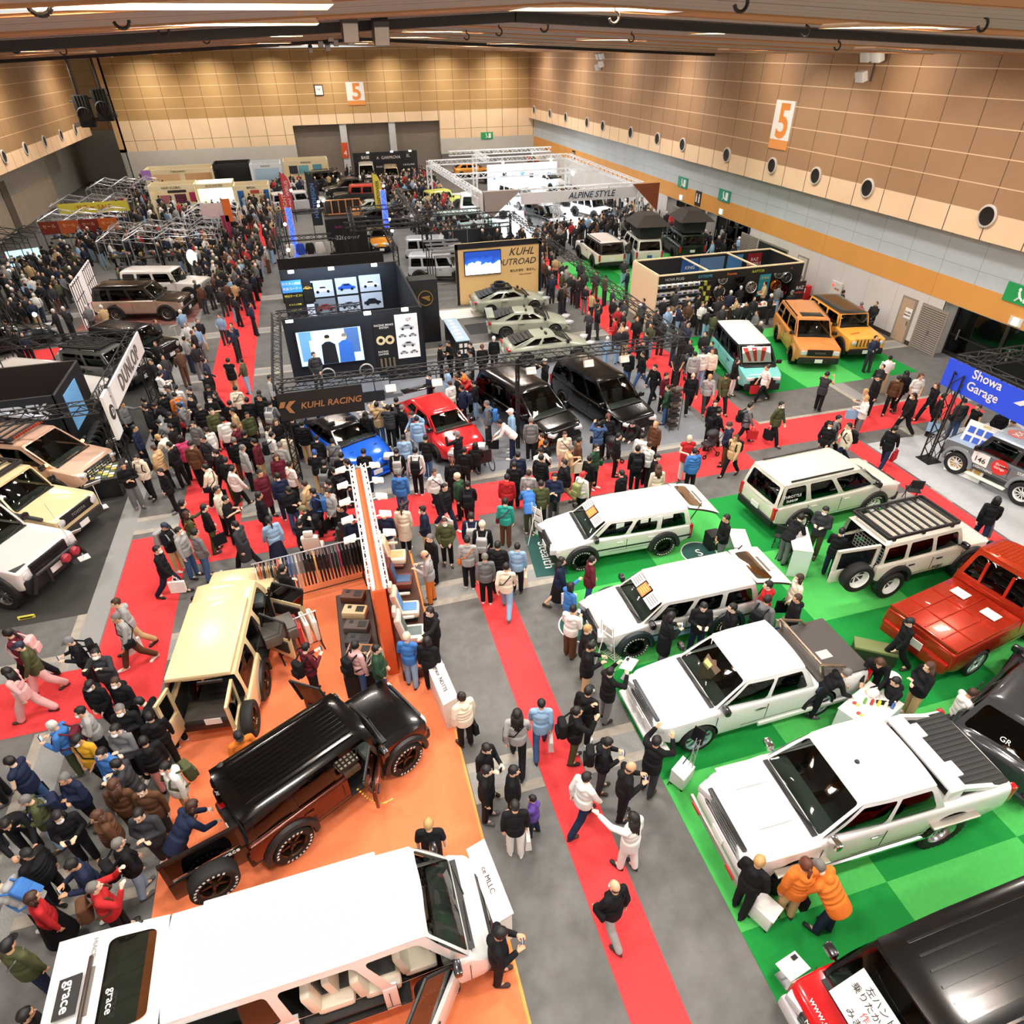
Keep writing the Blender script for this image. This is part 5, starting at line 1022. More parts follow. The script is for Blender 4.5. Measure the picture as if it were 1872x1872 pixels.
# race off-roader
o, sp = V_('race_car', 'silver and charcoal rally off-roader wearing number 146 on its door', 'car', JIM3, paint='#6f7478', roof='#a9b8c6', hood='#9fb4c8', clad='#3a3c3e', flare='#7c8186', rim='spoke10', rimc='#f4f3ef', r=.4, tw=.28, lift=.12, glass='#2f4a3a', pill='#2a2c2e'); place_by(o, (1743, 864), (1859, 920), 1, sp['wb'], sp['W']/2, 1.0)
xf, xb, hw, H, zb, z0, xw0, xw1, xr0, xr1, wr, gw = o['dims']; yy = hw+.012
MB().box((.45, hw+.005, .92), (.55, .012, .42)).build('number_board', wp, o); lettering('146', .26, mat('#1a1a1a', .5), (.45, hw+.014, .88), (-1, 0, 0), (0, 0, 1), o, bold=.01)
MB().lathe([(0, .0), (.27, 0), (.27, .012), (0, .012)], 28, mtx=M.Translation(V((-.2, hw+.0, .92)))).build('round_badge', mat('#d8322c', .4), o); lettering('Showa\nGarage', .12, wp, (-.2, hw+.016, .95), (-1, 0, 0), (0, 0, 1), o)
lettering('LIGHTNING', .12, wp, (.25, hw+.012, .62), (-1, 0, 0), (0, 0, 1), o); lettering('SSR', .15, wp, (-.85, hw+.0, 1.0), (-1, 0, 0), (0, 0, 1), o); lettering('SDA', .1, wp, (.98, hw+.012, .98), (-1, 0, 0), (0, 0, 1), o); lettering('53', .34, mat('#2d3a48', .5), (xw0+.5, 0, zb+.06), (0, -1, 0), (1, 0, .02), o)
MB().lathe([(0, 0), (.33, 0), (.33, .012), (0, .012)], 28, mtx=M.Translation(V((xw1-.45, 0, H+.0))) @ M.Rotation(pi/2, 4, 'X')).build('roof_badge', mat('#d85a48', .4), o); lettering('XX', .3, wp, (xw1-.45, 0, H+.02), (0, -1, 0), (1, 0, 0), o); lettering('BASE', .16, wp, (xw1-.95, 0, H+.01), (0, -1, 0), (1, 0, 0), o)
for s in (1, -1): MB().box((0, s*(hw+.1), .34), (1.3, .18, .05), bev=.015).build('side_step', mat('#e8efe0', .4), o)
# vehicles on the far stands
FAR = [('minivan', 'black minivan facing the crowd under the white truss stand', ALP, '#17181a', 1000, 418, -80, {}),
 ('off_road_car', 'pale blue-white off-roader under the sloped white sign beam', JIM, '#dfe9ee', 1080, 398, -70, dict(ga=.5)),
 ('minivan', 'white van with blue doors opened beneath the white trusses', VAN, '#eef2f5', 948, 378, -75, {}),
 ('off_road_car', 'lime yellow off-roader near the white truss column', JIM3, '#cfd36a', 812, 382, 15, {}),
 ('cargo_van', 'white van with pale blue window shades beside the grey canopy spike', HI, '#f1f2f2', 893, 398, -12, {}),
 ('sedan_car', 'orange car on the far white stand beside the display wall', HAT, '#e39a3c', 863, 322, -5, dict(roof='#e39a3c')),
 ('pickup_truck', 'dark pickup on the far white stand near the reception', TRI, '#2a2c2e', 915, 333, 170, {}),
 ('sedan_car', 'silver-white car near the far end of the white truss stand', HAT, '#d9dde0', 1003, 343, -70, {}),
 ('sports_coupe', 'black coupe beneath the white sign beam', CPE, '#1c1d20', 1030, 372, -75, {}),
 ('off_road_car', 'silver off-roader raised above the clothes display with its door open', WRG, '#cfd1d2', 553, 388, 8, dict(s=1)),
 ('pickup_truck', 'matt black pickup with a red cloth over its load bed', TRI, '#26292a', 640, 360, 190, {}),
 ('cargo_van', 'cream van before the black brand wall', HI, '#ece6d6', 673, 335, -95, {}),
 ('off_road_car', 'sand off-roader before the black brand wall with raised tailgate lamps', LC7, '#b9a27c', 718, 340, -95, {}),
 ('off_road_car', 'dark off-roader crowded by visitors near the yellow flag', LC25, '#23272a', 612, 345, 10, {}),
 ('sports_coupe', 'black sports car with an orange hood inside the dark truss stand', CPE, '#17181a', 698, 452, -95, dict(hood='#e0942f')),
 ('sports_coupe', 'silver sports car behind the wooden crate', CPE, '#b9c6c4', 690, 392, 5, {}),
 ('sports_coupe', 'black sports car with lit headlamps behind the dark trusses', CPE, '#1a1c22', 705, 412, -20, {}),
 ('off_road_car', 'light grey off-roader showing its front wheel beside the cream screen wall', JIM, '#c7ccd2', 806, 512, -15, {}),
 ('off_road_car', 'pale grey off-roader deeper inside the dark truss stand', JIM, '#b9bec4', 796, 478, -12, {}),
 ('minivan', 'turquoise-white wagon behind the black railing wall', VAN, '#bfe0dc', 855, 428, 10, {}),
 ('hatchback_car', 'charcoal car at the far end of the dark truss stand', HAT, '#33373a', 742, 376, -60, {}),
 ('off_road_car', 'red-topped dark off-roader among the far crowd', WRG, '#2b2d2d', 655, 375, 175, dict(roof='#c9453c')),
 ('sedan_car', 'dark sedan half hidden by the left crowd near the first red carpet', HAT, '#2c3138', 20, 640, 30, {})]
for nm, lab, base, col, px, py, deg, kw in FAR:
 kw = dict(kw); kw.pop('s', None); o, sp = V_(nm, lab, 'car', base, paint=col, **kw); p = g(px, py); place(o, p.x, p.y, deg)
# ------------------------------------------------------------------ people (facing +x, left hand at +y)
def remesh(mb, name, mats, vox, smooth=4, dec=1., disp=None):
 me0 = mb.mesh('raw', mat('#808080')); o = bpy.data.objects.new('raw', me0); COL.objects.link(o)
 md = o.modifiers.new('r', 'REMESH'); md.mode = 'VOXEL'; md.voxel_size = vox
 if smooth: sm = o.modifiers.new('s', 'SMOOTH'); sm.factor = .5; sm.iterations = smooth
 if dec < 1: d = o.modifiers.new('d', 'DECIMATE'); d.ratio = dec
 bpy.context.view_layer.update(); me = bpy.data.meshes.new_from_object(o.evaluated_get(bpy.context.evaluated_depsgraph_get())); bpy.data.objects.remove(o); bpy.data.meshes.remove(me0)
 me.name = name; me.materials.clear()
 for m in mats: me.materials.append(m)
 me.polygons.foreach_set('material_index', [0]*len(me.polygons)); me.polygons.foreach_set('use_smooth', [True]*len(me.polygons)); me.update(); return me
def cap(mb, a, b, r0, r1=None, n=10, mi=0):
 r1 = r0 if r1 is None else r1; mb.cyl(a, b, r0, r1, n, mi); mb.ell(a, (r0,)*3, mi, n, 6); mb.ell(b, (r1,)*3, mi, n, 6); return mb
def ldir(pitch, ab, s): p, b = R_(pitch), R_(ab); return V((sin(p)*cos(b), s*sin(b), -cos(p)*cos(b)))
# pose: torso lean, hip height, legs [(thigh pitch, knee bend)], arms [(shoulder pitch, outward, forearm direction)]
POSES = {
 's': dict(legs=((3, 3), (-2, 2)), arms=((-2, 9, (.12, .02, -1)), (2, 9, (.16, .02, -1)))),
 'w': dict(legs=((24, 8), (-18, 18)), arms=((-22, 8, (.1, .0, -1)), (20, 8, (.55, -.05, -1)))),
 'v': dict(legs=((-16, 20), (22, 6)), arms=((16, 8, (.5, -.05, -1)), (-18, 8, (.1, 0, -1)))),
 'p': dict(legs=((4, 4), (-2, 2)), arms=((12, 10, (.9, -.45, .28)), (8, 10, (.9, -.45, .3))), head=18),
 'a': dict(legs=((2, 2), (-2, 3)), arms=((14, 14, (.55, -.95, .12)), (10, 14, (.6, -.95, .0)))),
 'h': dict(legs=((4, 6), (-6, 4)), arms=((6, 12, (.5, -.45, -.75)), (0, 16, (.3, -.3, -.9)))),
 'c': dict(legs=((4, 4), (-4, 3)), arms=((58, 18, (.55, -.35, .85)), (54, 20, (.5, -.4, .85))), head=-4),
 'b': dict(lean=42, legs=((8, 6), (2, 8)), arms=((52, 10, (.7, -.2, -.5)), (46, 10, (.7, -.2, -.5))), head=8),
 't': dict(drop=.44, legs=((84, 84), (80, 80)), arms=((30, 10, (.9, -.3, -.1)), (30, 10, (.9, -.3, .1))), head=20),
 'r': dict(legs=((6, 4), (-6, 4)), arms=((70, 14, (.9, .1, .25)), (0, 10, (.2, 0, -1)))),
}
def skeleton(pk):
 P = POSES[pk]; J = {}; dr = P.get('drop', 0); hz = .93-dr; ln = R_(P.get('lean', 0)); T = M.Translation(V((0, 0, hz))) @ M.Rotation(ln, 4, 'Y') @ M.Translation(V((0, 0, -hz)))
 t = lambda p: T @ V(p)
 low = 9
 for k, s in ((0, 1), (1, -1)):
  th, kn = P['legs'][k]; h = V((0, s*.085, hz)); K = h+ldir(th, 2, s)*.43; A = K+ldir(th-kn, 0, s)*.41; J['hip', s], J['knee', s], J['ank', s] = h, K, A; low = min(low, A.z)
 dz = .085-low
 for k in J: J[k] = J[k]+V((0, 0, dz))
 U = V((0, 0, dz))
 for k, s in ((0, 1), (1, -1)):
  sp_, ab, fd = P['arms'][k]; S_ = t((0, s*.185, hz+.485))+U; E_ = S_+(M.Rotation(ln*.6, 3, 'Y') @ ldir(sp_, ab, s))*.285; f = V((fd[0], fd[1]*s, fd[2])).normalized(); W = E_+f*.25; J['sh', s], J['el', s], J['wr', s], J['fd', s] = S_, E_, W, f
 for n, p in (('pel', (0, 0, hz+.02)), ('bel', (0.01, 0, hz+.17)), ('che', (.005, 0, hz+.37)), ('nk', (-.005, 0, hz+.52)), ('nk2', (.012, 0, hz+.6))): J[n] = t(p)+U
 J['T'] = M.Translation(U) @ T; hp = R_(P.get('head', 4)) - ln*.55
 J['H'] = M.Translation(J['nk2']) @ M.Rotation(ln+hp, 4, 'Y') @ M.Translation(V((.015, 0, .085))); J['hz'] = hz; return J
SK = {k: skeleton(k) for k in POSES}
def hand(mb, W, f, s):
 """palm, four unequal bent fingers and a thumb leaving the side of the palm"""
 up = V((0, 0, 1)) if abs(f.z) < .8 else V((1, 0, 0)); sd = f.cross(up).normalized(); nr = sd.cross(f).normalized()
 if abs(f.z) > .8: sd, nr = V((1, 0, 0)), V((0, -s, 0))
 else: nr = -up*1.0; nr = (nr-f*nr.dot(f)).normalized(); sd = f.cross(nr).normalized()*s
 cap(mb, W, W+f*.03, .026, .026, 8); 
 for k in range(4):
  o = sd*((k-1.5)*.0185); cap(mb, W+f*.02+o*.7, W+f*.085+o, .0125, .0115, 6); L = (.036, .042, .039, .03)[k]; a = W+f*.085+o; d1 = (f*.85+nr*.5).normalized(); b = a+d1*L; d2 = (f*.4+nr*.9).normalized(); cap(mb, a, b, .0105, .0095, 6); cap(mb, b, b+d2*L*.8, .0095, .008, 6)
 a = W+f*.03+sd*-.03; b = a+(f*.6-sd*.7+nr*.3).normalized()*.04; cap(mb, a, b, .0125, .011, 6); cap(mb, b, b+(f*.9+nr*.4).normalized()*.03, .011, .009, 6)
_pm = {}
SKIN = [mat('#e8bfa0', .55), mat('#dcae8c', .55), mat('#efcdb3', .55), mat('#d2a07c', .55)]
def body_mesh(pk):
 if ('b', pk) in _pm: return _pm['b', pk]
 J = SK[pk]; mb = MB(); H = J['H']; h = lambda p: H @ V(p); q = H.to_quaternion().to_matrix()
 mb.ell(h((-.005, 0, .03)), (.098, .078, .1), rot=q, seg=16, rings=12); mb.ell(h((.03, 0, -.045)), (.062, .056, .07), rot=q, seg=14, rings=10); mb.ell(h((.05, 0, -.085)), (.03, .03, .025), rot=q)
 cap(mb, h((.088, 0, .005)), h((.106, 0, -.028)), .011, .015, 8); mb.ell(h((.084, 0, -.062)), (.013, .024, .009), rot=q)
 for s in (1, -1): mb.ell(h((.082, s*.03, .024)), (.016, .024, .01), rot=q); mb.ell(h((-.002, s*.08, -.008)), (.02, .01, .032), rot=q)
 cap(mb, J['nk'], h((-.01, 0, -.05)), .06, .056)
 cap(mb, J['pel'], J['bel'], .11, .1); cap(mb, J['bel'], J['che'], .1, .11); cap(mb, J['sh', 1], J['sh', -1], .06); cap(mb, J['che'], J['nk'], .1, .06)
 for s in (1, -1):
  cap(mb, J['hip', s], J['knee', s], .075, .05); cap(mb, J['knee', s], J['ank', s], .05, .034); cap(mb, J['ank', s], J['ank', s]+V((.1, 0, -.04)), .034, .03)
  cap(mb, J['sh', s], J['el', s], .046, .038); cap(mb, J['el', s], J['wr', s], .037, .026); hand(mb, J['wr', s]+J['fd', s]*.03, J['fd', s], s)
 _pm['b', pk] = remesh(mb, 'body', [SKIN[0]], .0065, 2, .4); return _pm['b', pk]
def jacket_mesh(pk, ty):
 if ('j', pk, ty) in _pm: return _pm['j', pk, ty]
 J = SK[pk]; mb = MB(); T = J['T']; hz = J['hz']; t = lambda x, y, z: T @ V((x, y, hz+z)); q = T.to_quaternion().to_matrix(); f = {'s': 1., 'j': 1.08, 'h': 1.1, 'p': 1.25, 'c': 1.14, 'v': 1.16, 't': 1.}[ty]
 for z, rx, ry, rz in ((.0, .135, .178, .12), (.12, .13, .17, .15), (.26, .132, .178, .17), (.38, .125, .192, .13)): mb.ell(t(0, 0, z), (rx*f, ry*(.5+.5*f), rz), rot=q, seg=18, rings=10)
 if pk != 't': mb.lathe([(0, .16), (1, .14), (1.02, .0), (1.0, -.09 if ty in 'hspt' else -.15), (0, -.09 if ty in 'hspt' else -.15)], 24, mtx=T @ M.Translation(V((0, 0, hz))) @ M.Diagonal((.148*f, .182*f**.6, 1, 1)) @ M.Rotation(pi/2, 4, 'X') @ M.Diagonal((1, 1, -1, 1)))
 cap(mb, J['sh', 1].lerp(J['sh', -1], .06), J['sh', 1].lerp(J['sh', -1], .94), .072*f**.5); cap(mb, J['che'], J['nk'], .11, .072)
 for s in (1, -1):
  e = J['el', s]; w = J['wr', s]
  if ty == 't': cap(mb, J['sh', s], J['sh', s].lerp(e, .75), .066, .062)
  elif ty == 'v': cap(mb, J['sh', s], J['sh', s].lerp(e, .12), .07, .066)
  else: cap(mb, J['sh', s], e, .064*f, .055*f); cap(mb, e, w, .054*f, .044*f)
  if ty == 'p':
   for k in range(1, 6): mb.ell(J['sh', s].lerp(e, k/6), (.085, .085, .05)); mb.ell(e.lerp(w, k/6), (.07, .07, .045))
 if ty == 'p':
  for z in (.0, .1, .2, .3, .4): mb.ell(t(0, 0, z), (.178, .222, .06), rot=q, seg=18)
 if ty in ('h', 'p'): mb.ell(t(-.1, 0, .5), (.075, .1, .08), rot=q); mb.ell(t(-.03, 0, .55), (.085, .09, .035), rot=q)
 elif ty != 't': mb.lathe([(.078, -.02), (.09, .0), (.078, .03), (.066, .0)], 16, mtx=M.Translation(J['nk']+(q @ V((0, 0, .02)))) @ q.to_4x4() @ M.Rotation(pi/2, 4, 'X'), closed=True)
 if ty == 'c': mb.lathe([(0, .5), (.2, .5), (.19, .0), (.165, -.15), (0, -.15)], 20, mtx=M.Translation(J['pel']+V((0, 0, .0))) @ M.Rotation(-pi/2, 4, 'X') @ M.Diagonal((.82, 1, 1.05, 1)))
 _pm['j', pk, ty] = remesh(mb, 'jacket', [mat('#333')] if False else [mat('#333333')], .0135, 3 if ty != 'p' else 2, .55); return _pm['j', pk, ty]
def trousers_mesh(pk, ty):
 if ('t', pk, ty) in _pm: return _pm['t', pk, ty]
 J = SK[pk]; mb = MB(); mb.ell(J['pel']+V((0, 0, .0)), (.12, .158, .13), seg=16, rings=10)
 if ty == 'k':
  mb.lathe([(0, .62), (.26, .62), (.17, .0), (.13, -.1), (0, -.1)], 22, mtx=M.Translation(J['pel']) @ M.Rotation(-pi/2, 4, 'X'))
 else:
  w = 1.25 if ty == 'w' else 1.
  for s in (1, -1): cap(mb, J['hip', s]+V((0, 0, -.02)), J['knee', s], .1, .08*w); cap(mb, J['knee', s], J['ank', s]+V((0, 0, .01)), .08*w, .068*w)
 _pm['t', pk, ty] = remesh(mb, 'trousers', [mat('#333333')], .0135, 3, .5); return _pm['t', pk, ty]
def shoe_mesh(pk, s):
 if ('s', pk, s) in _pm: return _pm['s', pk, s]
 A = SK[pk]['ank', s]; up = A.z > .13; mb = MB(); d = V((cos(.15*s), sin(.15*s), -.5 if up else 0)).normalized(); z = -.045
 mb.ell(A+V((0, 0, -.02)), (.055, .045, .05)); cap(mb, A+V((-.03, 0, z)), A+d*.13+V((0, 0, z)), .042, .036); mb.ell(A+d*.16+V((0, 0, z-.003)), (.055, .044, .034)); mb.ell(A+d*.06+V((0, 0, z-.022)), (.15, .047, .018), rot=M.Rotation(.15*s, 3, 'Z'))
 _pm['s', pk, s] = remesh(mb, 'shoe', [mat('#333333')], .011, 2, .6); return _pm['s', pk, s]
def hair_mesh(ty, lng=False):
 if ('h', ty) in _pm: return _pm['h', ty]
 mb = MB()
 def shell(c, r, keep, n=20):
  e = MB().ell((0, 0, 0), r, 0, n, 14); fs = [f for f in e.f if keep(sum((V(e.v[i]) for i in f), V())/len(f))]; use = sorted({i for f in fs for i in f}); mp = {i: k for k, i in enumerate(use)}
  mb.add([V(e.v[i])*(1+.035*sin(37*e.v[i][0]+61*e.v[i][1]))+V(c) for i in use], [tuple(mp[i] for i in f) for f in fs])
 if ty == 'd': shell((-.012, 0, .02), (.101, .086, .1), lambda p: p.z < .0 and p.x < .02)
 elif ty in 'short': shell((-.012, 0, .038), (.107, .092, .108), lambda p: p.z > .045 or p.x < -.005 and p.z > -.075 or p.z > .0 and abs(p.y) > .07)
 elif ty == 'cap':
  shell((-.006, 0, .04), (.108, .09, .1), lambda p: p.z > .0); shell((-.01, 0, .02), (.102, .086, .1), lambda p: p.z < .02 and p.x < -.01)
  mb.add([(.07+.1*cos(a)*1., .082*sin(a), .045-.01*cos(a)) for a in [-pi/2+pi*i/10 for i in range(11)]], [tuple(range(11)), tuple(range(10, -1, -1))])
 elif ty == 'beanie': shell((-.01, 0, .045), (.112, .095, .118), lambda p: p.z > -.02); mb.lathe([(.1, -.02), (.115, .0), (.1, .03)], 20, mtx=M.Translation(V((-.008, 0, .045))) @ M.Diagonal((1, .86, 1, 1)) @ M.Rotation(pi/2, 4, 'X'))
 else:
  shell((-.012, 0, .036), (.112, .098, .112), lambda p: p.z > .045 or p.x < .02 and p.z > -.1 or p.z > -.02 and abs(p.y) > .072)
  if ty == 'bob':
   for k in range(-3, 4): cap(mb, V((-.07+.01*abs(k), k*.026, .02)), V((-.07+.016*abs(k), k*.03, -.11)), .036, .026, 8)
   for s in (1, -1): cap(mb, V((.0, s*.085, .02)), V((.02, s*.088, -.09)), .026, .016, 8)
  if ty == 'long':
   for k in range(-3, 4): cap(mb, V((-.075+.01*abs(k), k*.026, .02)), V((-.135+.02*abs(k), k*.036, -.3)), .04, .026, 8)
   for s in (1, -1): cap(mb, V((-.01, s*.085, .02)), V((-.02, s*.1, -.2)), .026, .018, 8)
  if ty == 'tail': mb.ell((-.12, 0, .05), (.03, .03, .03)); cap(mb, V((-.13, 0, .04)), V((-.15, 0, -.2)), .035, .012, 8)
  if ty == 'bun': mb.ell((-.09, 0, .13), (.045, .045, .04))
 _pm['h', ty] = mb.mesh('hair', mat('#161312', .5), 60) if ty in ('cap',) else remesh_or(mb, ty); return _pm['h', ty]
def remesh_or(mb, ty): return mb.mesh('hair', mat('#161312', .5), 180)
def face_mesh():
 if 'f' in _pm: return _pm['f']
 mb = MB()
 for s in (1, -1): mb.ell((.083, s*.031, .008), (.009, .013, .006), 0, 8, 6); mb.box((.09, s*.032, .03), (.008, .03, .006), 0, bev=.002)
 mb.ell((.092, 0, -.066), (.006, .02, .005), 1, 8, 6); _pm['f'] = mb.mesh('face_features', [mat('#1c1513', .4), mat('#b5695c', .5)]); return _pm['f']
def mask_mesh():
 if 'm' in _pm: return _pm['m']
 mb = MB(); e = MB().ell((0, 0, 0), (.062, .066, .055), 0, 16, 10); fs = [f for f in e.f if sum(e.v[i][0] for i in f)/len(f) > -.005]; mb.add([V(p)+V((.058, 0, -.055)) for p in e.v], fs); _pm['m'] = mb.mesh('face_mask', mat('#f0f0ef', .7), 180); return _pm['m']
CLR = dict(k='#17171a', g='#6f7072', G='#a3a3a1', w='#e6e4df', n='#1f2740', b='#5b3d2a', t='#c6a87c', r='#b3272b', o='#d9772e', y='#dca530', l='#8fb0cf', d='#3f5c86', e='#4b4f33', p='#e2b0ae', v='#5d4593', c='#e8dcc4', m='#5e1f2a', a='#3f74b8', q='#2f9a8c', s='#35363a', f='#2c4a36', i='#b9c7d4', u='#d24a74', x='#8a8f5a')
CNAME = dict(k='black', g='grey', G='light grey', w='white', n='navy', b='brown', t='tan', r='red', o='orange', y='yellow', l='light blue', d='denim blue', e='olive', p='pink', v='purple', c='cream', m='maroon', a='blue', q='teal', s='charcoal', f='dark green', i='pale blue', u='magenta', x='moss green')
TNAME = dict(s='sweater', j='jacket', h='hoodie', p='puffer jacket', c='long coat', v='vest', t='T-shirt')
HST = dict(k=('short', '#141110', 'short black hair'), b=('short', '#3b2418', 'short brown hair'), g=('short', '#6d6a66', 'grey hair'), w=('short', '#c9c6bf', 'silver hair'), y=('short', '#b8945c', 'blond hair'), d=('d', '#3d3a37', 'bald head'), l=('long', '#15110f', 'long black hair'), m=('long', '#4a2c1c', 'long brown hair'), r=('tail', '#5b2d1a', 'reddish tied hair'), T=('tail', '#15110f', 'black ponytail'), B=('bob', '#3a2015', 'brown bob'), O=('bob', '#161211', 'black bob'), n=('bun', '#2a1b14', 'dark topknot'), c=('cap', '#151516', 'black cap'), N=('cap', '#1f2740', 'navy cap'), W=('cap', '#e8e6e0', 'white cap'), R=('cap', '#b8282b', 'red cap'), G=('cap', '#76777a', 'grey cap'), A=('cap', '#2c4a8c', 'blue cap'), h=('beanie', '#17171a', 'black beanie'), H=('beanie', '#d8c9ac', 'cream beanie'), D=('beanie', '#4a2a22', 'brown beanie'), X=('cap', '#6d6a4c', 'camouflage cap'))
PNAME = dict(s='standing', w='walking', v='walking', p='looking at a phone', a='arms folded', h='hands in front', c='holding up a camera', b='bending forward', t='seated', r='reaching out an arm')
FACE = dict(N=90, NE=45, E=0, SE=-45, S=-90, SW=-135, W=180, NW=135)
def cm_(c): return mat(CLR[c], .8, noise=.06, nscale=9, spec=.2)
PEOPLE = []
def put(o, name, me, m, mtx=None):
 c = bpy.data.objects.new(name, me); COL.objects.link(c); c.parent = o
 if mtx is not None: c.matrix_local = mtx
 if m is not None and c.material_slots:
  c.material_slots[0].link = 'OBJECT'; c.material_slots[0].material = m
 return c
def person(P, deg, pk, top, bot, hair, extra='', s=1., where='', fine=True):
 o = bpy.data.objects.new('person', body_mesh(pk)); COL.objects.link(o); o.material_slots[0].link = 'OBJECT'; o.material_slots[0].material = rnd.choice(SKIN)
 o.location = (P[0], P[1], P[2] if len(P) > 2 else .006); o.rotation_euler = (0, 0, R_(deg)); o.scale = (s, s, s); J = SK[pk]
 tc, tt = top[0], top[1]; put(o, 'jacket', jacket_mesh(pk, tt), cm_(tc)); bt = bot[1] if len(bot) > 1 else 'p'
 put(o, 'skirt' if bt == 'k' else 'trousers', trousers_mesh(pk, bt), cm_(bot[0])); sc = mat(rnd.choice(['#e6e4df', '#17171a', '#17171a', '#e6e4df', '#5b5b5e', '#3b2a20']), .6)
 for q in (1, -1): put(o, 'shoe', shoe_mesh(pk, q), sc)
 hs = HST[hair]; put(o, 'hair' if hs[0] not in ('cap', 'beanie') else hs[0], hair_mesh(hs[0]), mat(hs[1], .55), J['H'])
 if fine: put(o, 'face_features', face_mesh(), None, J['H'])
 if 'M' in extra: put(o, 'face_mask', mask_mesh(), None, J['H'])
 if 'L' in extra: lettering('grace', .16, mat('#e8e8e6', .6), tuple(J['T'] @ V((-.158, 0, J['hz']+.34))), (0, -1, 0), (0, 0, 1), o)
 o['category'] = 'person'; PEOPLE.append([o, top, bot, hair, extra, pk, where]); return o
_bag = {}
def bag(kind, col, person_o, pk, lab):
 """a bag carried by a person is a thing of its own"""
 J = SK[pk]; key = (kind, pk)
 if key not in _bag:
  T = J['T']; hz = J['hz']; t = lambda x, y, z: T @ V((x, y, hz+z)); q = T.to_quaternion().to_matrix(); parts = []
  if kind == 'backpack':
   a = MB().box(t(-.27, 0, .26), (.17, .3, .44), rot=q, bev=.06); b = MB().box(t(-.37, 0, .16), (.06, .24, .2), rot=q, bev=.03); c = [MB(), MB()]
   for s in (1, -1): c[s > 0].path([t(-.2, s*.11, .44), t(-.06, s*.13, .535), t(.1, s*.13, .46), t(.155, s*.14, .3), t(.02, s*.2, .12), t(-.18, s*.14, .08)], .02, 6)
   parts = [('pack', remesh(a, 'pack', [mat('#222222')], .014, 2, .5)), ('pocket', b.mesh('pocket', mat('#222222'))), *[('strap', q_.mesh('strap', mat('#222222'))) for q_ in c]]
  elif kind == 'shoulder_bag':
   a = MB().box(t(.06, .24, .02), (.26, .1, .2), rot=q, bev=.04); c = MB().path([t(.02, .2, .1), t(.165, .05, .3), t(.08, -.12, .5), t(-.1, -.12, .48), t(-.17, .06, .25), t(-.02, .22, .1)], .013, 6); parts = [('pouch', a.mesh('pouch', mat('#222222'))), ('strap', c.mesh('strap', mat('#222222')))]
  else:
   W = J['wr', -1]+J['fd', -1]*.11; a = MB(); w, hh, dpt = .19, .34, .06; z0 = W.z-.14
   a.add([(W.x-w, W.y-dpt*1.1, z0-hh), (W.x+w, W.y-dpt*1.1, z0-hh), (W.x+w, W.y+dpt, z0-hh), (W.x-w, W.y+dpt, z0-hh), (W.x-w*1.08, W.y-dpt*.6, z0), (W.x+w*1.08, W.y-dpt*.6, z0), (W.x+w*1.08, W.y+dpt*.6, z0), (W.x-w*1.08, W.y+dpt*.6, z0)], [(0, 1, 5, 4), (1, 2, 6, 5), (2, 3, 7, 6), (3, 0, 4, 7), (3, 2, 1, 0), (4, 5, 6, 7)])
   c = MB(); [c.path([(W.x-.09, W.y+q_*dpt*.6, z0), (W.x-.04, W.y+q_*.01, W.z-.01), (W.x+.04, W.y+q_*.01, W.z-.01), (W.x+.09, W.y+q_*dpt*.6, z0)], .008, 5) for q_ in (1, -1)]; parts = [('sack', a.mesh('sack', mat('#222222'))), ('handles', c.mesh('handles', mat('#222222')))]
  _bag[key] = parts
 o = thing(kind, lab, 'bag'); o.matrix_world = M.Translation(person_o.location) @ M.Rotation(person_o.rotation_euler.z, 4, 'Z') @ M.Diagonal((person_o.scale.x,)*3+(1,))
 for nm, me in _bag[key]: put(o, nm, me, cm_(col))
 return o
def phone(person_o, pk):
 W = (SK[pk]['wr', 1]+SK[pk]['wr', -1])/2+V((.13, 0, .05)); o = thing('phone', 'phone', 'phone'); o.matrix_world = M.Translation(person_o.location) @ M.Rotation(person_o.rotation_euler.z, 4, 'Z')
 MB().box(W, (.02, .075, .15), bev=.006).build('case', mat('#1a1a1c', .3), o); MB().box(W-V((.012, 0, 0)), (.004, .066, .135)).build('screen', mat('#b9d2f0', .2, emit=.6), o); return o
LMK = [(k, g(x, y)) for k, x, y in (('the blue coupe', 640, 810), ('the red hatchback', 810, 800), ('the black minivans', 1060, 790), ('the wheel shop', 1320, 570), ('the turquoise minivan', 1370, 690), ('the orange off-roaders', 1500, 650), ('the blue arch', 1760, 760), ('the rally car', 1800, 880), ('the ivory minivan', 1510, 950), ('the ivory wagon', 1130, 1010), ('the silver wagon', 1240, 1160), ('the neon-wheeled pickup', 1370, 1320), ('the lifted pickup', 1560, 1560), ('the red micro truck', 1790, 1190), ('the red van', 1620, 1800), ('the narrow red carpet', 1040, 1420), ('the clothes rail', 590, 1090), ('the orange partition', 700, 1130), ('the cream off-roader', 340, 1330), ('the brown off-roader', 600, 1500), ('the white van', 880, 1780), ('the raised tailgate', 160, 1720), ('the red carpet corner', 200, 1230), ('the black stand', 190, 960), ('the stacked tyres', 290, 740), ('the tall white sign', 240, 690), ('the grey coupes', 950, 640), ('the cream screen wall', 870, 560), ('the stage', 620, 710), ('the bronze off-roader', 260, 590), ('the long red carpet', 430, 640), ('the white scaffold stalls', 310, 470), ('the cream booths', 360, 385), ('the brand wall', 700, 350), ('the white truss stand', 930, 400), ('the sloped sign beam', 1100, 385), ('the roof tents', 1190, 490), ('the door alcoves', 1290, 455), ('the distant red carpet', 1130, 590), ('the floor strip', 120, 1400), ('the utility strip', 240, 1010), ('the wide red carpet', 620, 960), ('the carpet crossing', 1300, 830), ('the dark truss stand', 620, 500), ('the seat display', 750, 1000))]
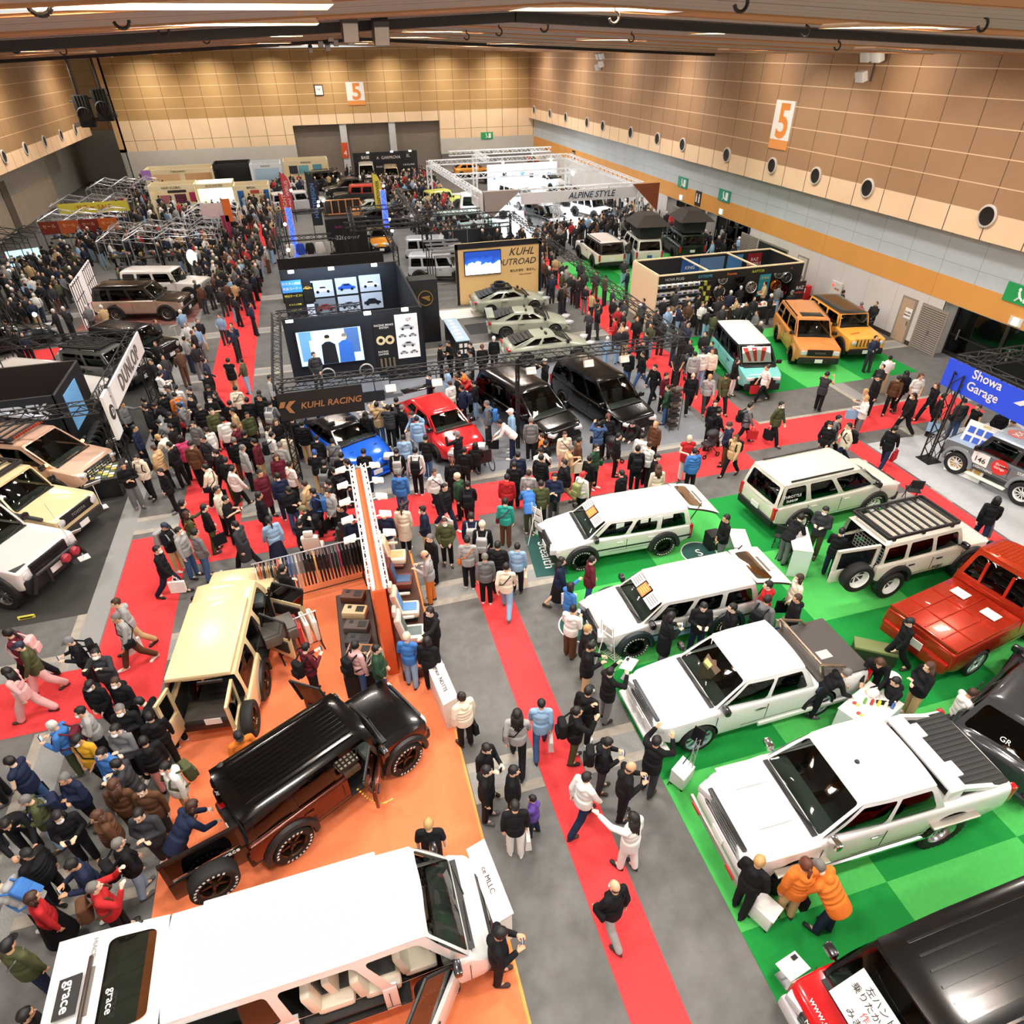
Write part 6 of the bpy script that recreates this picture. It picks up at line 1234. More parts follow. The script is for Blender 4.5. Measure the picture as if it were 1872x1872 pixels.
def near(P): return min(LMK, key=lambda k: (k[1].x-P[0])**2+(k[1].y-P[1])**2)
BLK = [
(0, 1200, '''640 185 S h kh k c M;830 165 S h kh k b M;862 365 S a kj k g M;1010 308 W b kj k c;1090 400 NW s kh k k;570 380 SW a Gs k k M;840 455 S a gs k k M;380 475 W p ah e w MBm;550 585 S h yt k c MSk;755 640 S s as n k;835 765 W p ss k k M;820 890 N s bs b m;1035 595 NW s kh p k;900 955 S s bj s k;1195 790 SW s wh t k MBe;1735 560 SE a oj t c;1610 800 N p kt k k L;1390 1070 NE b nj k B;1070 1160 S a sj s k;690 1145 SW s bp b m;405 1145 SE p kj k O M;170 1030 SW p ej l g Bn;50 745 W h nv d k Tk;20 1200 SE b kj k k'''),
(0, 900, '''40 1005 W w mj k T Bp;125 1100 SW w ej pw N;490 1065 SW p ks k G Bk;685 1155 S c sj k k M;835 785 SW w Gh t b;835 895 SW w Gs b g TwSk;1140 395 E w kj n k MTw;1195 225 E p kj t N BG;1300 260 E s Gh d k M;1378 265 NE h gs d k;1485 90 NE h ks e k Tk;1712 215 W w sc k k M;1395 130 NE r es o B So;1325 60 NE s kj k k;30 1290 W w pj pw l'''),
(0, 600, '''890 985 SE a ks gw k;990 930 S h ch k k MBk;1165 1030 SW h kj k k Sk;1115 860 W h tp k b Tb;1222 835 W h kh k k;975 710 E s ns k k;1148 780 W b cj g y;1228 725 W h kj y k;1312 785 NW h uj k O;1152 672 W b gs k k;1388 830 N s bj k h;1478 790 SW w sj k k;1502 728 NW s ws k k;1542 588 SE s eh k k;1622 650 NW s wj k k;1692 588 SW w tj k k;1700 700 W a mj k b;1702 800 NW s kj b g;1768 855 NE s Gj k g;1782 750 N s kj k k;1492 998 W w cs k k SkTk;1642 945 N s kh ew k;1578 1160 E s cs k k;1642 1228 E p kt k k;1375 435 SW w kj k k;1305 550 W w gp k k Sr;1268 470 NW s oj k k Ba;1200 470 NW s kj k k;1050 560 W s kh k k;1042 510 W s kj k k;1150 530 W b kh k k;1155 265 W r Gs k k;1175 200 SW s gs k k;885 540 E r gs k k;1515 418 S s kh k h;1528 500 S a kt k k M;1568 470 SW w kj k l;1715 425 N w cj k k Sk;1800 508 N s kc b k;1662 220 N s kv t k;1758 200 N w ws d k Sk;1408 125 S w np k d;1690 5 N w fj k k;1420 5 S s mj k k Bk;150 20 NE s kc k k;500 70 E c ws k h;40 190 N s kj k k;240 250 S s kj d k;1855 490 S s kj b k'''),
(0, 280, '''375 1140 S s kc k W To;455 1112 E s ej t k Bk;628 1118 N s bj k b;728 1112 W w cs k T;135 1085 E s kj k k;190 1065 S s fj k k;172 935 NW s lj k k;265 930 E s ws k m;375 890 NW s ks k k Ta;440 842 S s cj t R;430 890 E s bs b k;70 920 E s ws k k;1412 915 S s lt k k;1452 950 N s kj k k;1512 930 N w nj n k Tw;1605 980 NE w tc d b Tw;1560 862 S s ch k k;1640 935 S s sh k k;1700 925 N s kj k k Tw;1592 1170 S w kj s c;1432 1215 SW w kj k k;1412 1290 N w mj k k Bk;1690 1250 N w fj k k;1822 1095 N w kj s k Bk;20 1200 SE s kj k k;140 1295 N b kh k k;40 1240 E s kj g k;880 790 N s kj k k;1320 850 N s kj k g;1780 830 N s ej k k;1150 660 N s kj k k;1290 690 N s Gs k k;1000 760 S s kj k b;560 720 N s nh k k;840 820 S s gj k k'''),
(468, 600, '''98 345 E s Gs k k;15 480 N s kj t k;95 530 N h gj t k BG;210 585 N s kj k k;262 565 N s Gc k k;385 548 N c Gh k k;258 645 N s kh k k;330 680 N s kp t k;85 718 NE s ws k k;108 755 NE s wh k k Bk;218 765 N s cj t k;170 835 N s Gs k g;438 785 N s kj k k;555 808 N s gv n k Sk;422 890 N p kt t A;618 910 N s kj k k;492 965 N s kh t k Bg;560 1018 NW s kj k k Bk;242 975 NE s wt k k So;150 1060 NW s nj n k;22 1040 SE s mc k k;232 1160 SE p kh d c;345 1118 W h tj n b;408 1175 W s nj k k Ba;512 1178 SW h Gh k k Tk;522 1118 W s kj k k M;612 1290 SW s ks k k;335 1300 W s kj t X Bk;772 560 N c wt k k;798 612 N s kj k l;878 540 N c tj d k Sk;948 560 N c sp k k;1022 508 N s kj k k;1042 545 NE s kj k g Tw;1135 612 SW b ls k b;1172 645 N s lj i k;1075 782 N s lh g k;1238 785 N p kj d k;782 885 N p ks n k;1022 882 N s kj d k BG;1160 875 N s ws k k Bk;1042 1040 N s ah d g;1468 755 NW c kj k G;1602 838 N t kj k O;1522 872 N s kj k k;1432 950 N s kc k r;1468 1065 W s fp k H;1302 1035 SE w ws k b Sk;1378 1140 SE w kp n k Tw;1532 1110 N w kj k k Bk;1835 1068 N s rh k k;1262 330 SW s nt n k M;1392 285 W s lj k k;1415 388 NW s wh k b;1462 338 W s kj k b;1502 420 W s np k k Bn;1548 342 W c rj k k;1588 385 W p kh l k Ty;1512 300 W s oj k k;1685 532 W s gh s g Ba;1782 672 W b ws n k Tk;1862 590 W s lj k W;1350 115 E p kj k k;1402 95 SW p kj k k;1482 165 NW s ks k k;1550 160 W s gs k k;1565 108 SW s kh k k;1652 120 N s kj k r;1738 60 N s ks k W;15 1200 NE s kj k k;700 1370 N s nj k k;660 960 W s kj s k'''),
(936, 600, '''240 222 SW c ks k W;1048 268 SW w ks k k;1132 330 SE s mj k k;1142 418 W h fj d k;1228 150 S h st k k;1328 330 S w kj k d;1452 340 S w Gh s y Su;1572 330 S w ej k c Bb;1652 220 SE h ks w l;1402 150 N s wh l k Bg;1358 168 N s Gh k k;1455 150 SW s cj k m;1312 58 N s kj k k;1418 35 S s kp k c;1470 80 S s kj k k;1492 530 S s kj k k;1522 590 E w kj k k BkM;1748 550 E w gj k k BkTr;1592 690 W h nh b D;1642 780 SW w tj k m Bk;1302 790 S p rv w H;1338 880 N s ap k k M;705 625 N s kj k r;642 680 N c dh k k Sk;1052 685 SW s bj k y;882 682 SW b kj k k;782 770 E s kj k k;958 770 NE s wh k k;988 812 NE s ws k b;922 862 N s kj k k Bk;1062 920 E h kj k c M;1072 1000 N s cs k m;802 1040 NW s kp k k;618 850 SE s fj k k MSf;572 935 NE s ks b k;522 1050 NE s wh k R Bx;388 760 S s cj c b Sk;432 860 E p tv t g Tc;248 820 NE s kj k k Bk;215 925 NE s kp p k;138 655 N s gj k g M;215 770 W h oj b b Tw;382 965 W w kp t k;312 1065 S a nj g k Tk;122 1040 N s Gs d b;212 1115 N s ej k k;138 1120 N b aj e g;42 905 N s nj k k;15 975 N s kj k k;1195 30 SW s kj k k;1870 270 W w wt k b Tr;860 160 N w kj d k;960 170 W w kj d k;700 60 S w kj k k;780 5 N w kj k k Bk'''),
(1404, 600, '''788 68 SW p kh n c;898 205 SW w sh w k M;812 340 W s kh k c Tw;962 350 SW w bs k c;1018 312 N w kj k l;1098 328 S h wt k r;1242 400 W w kj k m;1072 475 W w kp k k MTw;722 445 W p Gs k y;725 495 W p ws g y Tl;525 640 SE w gj k k Bk;462 692 SW h kj k k M;598 695 W w cj n k Bk;938 715 NE w kj n k Tr;105 540 SE w ej k k MTk;438 322 NE c sv k h;1298 480 SE s kj k k Tl;1442 520 N s sh d h Sk;1548 560 W s kv l b;1742 595 S h kh k c;1802 672 W b Gj k k;850 240 W s kj k m'''),
(1404, 900, '''1688 35 NE w ks n O Tg;248 165 NE b kh g k;428 110 SW p sj e k M;548 265 NE p kj n c;235 605 W h cj d B MTk;222 752 W s kh d b Tc;1048 925 W w ks k c;8 655 W h rh k k;5 760 NE s gh k k Bk'''),
(1404, 1200, '''830 25 SW b kh k m;1192 50 W a kh t m;585 100 E b kh k g'''),
(936, 900, '''365 480 E w nj kk l Tw;590 472 E h mj d k;38 375 N s ls k k Tc;1572 168 W h ks g k;432 665 NE r as k O;448 832 NE p wh bw k M;558 975 E s kj k y;582 1100 E p kj t k;1168 885 E p kc g O;1408 815 S p kh n k;1618 820 W h kj k k'''),
(936, 1200, '''725 85 NE c kj g k;562 225 NE s kh k c;480 375 E c kj e k Bk;215 320 N w lj d k Tw;38 395 N w Gs k l Sk;705 605 E p kh s k Bk;550 858 NE w wh n k;872 785 E p kh k d;1065 590 NE c kj s k;888 1155 NW r wj w l;15 810 E s kj k k;82 975 W r vh n k;20 1065 N s ks w k Tw'''),
(936, 1522, '''755 370 NW w kj G d MSk;1822 185 NE h kh k y'''),
(1404, 1522, '''285 205 N s op t r Tk;385 222 NW b op n g'''),
(468, 1200, '''1500 272 NW s cp k n Tk;1685 648 SE p ks n k;1852 800 E s kh k k;1258 1200 N s kt k y'''),
(468, 1522, '''1790 715 E p kh k k'''),
(468, 900, '''188 535 NE a kh g k L;358 1112 NE p ms k k Bk;722 1095 NE s ph d T Bk;772 1105 E h fj d k;1098 1035 N h as l H;1228 1060 N s kj k O Tw;1268 850 SW r kh k k;1268 312 SW h kj k g Tw;1232 430 W p Gs o d;1378 195 S h ej k b M;1212 105 W h nj t k M;1062 85 N s cc k T;932 135 N s ns w k;85 180 NW w ls nk T;312 200 N c kj k k;1572 150 N s nj n k BG;1652 215 N s kj k H BG;1542 325 N s Gs k k So;1672 450 N s gs k g;1758 368 N s kp k k;1828 520 N w cs l k Sk;1822 45 N s qs b k Sm'''),
(0, 1522, '''180 130 E s kp k c;505 215 SW p nj n k;672 375 NE c rj k g Bb;215 450 NE s rs kk B;20 362 W b Gh k k Ba;850 55 NE h kj l g Bk;32 800 N s ej n c Sg;165 1310 NE s kj k k;320 1345 N s kj k k'''),
(1404, 280, '''80 975 W s wh t k;800 1075 SW s kj k k;690 1075 W s kj k A;565 990 S p kp k k'''),
(936, 280, '''298 852 S h kj k b M;360 970 S s gh k k;388 932 SW s bj k H;430 875 S s kj k k;488 915 S s tj t g;610 860 W s wh k m;570 1140 S p oj t k M;630 1120 S w wt k k MTo;748 1070 S w ph k b;770 1120 SW s bs k b;830 1080 S w ot k b;920 1210 S a tj b k;1020 1240 S s kj k b;755 1205 N s kj k k;795 1265 N s kj k k;845 845 W s kh k b;825 765 SW s kj k m;855 640 S s tj t g;445 490 SE s kj k k;1145 1120 N s kj o k;1270 1200 N s kj k k;1300 1080 N s kj r k;1365 1035 SW s kj k k;1450 950 E r kj k k;1420 1070 N s kj k b Bo;1440 1120 N s mp s m Tw;1545 1035 N s rj k k;1552 1105 E s kj k m;1650 1045 N s gs k b;1720 1070 N s kp k k;1800 1140 N s vh k g;1825 1210 N s kh k k;1860 945 E s kj w k;1470 640 W s kj k k;1560 620 S s gj k k;1625 670 S s bj k k;1418 560 N s wc w m;1055 385 S s kj k k;960 405 S s kj k k;995 400 S s gj k k;1135 420 S s ph k b'''),
]
def unique_people():
 ords = ['closest to', 'second closest to', 'third from', 'fourth from', 'fifth from', 'sixth from', 'seventh from', 'eighth from', 'ninth from', 'tenth from', 'eleventh from', 'twelfth from', 'thirteenth from', 'fourteenth from', 'fifteenth from', 'sixteenth from', 'seventeenth from']
 byb = {}
 for rec in PEOPLE:
  o, top, bot, hair, ex, pk, wh = rec; lm = near(o.location); bt = bot[1] if len(bot) > 1 else ''
  act = ('with '+CNAME[[c for i, c in enumerate(ex) if i and ex[i-1] in 'BTS'][0]]+(' backpack' if 'B' in ex else ' tote bag' if 'T' in ex else ' shoulder bag')) if any(q in ex for q in 'BTS') else ('masked' if 'M' in ex else PNAME[pk])
  b = f"person, {HST[hair][2]}, {CNAME[top[0]]} {TNAME[top[1]]}, {CNAME[bot[0]]} {'skirt' if bt == 'k' else 'trousers'}, {act}"
  if len((b+' x '+lm[0]).split()) > 14: b = f"person, {HST[hair][2]}, {CNAME[top[0]]} {TNAME[top[1]]}, {CNAME[bot[0]]} {'skirt' if bt == 'k' else 'trousers'}"
  byb.setdefault((b, lm[0]), []).append((((lm[1]-o.location).length), rec))
 for (b, l), v in byb.items():
  v.sort(key=lambda q: q[0])
  for i, (d, rec) in enumerate(v):
   rec[0]['label'] = f"{b}, by {l}" if len(v) == 1 else f"{b}, {ords[min(i, 16)]} {l}"; rec[0]['group'] = 'visitors at the show'
def head_point(x, y, pk, s):
 z = SK[pk]['H'].translation.z+.12; P = g(x, y, z*s+.006); k = SK[pk]['H'].translation; return P, k
BAGQ = []; spots = []; LIST = []
for ox, oy, txt in BLK:
 for ln in txt.split(';'):
  f = ln.split(); x, y = ox+float(f[0])/4, oy+float(f[1])/4; pk = f[3]; ex = f[7] if len(f) > 7 else ''
  s = rnd.uniform(.97, 1.05)*(.72 if (top := f[4]) == 'vh' and pk == 'r' else 1)
  if pk == 'w' and rnd.random() < .5: pk = 'v'
  deg = FACE[f[2]]-15.5+rnd.uniform(-12, 12); P, k = head_point(x, y, pk, s); a = R_(deg); P = V((P.x-(k.x*cos(a)-k.y*sin(a))*s, P.y-(k.x*sin(a)+k.y*cos(a))*s, 0))
  P.z = .012 if (-4.8 < P.x < 1.2 and P.y < 15.8 or 5 < P.x < 16.6 and P.y < 15.8) else .007
  for _ in range(6):          # nobody stands inside a neighbour
   for q in spots:
    d = P.xy-q.xy
    if d.length < .5: P.xy = q.xy+(d.normalized() if d.length > 1e-4 else V((1, 0)))*.5
  spots.append(P.copy()); LIST.append((P, deg, pk, f[4], f[5], f[6], ex, s, y))
# ------------------------------------------------------------------ exhibition stands
K = lambda h='#15181d', r=.55: mat(h, r)
navy, tblk, twht, stl = mat('#0c121c', .6, noise=.06, nscale=2), mat('#1b1b1c', .5), mat('#e9ecee', .4), mat('#b9bcbf', .35, .7)
lamp_on = mat('#f4f8ff', .4, emit=9); warm_on = mat('#fff3df', .4, emit=5)
def frame(name, label, beams, posts, h, m, w=.3, cat='truss', r=.024):
 """lattice stand frame: every beam and post a part"""
 t = thing(name, label, cat, (posts[0][0], posts[0][1], 0) if posts else (beams[0][0][0], beams[0][0][1], 0)); o = t.location
 for a, b in beams: truss(MB(), V(a)-o, V(b)-o, w, r).build('beam', m, t)
 for x, y in posts:
  mb = truss(MB(), V((x, y, .02))-o, V((x, y, h-w/2))-o, w, r); mb.box(V((x, y, .015))-o, (w*1.6, w*1.6, .03)); mb.build('post', m, t)
 return t
def panel_wall(name, label, a, b, h, m, th=.1, z0=0., cat='stand wall', seams=True, sm='#0d1016'):  # standing walls of the stands, not loose boards
 d = V((b[0]-a[0], b[1]-a[1], 0)); L = d.length; t = thing(name, label, cat, ((a[0]+b[0])/2, (a[1]+b[1])/2, 0), atan2(d.y, d.x))
 MB().box((0, 0, z0+(h-z0)/2), (L, th, h-z0)).build('panel', m, t)
 if seams:
  mb = MB(); n = max(1, round(L/1.0)); [mb.box((-L/2+L*k/n, -th/2-.003, z0+(h-z0)/2), (.02, .01, h-z0)) for k in range(1, n)]
  if n > 1: mb.build('panel_joints', mat(sm, .6), t)
 return t
def arm_lamp(t, p, on=True):
 mb = MB().cyl((p[0], p[1], p[2]), (p[0], p[1]-.45, p[2]+.12), .015); mb.build('lamp_arm', tblk, t); MB().box((p[0], p[1]-.5, p[2]+.08), (.3, .14, .1), bev=.02, rot=M.Rotation(.6, 4, 'X')).build('spotlight', warm_on if on else stl, t)
def flat(name, label, P, face, w, h, m, texts=(), cat='poster', thick=.025, car=None):
 s = hang_sign(name, label, P, face, w, h, [('sheet', (0, 0, w, h), m)], texts, cat, thick)
 if car:
  for (cx, cz, cw, col) in car:
   mb = MB(); y = thick+.006; pr = [(-.5, -.12), (-.5, .02), (-.34, .06), (-.2, .2), (.16, .2), (.32, .05), (.5, .0), (.5, -.12)]; mb.prism([(x*cw, z*cw) for x, z in pr], .008, 0, M.Translation(V((-cx, y, cz))) @ M.Rotation(pi/2, 4, 'X') @ M.Diagonal((-1, 1, -1, 1)))
   for q in (-.3, .3): mb.lathe([(0, .012), (.085*cw, .012), (.085*cw, 0)], 14, 1, M.Translation(V((-cx-q*cw, y, cz-.12*cw))))
   mb.prism([(-.18*cw, .08*cw), (-.13*cw, .17*cw), (.13*cw, .17*cw), (.22*cw, .08*cw)], .012, 1, M.Translation(V((-cx, y+.002, cz))) @ M.Rotation(pi/2, 4, 'X') @ M.Diagonal((-1, 1, -1, 1)))
   mb.build('car_picture', [mat(col, .4), mat('#16181b', .4)], s)
 return s
# --- the black racing stand with its stage
Hh = 3.6
t = frame('lattice_frame', 'black lattice frame spanning the racing stand over the coupes and minivans', [((-2, 21.1, Hh), (12.5, 20.9, Hh)), ((12.5, 20.9, Hh), (12.6, 44.8, Hh)), ((-2, 21.1, Hh), (-2.1, 28.3, Hh)), ((1.8, 44.8, Hh), (12.6, 44.8, Hh)), ((-2.1, 28.3, Hh), (1.4, 28.4, Hh))], [], Hh, tblk)
t.location = (0, 0, 0)
for x, y in ((-1.98, 21.1), (6.1, 20.95), (12.45, 20.95), (12.6, 44.8), (1.8, 44.8)): truss(MB(), (x, y, .02), (x, y, Hh), .09 if x > 5 else .2, .025).build('post', tblk, t)
for ch in t.children:
 if ch.name.startswith('beam'): ch.location = (-2, 21.1, 0)
for k, x in enumerate((1.6, 3.2, 6.6, 8.8, 10.2)): 
 l = thing('truss_floodlight', 'white floodlight hung under the black front beam, '+['closest to the racing sign', 'second along from the racing sign', 'above the first black minivan', 'above the second black minivan', 'closest to the red carpet post'][k], 'floodlight', (x, 21, Hh-.2)); MB().cyl((0, 0, .1), (0, 0, -.15), .02).build('bracket', tblk, l); MB().box((0, -.05, -.3), (.36, .16, .26), bev=.03, rot=M.Rotation(-.5, 4, 'X')).build('housing', mat('#efe9dc', .4), l)
s = thing('racing_banner', 'long black banner with copper KUHL RACING lettering under the front beam', 'banner', (-.72, 20.85, 2.95)); MB().box((0, 0, 0), (2.75, .06, .95)).build('board', mat('#1c1a19', .6), s)
cop = mat('#d8a06a', .35, .6); lettering('KUHL RACING', .3, cop, (.3, -.04, -.02), (1, 0, 0), (0, 0, 1), s, shear=.25, bold=.012)
mb = MB(); [mb.prism(p, .012, 0, M.Translation(V((-1.0, -.04, 0))) @ M.Rotation(pi/2, 4, 'X')) for p in ([(-.28, .2), (-.12, .2), (-.2, -.0), (-.36, -.0)], [(.0, .2), (.2, .2), (-.02, .0), (-.16, .0)], [(-.16, .0), (-.02, .0), (.1, -.24), (-.06, -.2)])]; mb.build('emblem', cop, s)
w1 = panel_wall('stage_wall', 'black stage wall carrying the big video screen', (-1.95, 28.7), (3.9, 28.7), 3.3, navy)
for x in (-2.6, .6, 2.2): arm_lamp(w1, (x, 0, 3.3))
s = thing('video_screen', 'large lit video screen showing two men in a blue office', 'screen', (-.15, 28.58, 1.98)); MB().box((0, 0, 0), (2.8, .1, 1.6)).build('case', tblk, s)
e_ = lambda c, k=1.6: mat(c, .5, emit=k)
MB().box((0, -.055, 0), (2.7, .012, 1.52)).build('picture', e_('#a9c8f2', 1.3), s)
mb = MB(); [mb.box(q, d_, i) for q, d_, i in (((-1.0, -.064, .1), (.5, .01, 1.3), 0), ((.95, -.064, .2), (.6, .01, 1.1), 1), ((-.72, -.066, -.1), (.28, .01, .9), 2), ((.2, -.064, .5), (.9, .01, .4), 2))]; mb.build('picture_room', [e_('#5d8fd0', .9), e_('#3d5f96', .8), e_('#e6f0fc', 1.4)], s)
for x, c in ((-.1, '#14161c'), (.62, '#2f62b8')):
 mb = MB(); mb.prism([(x-.32, -.75), (x-.28, .12), (x-.1, .24), (x+.1, .24), (x+.3, .1), (x+.34, -.75)], .01, 0, M.Translation(V((0, -.07, 0))) @ M.Rotation(pi/2, 4, 'X')); mb.ell((x, -.08, .4), (.11, .012, .15), 1); mb.ell((x, -.085, .47), (.115, .012, .09), 2); mb.build('picture_man', [e_(c, .5), e_('#d9b094', .8), e_('#1a1818' if x < 0 else '#77706a', .4)], s)
flat('parts_poster', 'black poster about racing brakes and dampers on the stage wall', (2.22, 28.62, 1.75), 'S', .95, 2.3, K('#0f1114'), [('RACING BRAKE\nSYSTEM', 0, .85, .12, wp, {}), ('RACING\nDAMPER', -.15, -.35, .12, wp, {})])
mb = MB(); [mb.lathe([(.1, 0), (.2, .0), (.2, .05), (.1, .05)], 20, 0, M.Translation(V((2.22+q, 28.57, 1.98))), True) for q in (-.2, .2)]; [mb.cyl((1.93+.19*k, 28.56, .72), (1.93+.19*k, 28.56, 1.15), .05, n=10, mi=1) for k in range(4)]; mb.build('brake_disc_picture', [mat('#d8c69c', .5), mat('#8d7d68', .4, .5)], None, label='round brake discs and damper tubes shown on the black poster', cat='poster')
flat('price_poster', 'tall white poster of line-drawn minivans on the stage wall', (3.22, 28.62, 2.05), 'S', 1.0, 2.0, mat('#f3f4f6', .5, emit=.15), [('GT', .1, .75, .18, mat('#8b1f2a', .5), {})], car=[(0, .42, .62, '#b8bdc4'), (-.23, .05, .38, '#aeb4bb'), (.23, .05, .38, '#aeb4bb'), (0, -.36, .62, '#b8bdc4'), (-.23, -.72, .38, '#aeb4bb'), (.23, -.72, .38, '#aeb4bb')])
st = thing('stage', 'low grey stage with steps at its end below the video screen', 'stage', (-.1, 27.6, 0)); MB().box((0, 0, .26), (3.7, 1.8, .5)).build('platform', mat('#5b5f66', .7), st); MB().box((0, -.905, .25), (3.7, .02, .46)).build('skirt', mat('#1f2024', .7), st)
for k in range(2): MB().box((2.05+.4*k, 0, .18-.1*k), (.4, 1.4, .34-.18*k)).build('step', mat('#6d7178', .7), st)
w2 = panel_wall('photo_wall', 'navy display wall with framed car photographs behind the stage', (-2.1, 36.5), (3.9, 36.5), 3.3, navy)
for x in (-2.4, -.4, 1.8): arm_lamp(w2, (x, 0, 3.25))
panel_wall('stage_side_wall', 'navy side wall joining the stage to the display wall', (3.95, 28.8), (3.95, 36.4), 3.2, navy)
panel_wall('stand_rear_wall', 'long low black wall behind the photograph display', (-2.3, 40.2), (3.6, 40.2), 3.0, K('#121316'))
for k, (x, z, col) in enumerate(((-.1, 2.25, '#e9edf2'), (1.15, 2.28, '#2456c4'), (2.4, 2.32, '#eef2f6'), (-.1, 1.3, '#b52b30'), (1.15, 1.32, '#7f8fa8'), (2.4, 1.38, '#232830'))):
 flat('car_photograph', 'framed photograph of a %s car in the %s row of the navy display' % (['white sedan', 'blue coupe', 'white minivan', 'red sports', 'grey-blue sedan', 'black minivan'][k], 'upper' if k < 3 else 'lower'), (x, 36.42, z), 'S', 1.12, .85, mat('#aab6c4' if k != 3 else '#6e7680', .4, emit=.25), car=[(0, -.05, .9, col)], cat='photograph')
flat('service_board', 'blue and black board of yellow custom-service lettering beside the photographs', (-1.62, 36.42, 1.75), 'S', 1.0, 2.1, K('#121417'), [('特別サービス!!', 0, .25, .14, mat('#f2e14a', .5), {}), ('カスタム特集', 0, -.2, .11, mat('#f2e14a', .5), {}), ('フルエアロ', 0, -.5, .11, mat('#f2e14a', .5), {})])
flat('service_header', 'bright blue header sheet with white lettering above the service board', (-1.62, 36.39, 2.5), 'S', 1.0, .62, mat('#3f8fdc', .5, emit=.2), [('カスタム相談', 0, .14, .16, wp, {}), ('商談コーナー', 0, -.12, .16, wp, {})])
flat('golden_flyer', 'black poster with a gold car picture beside the service board', (-.85, 36.42, 2.1), 'S', .6, 1.0, K('#17140f'), car=[(0, .25, .45, '#c9a24a')]); flat('white_flyer', 'pale blue price sheet low on the navy display wall', (-.75, 36.42, 1.1), 'S', .6, .8, mat('#dfe8f6', .5))
tw = thing('logo_tower', 'black tower block carrying a round gold winged emblem', 'display tower', (4.75, 33.4, 0)); MB().box((0, 0, 1.6), (1.4, .9, 3.2), bev=.01).build('tower', K('#131416'), tw)
MB().lathe([(.34, 0), (.38, 0), (.38, .02), (.34, .02)], 28, 0, M.Translation(V((.05, -.48, 2.3))), True).build('emblem_ring', mat('#b8924e', .35, .6), tw); mb = MB(); [mb.prism([(-.2+.1*k, .1-.05*k), (.24, .13-.1*k), (.2, .07-.1*k), (-.14+.1*k, .02-.05*k)], .02, 0, M.Translation(V((.05, -.47, 2.28))) @ M.Rotation(pi/2, 4, 'X')) for k in range(3)]; mb.build('emblem_wing', mat('#c79a52', .3, .6), tw)
ct = thing('sales_counter', 'pale blue sales counter with papers beside the black tower', 'counter', (6.0, 31.6, 0)); MB().box((0, 0, .5), (.6, 3.2, 1.0)).build('body', K('#1a1c20'), ct); MB().box((0, 0, 1.02), (.7, 3.3, .05)).build('worktop', mat('#a9c3d4', .4), ct); mb = MB(); [mb.box((-.05, -1.2+.5*k, 1.05), (.3, .22, .01), 0, rot=.3*k) for k in range(6)]; mb.build('leaflets', wp, ct); mb = MB(); [mb.box((.0+dx, -1.66, .6+dz), (.16, .01, .2)) for dx in (-.12, .12) for dz in (-.1, .2)]; mb.build('front_prints', wp, ct)
for x, y in ((-.9, 27.3), ): 
 o_ = person((x, y, .52), -75, 'h', 'sj', 's', 'k', '', 1.02); o_['px'] = 680; mc = thing('microphone', 'black microphone held by the presenter on stage', 'microphone'); mc.location = (x+.25, y-.2, 1.85); MB().cyl((0, 0, 0), (.02, .03, .14), .014).build('handle', tblk, mc); MB().ell((.02, .035, .16), (.025, .025, .03)).build('head', stl, mc)
# presenter's tripods before the stage
for k, (px, py) in enumerate(((643, 755), (663, 745), (690, 745))):
 p = g(px, py); tp = thing('tripod', 'black camera tripod before the stage, '+['tallest, by the racing banner', 'shortest of three', 'closest to the steps'][k], 'tripod', p); h_ = (1.6, .9, 1.2)[k]
 for a in (0, 2.1, 4.2): MB().cyl((.3*cos(a), .3*sin(a), 0), (0, 0, h_*.7), .014).build('leg', tblk, tp)
 MB().cyl((0, 0, h_*.6), (0, 0, h_), .018).build('column', tblk, tp); MB().box((0, 0, h_+.05), (.12, .16, .1), bev=.01).build('camera', tblk, tp)
hd = thing('ring_lamp', 'pair of round ring lamps by the racing banner end', 'lamp', (.55, 21.1, 3.0)); [MB().lathe([(.2, 0), (.24, .02), (.2, .04)], 20, 0, M.Translation(V((q, -.05, .8))), True).build('ring', stl, hd) for q in (-.9, .35)]; MB().box((0, 0, .62), (1.6, .04, .04)).build('bar', tblk, hd)
# cream screen wall behind the grey coupes
cw = panel_wall('lettered_wall', 'cream wall framed in navy with brush lettering and a mountain screen', (7.5, 38.5), (12.7, 38.5), 3.45, mat('#ecc98a', .6), seams=False); MB().box((0, -.06, 3.3), (5.2, .06, .3)).build('top_frame', navy, cw); [MB().box((q, -.06, 1.7), (.16, .06, 3.4)).build('side_frame', navy, cw) for q in (-2.52, 2.52)]
lettering('KUHL', .6, mat('#2b2b2e', .5), (1.35, -.07, 2.78), (1, .0, 0), (0, 0, 1), cw, shear=.35); lettering('OUTROAD', .5, mat('#2b2b2e', .5), (.98, -.07, 2.22), (1, 0, 0), (0, 0, 1), cw, shear=.3); lettering('道なき道を、我走れ。', .17, mat('#5b4a34', .5), (1.5, -.07, 1.72), (1, 0, 0), (0, 0, 1), cw); lettering('KUHL OUTROAD', .1, mat('#5b4a34', .5), (1.6, -.07, 1.48), (1, 0, 0), (0, 0, 1), cw)
s = thing('mountain_screen', 'lit screen showing snow slopes under a deep blue sky', 'screen', (9.1, 38.38, 2.35)); MB().box((0, 0, 0), (2.2, .08, 1.35)).build('case', tblk, s)
sm = bpy.data.materials.new('snow_picture'); sm.use_nodes = True; nt = sm.node_tree; b_ = nt.nodes['Principled BSDF']; tc = nt.nodes.new('ShaderNodeTexCoord'); nz = nt.nodes.new('ShaderNodeTexNoise'); nz.inputs['Scale'].default_value = 2.5; nz.inputs['Detail'].default_value = 9; sp_ = nt.nodes.new('ShaderNodeSeparateXYZ'); ad = nt.nodes.new('ShaderNodeMath'); ad.operation = 'MULTIPLY_ADD'; ad.inputs[1].default_value = .9; rp = nt.nodes.new('ShaderNodeValToRGB')
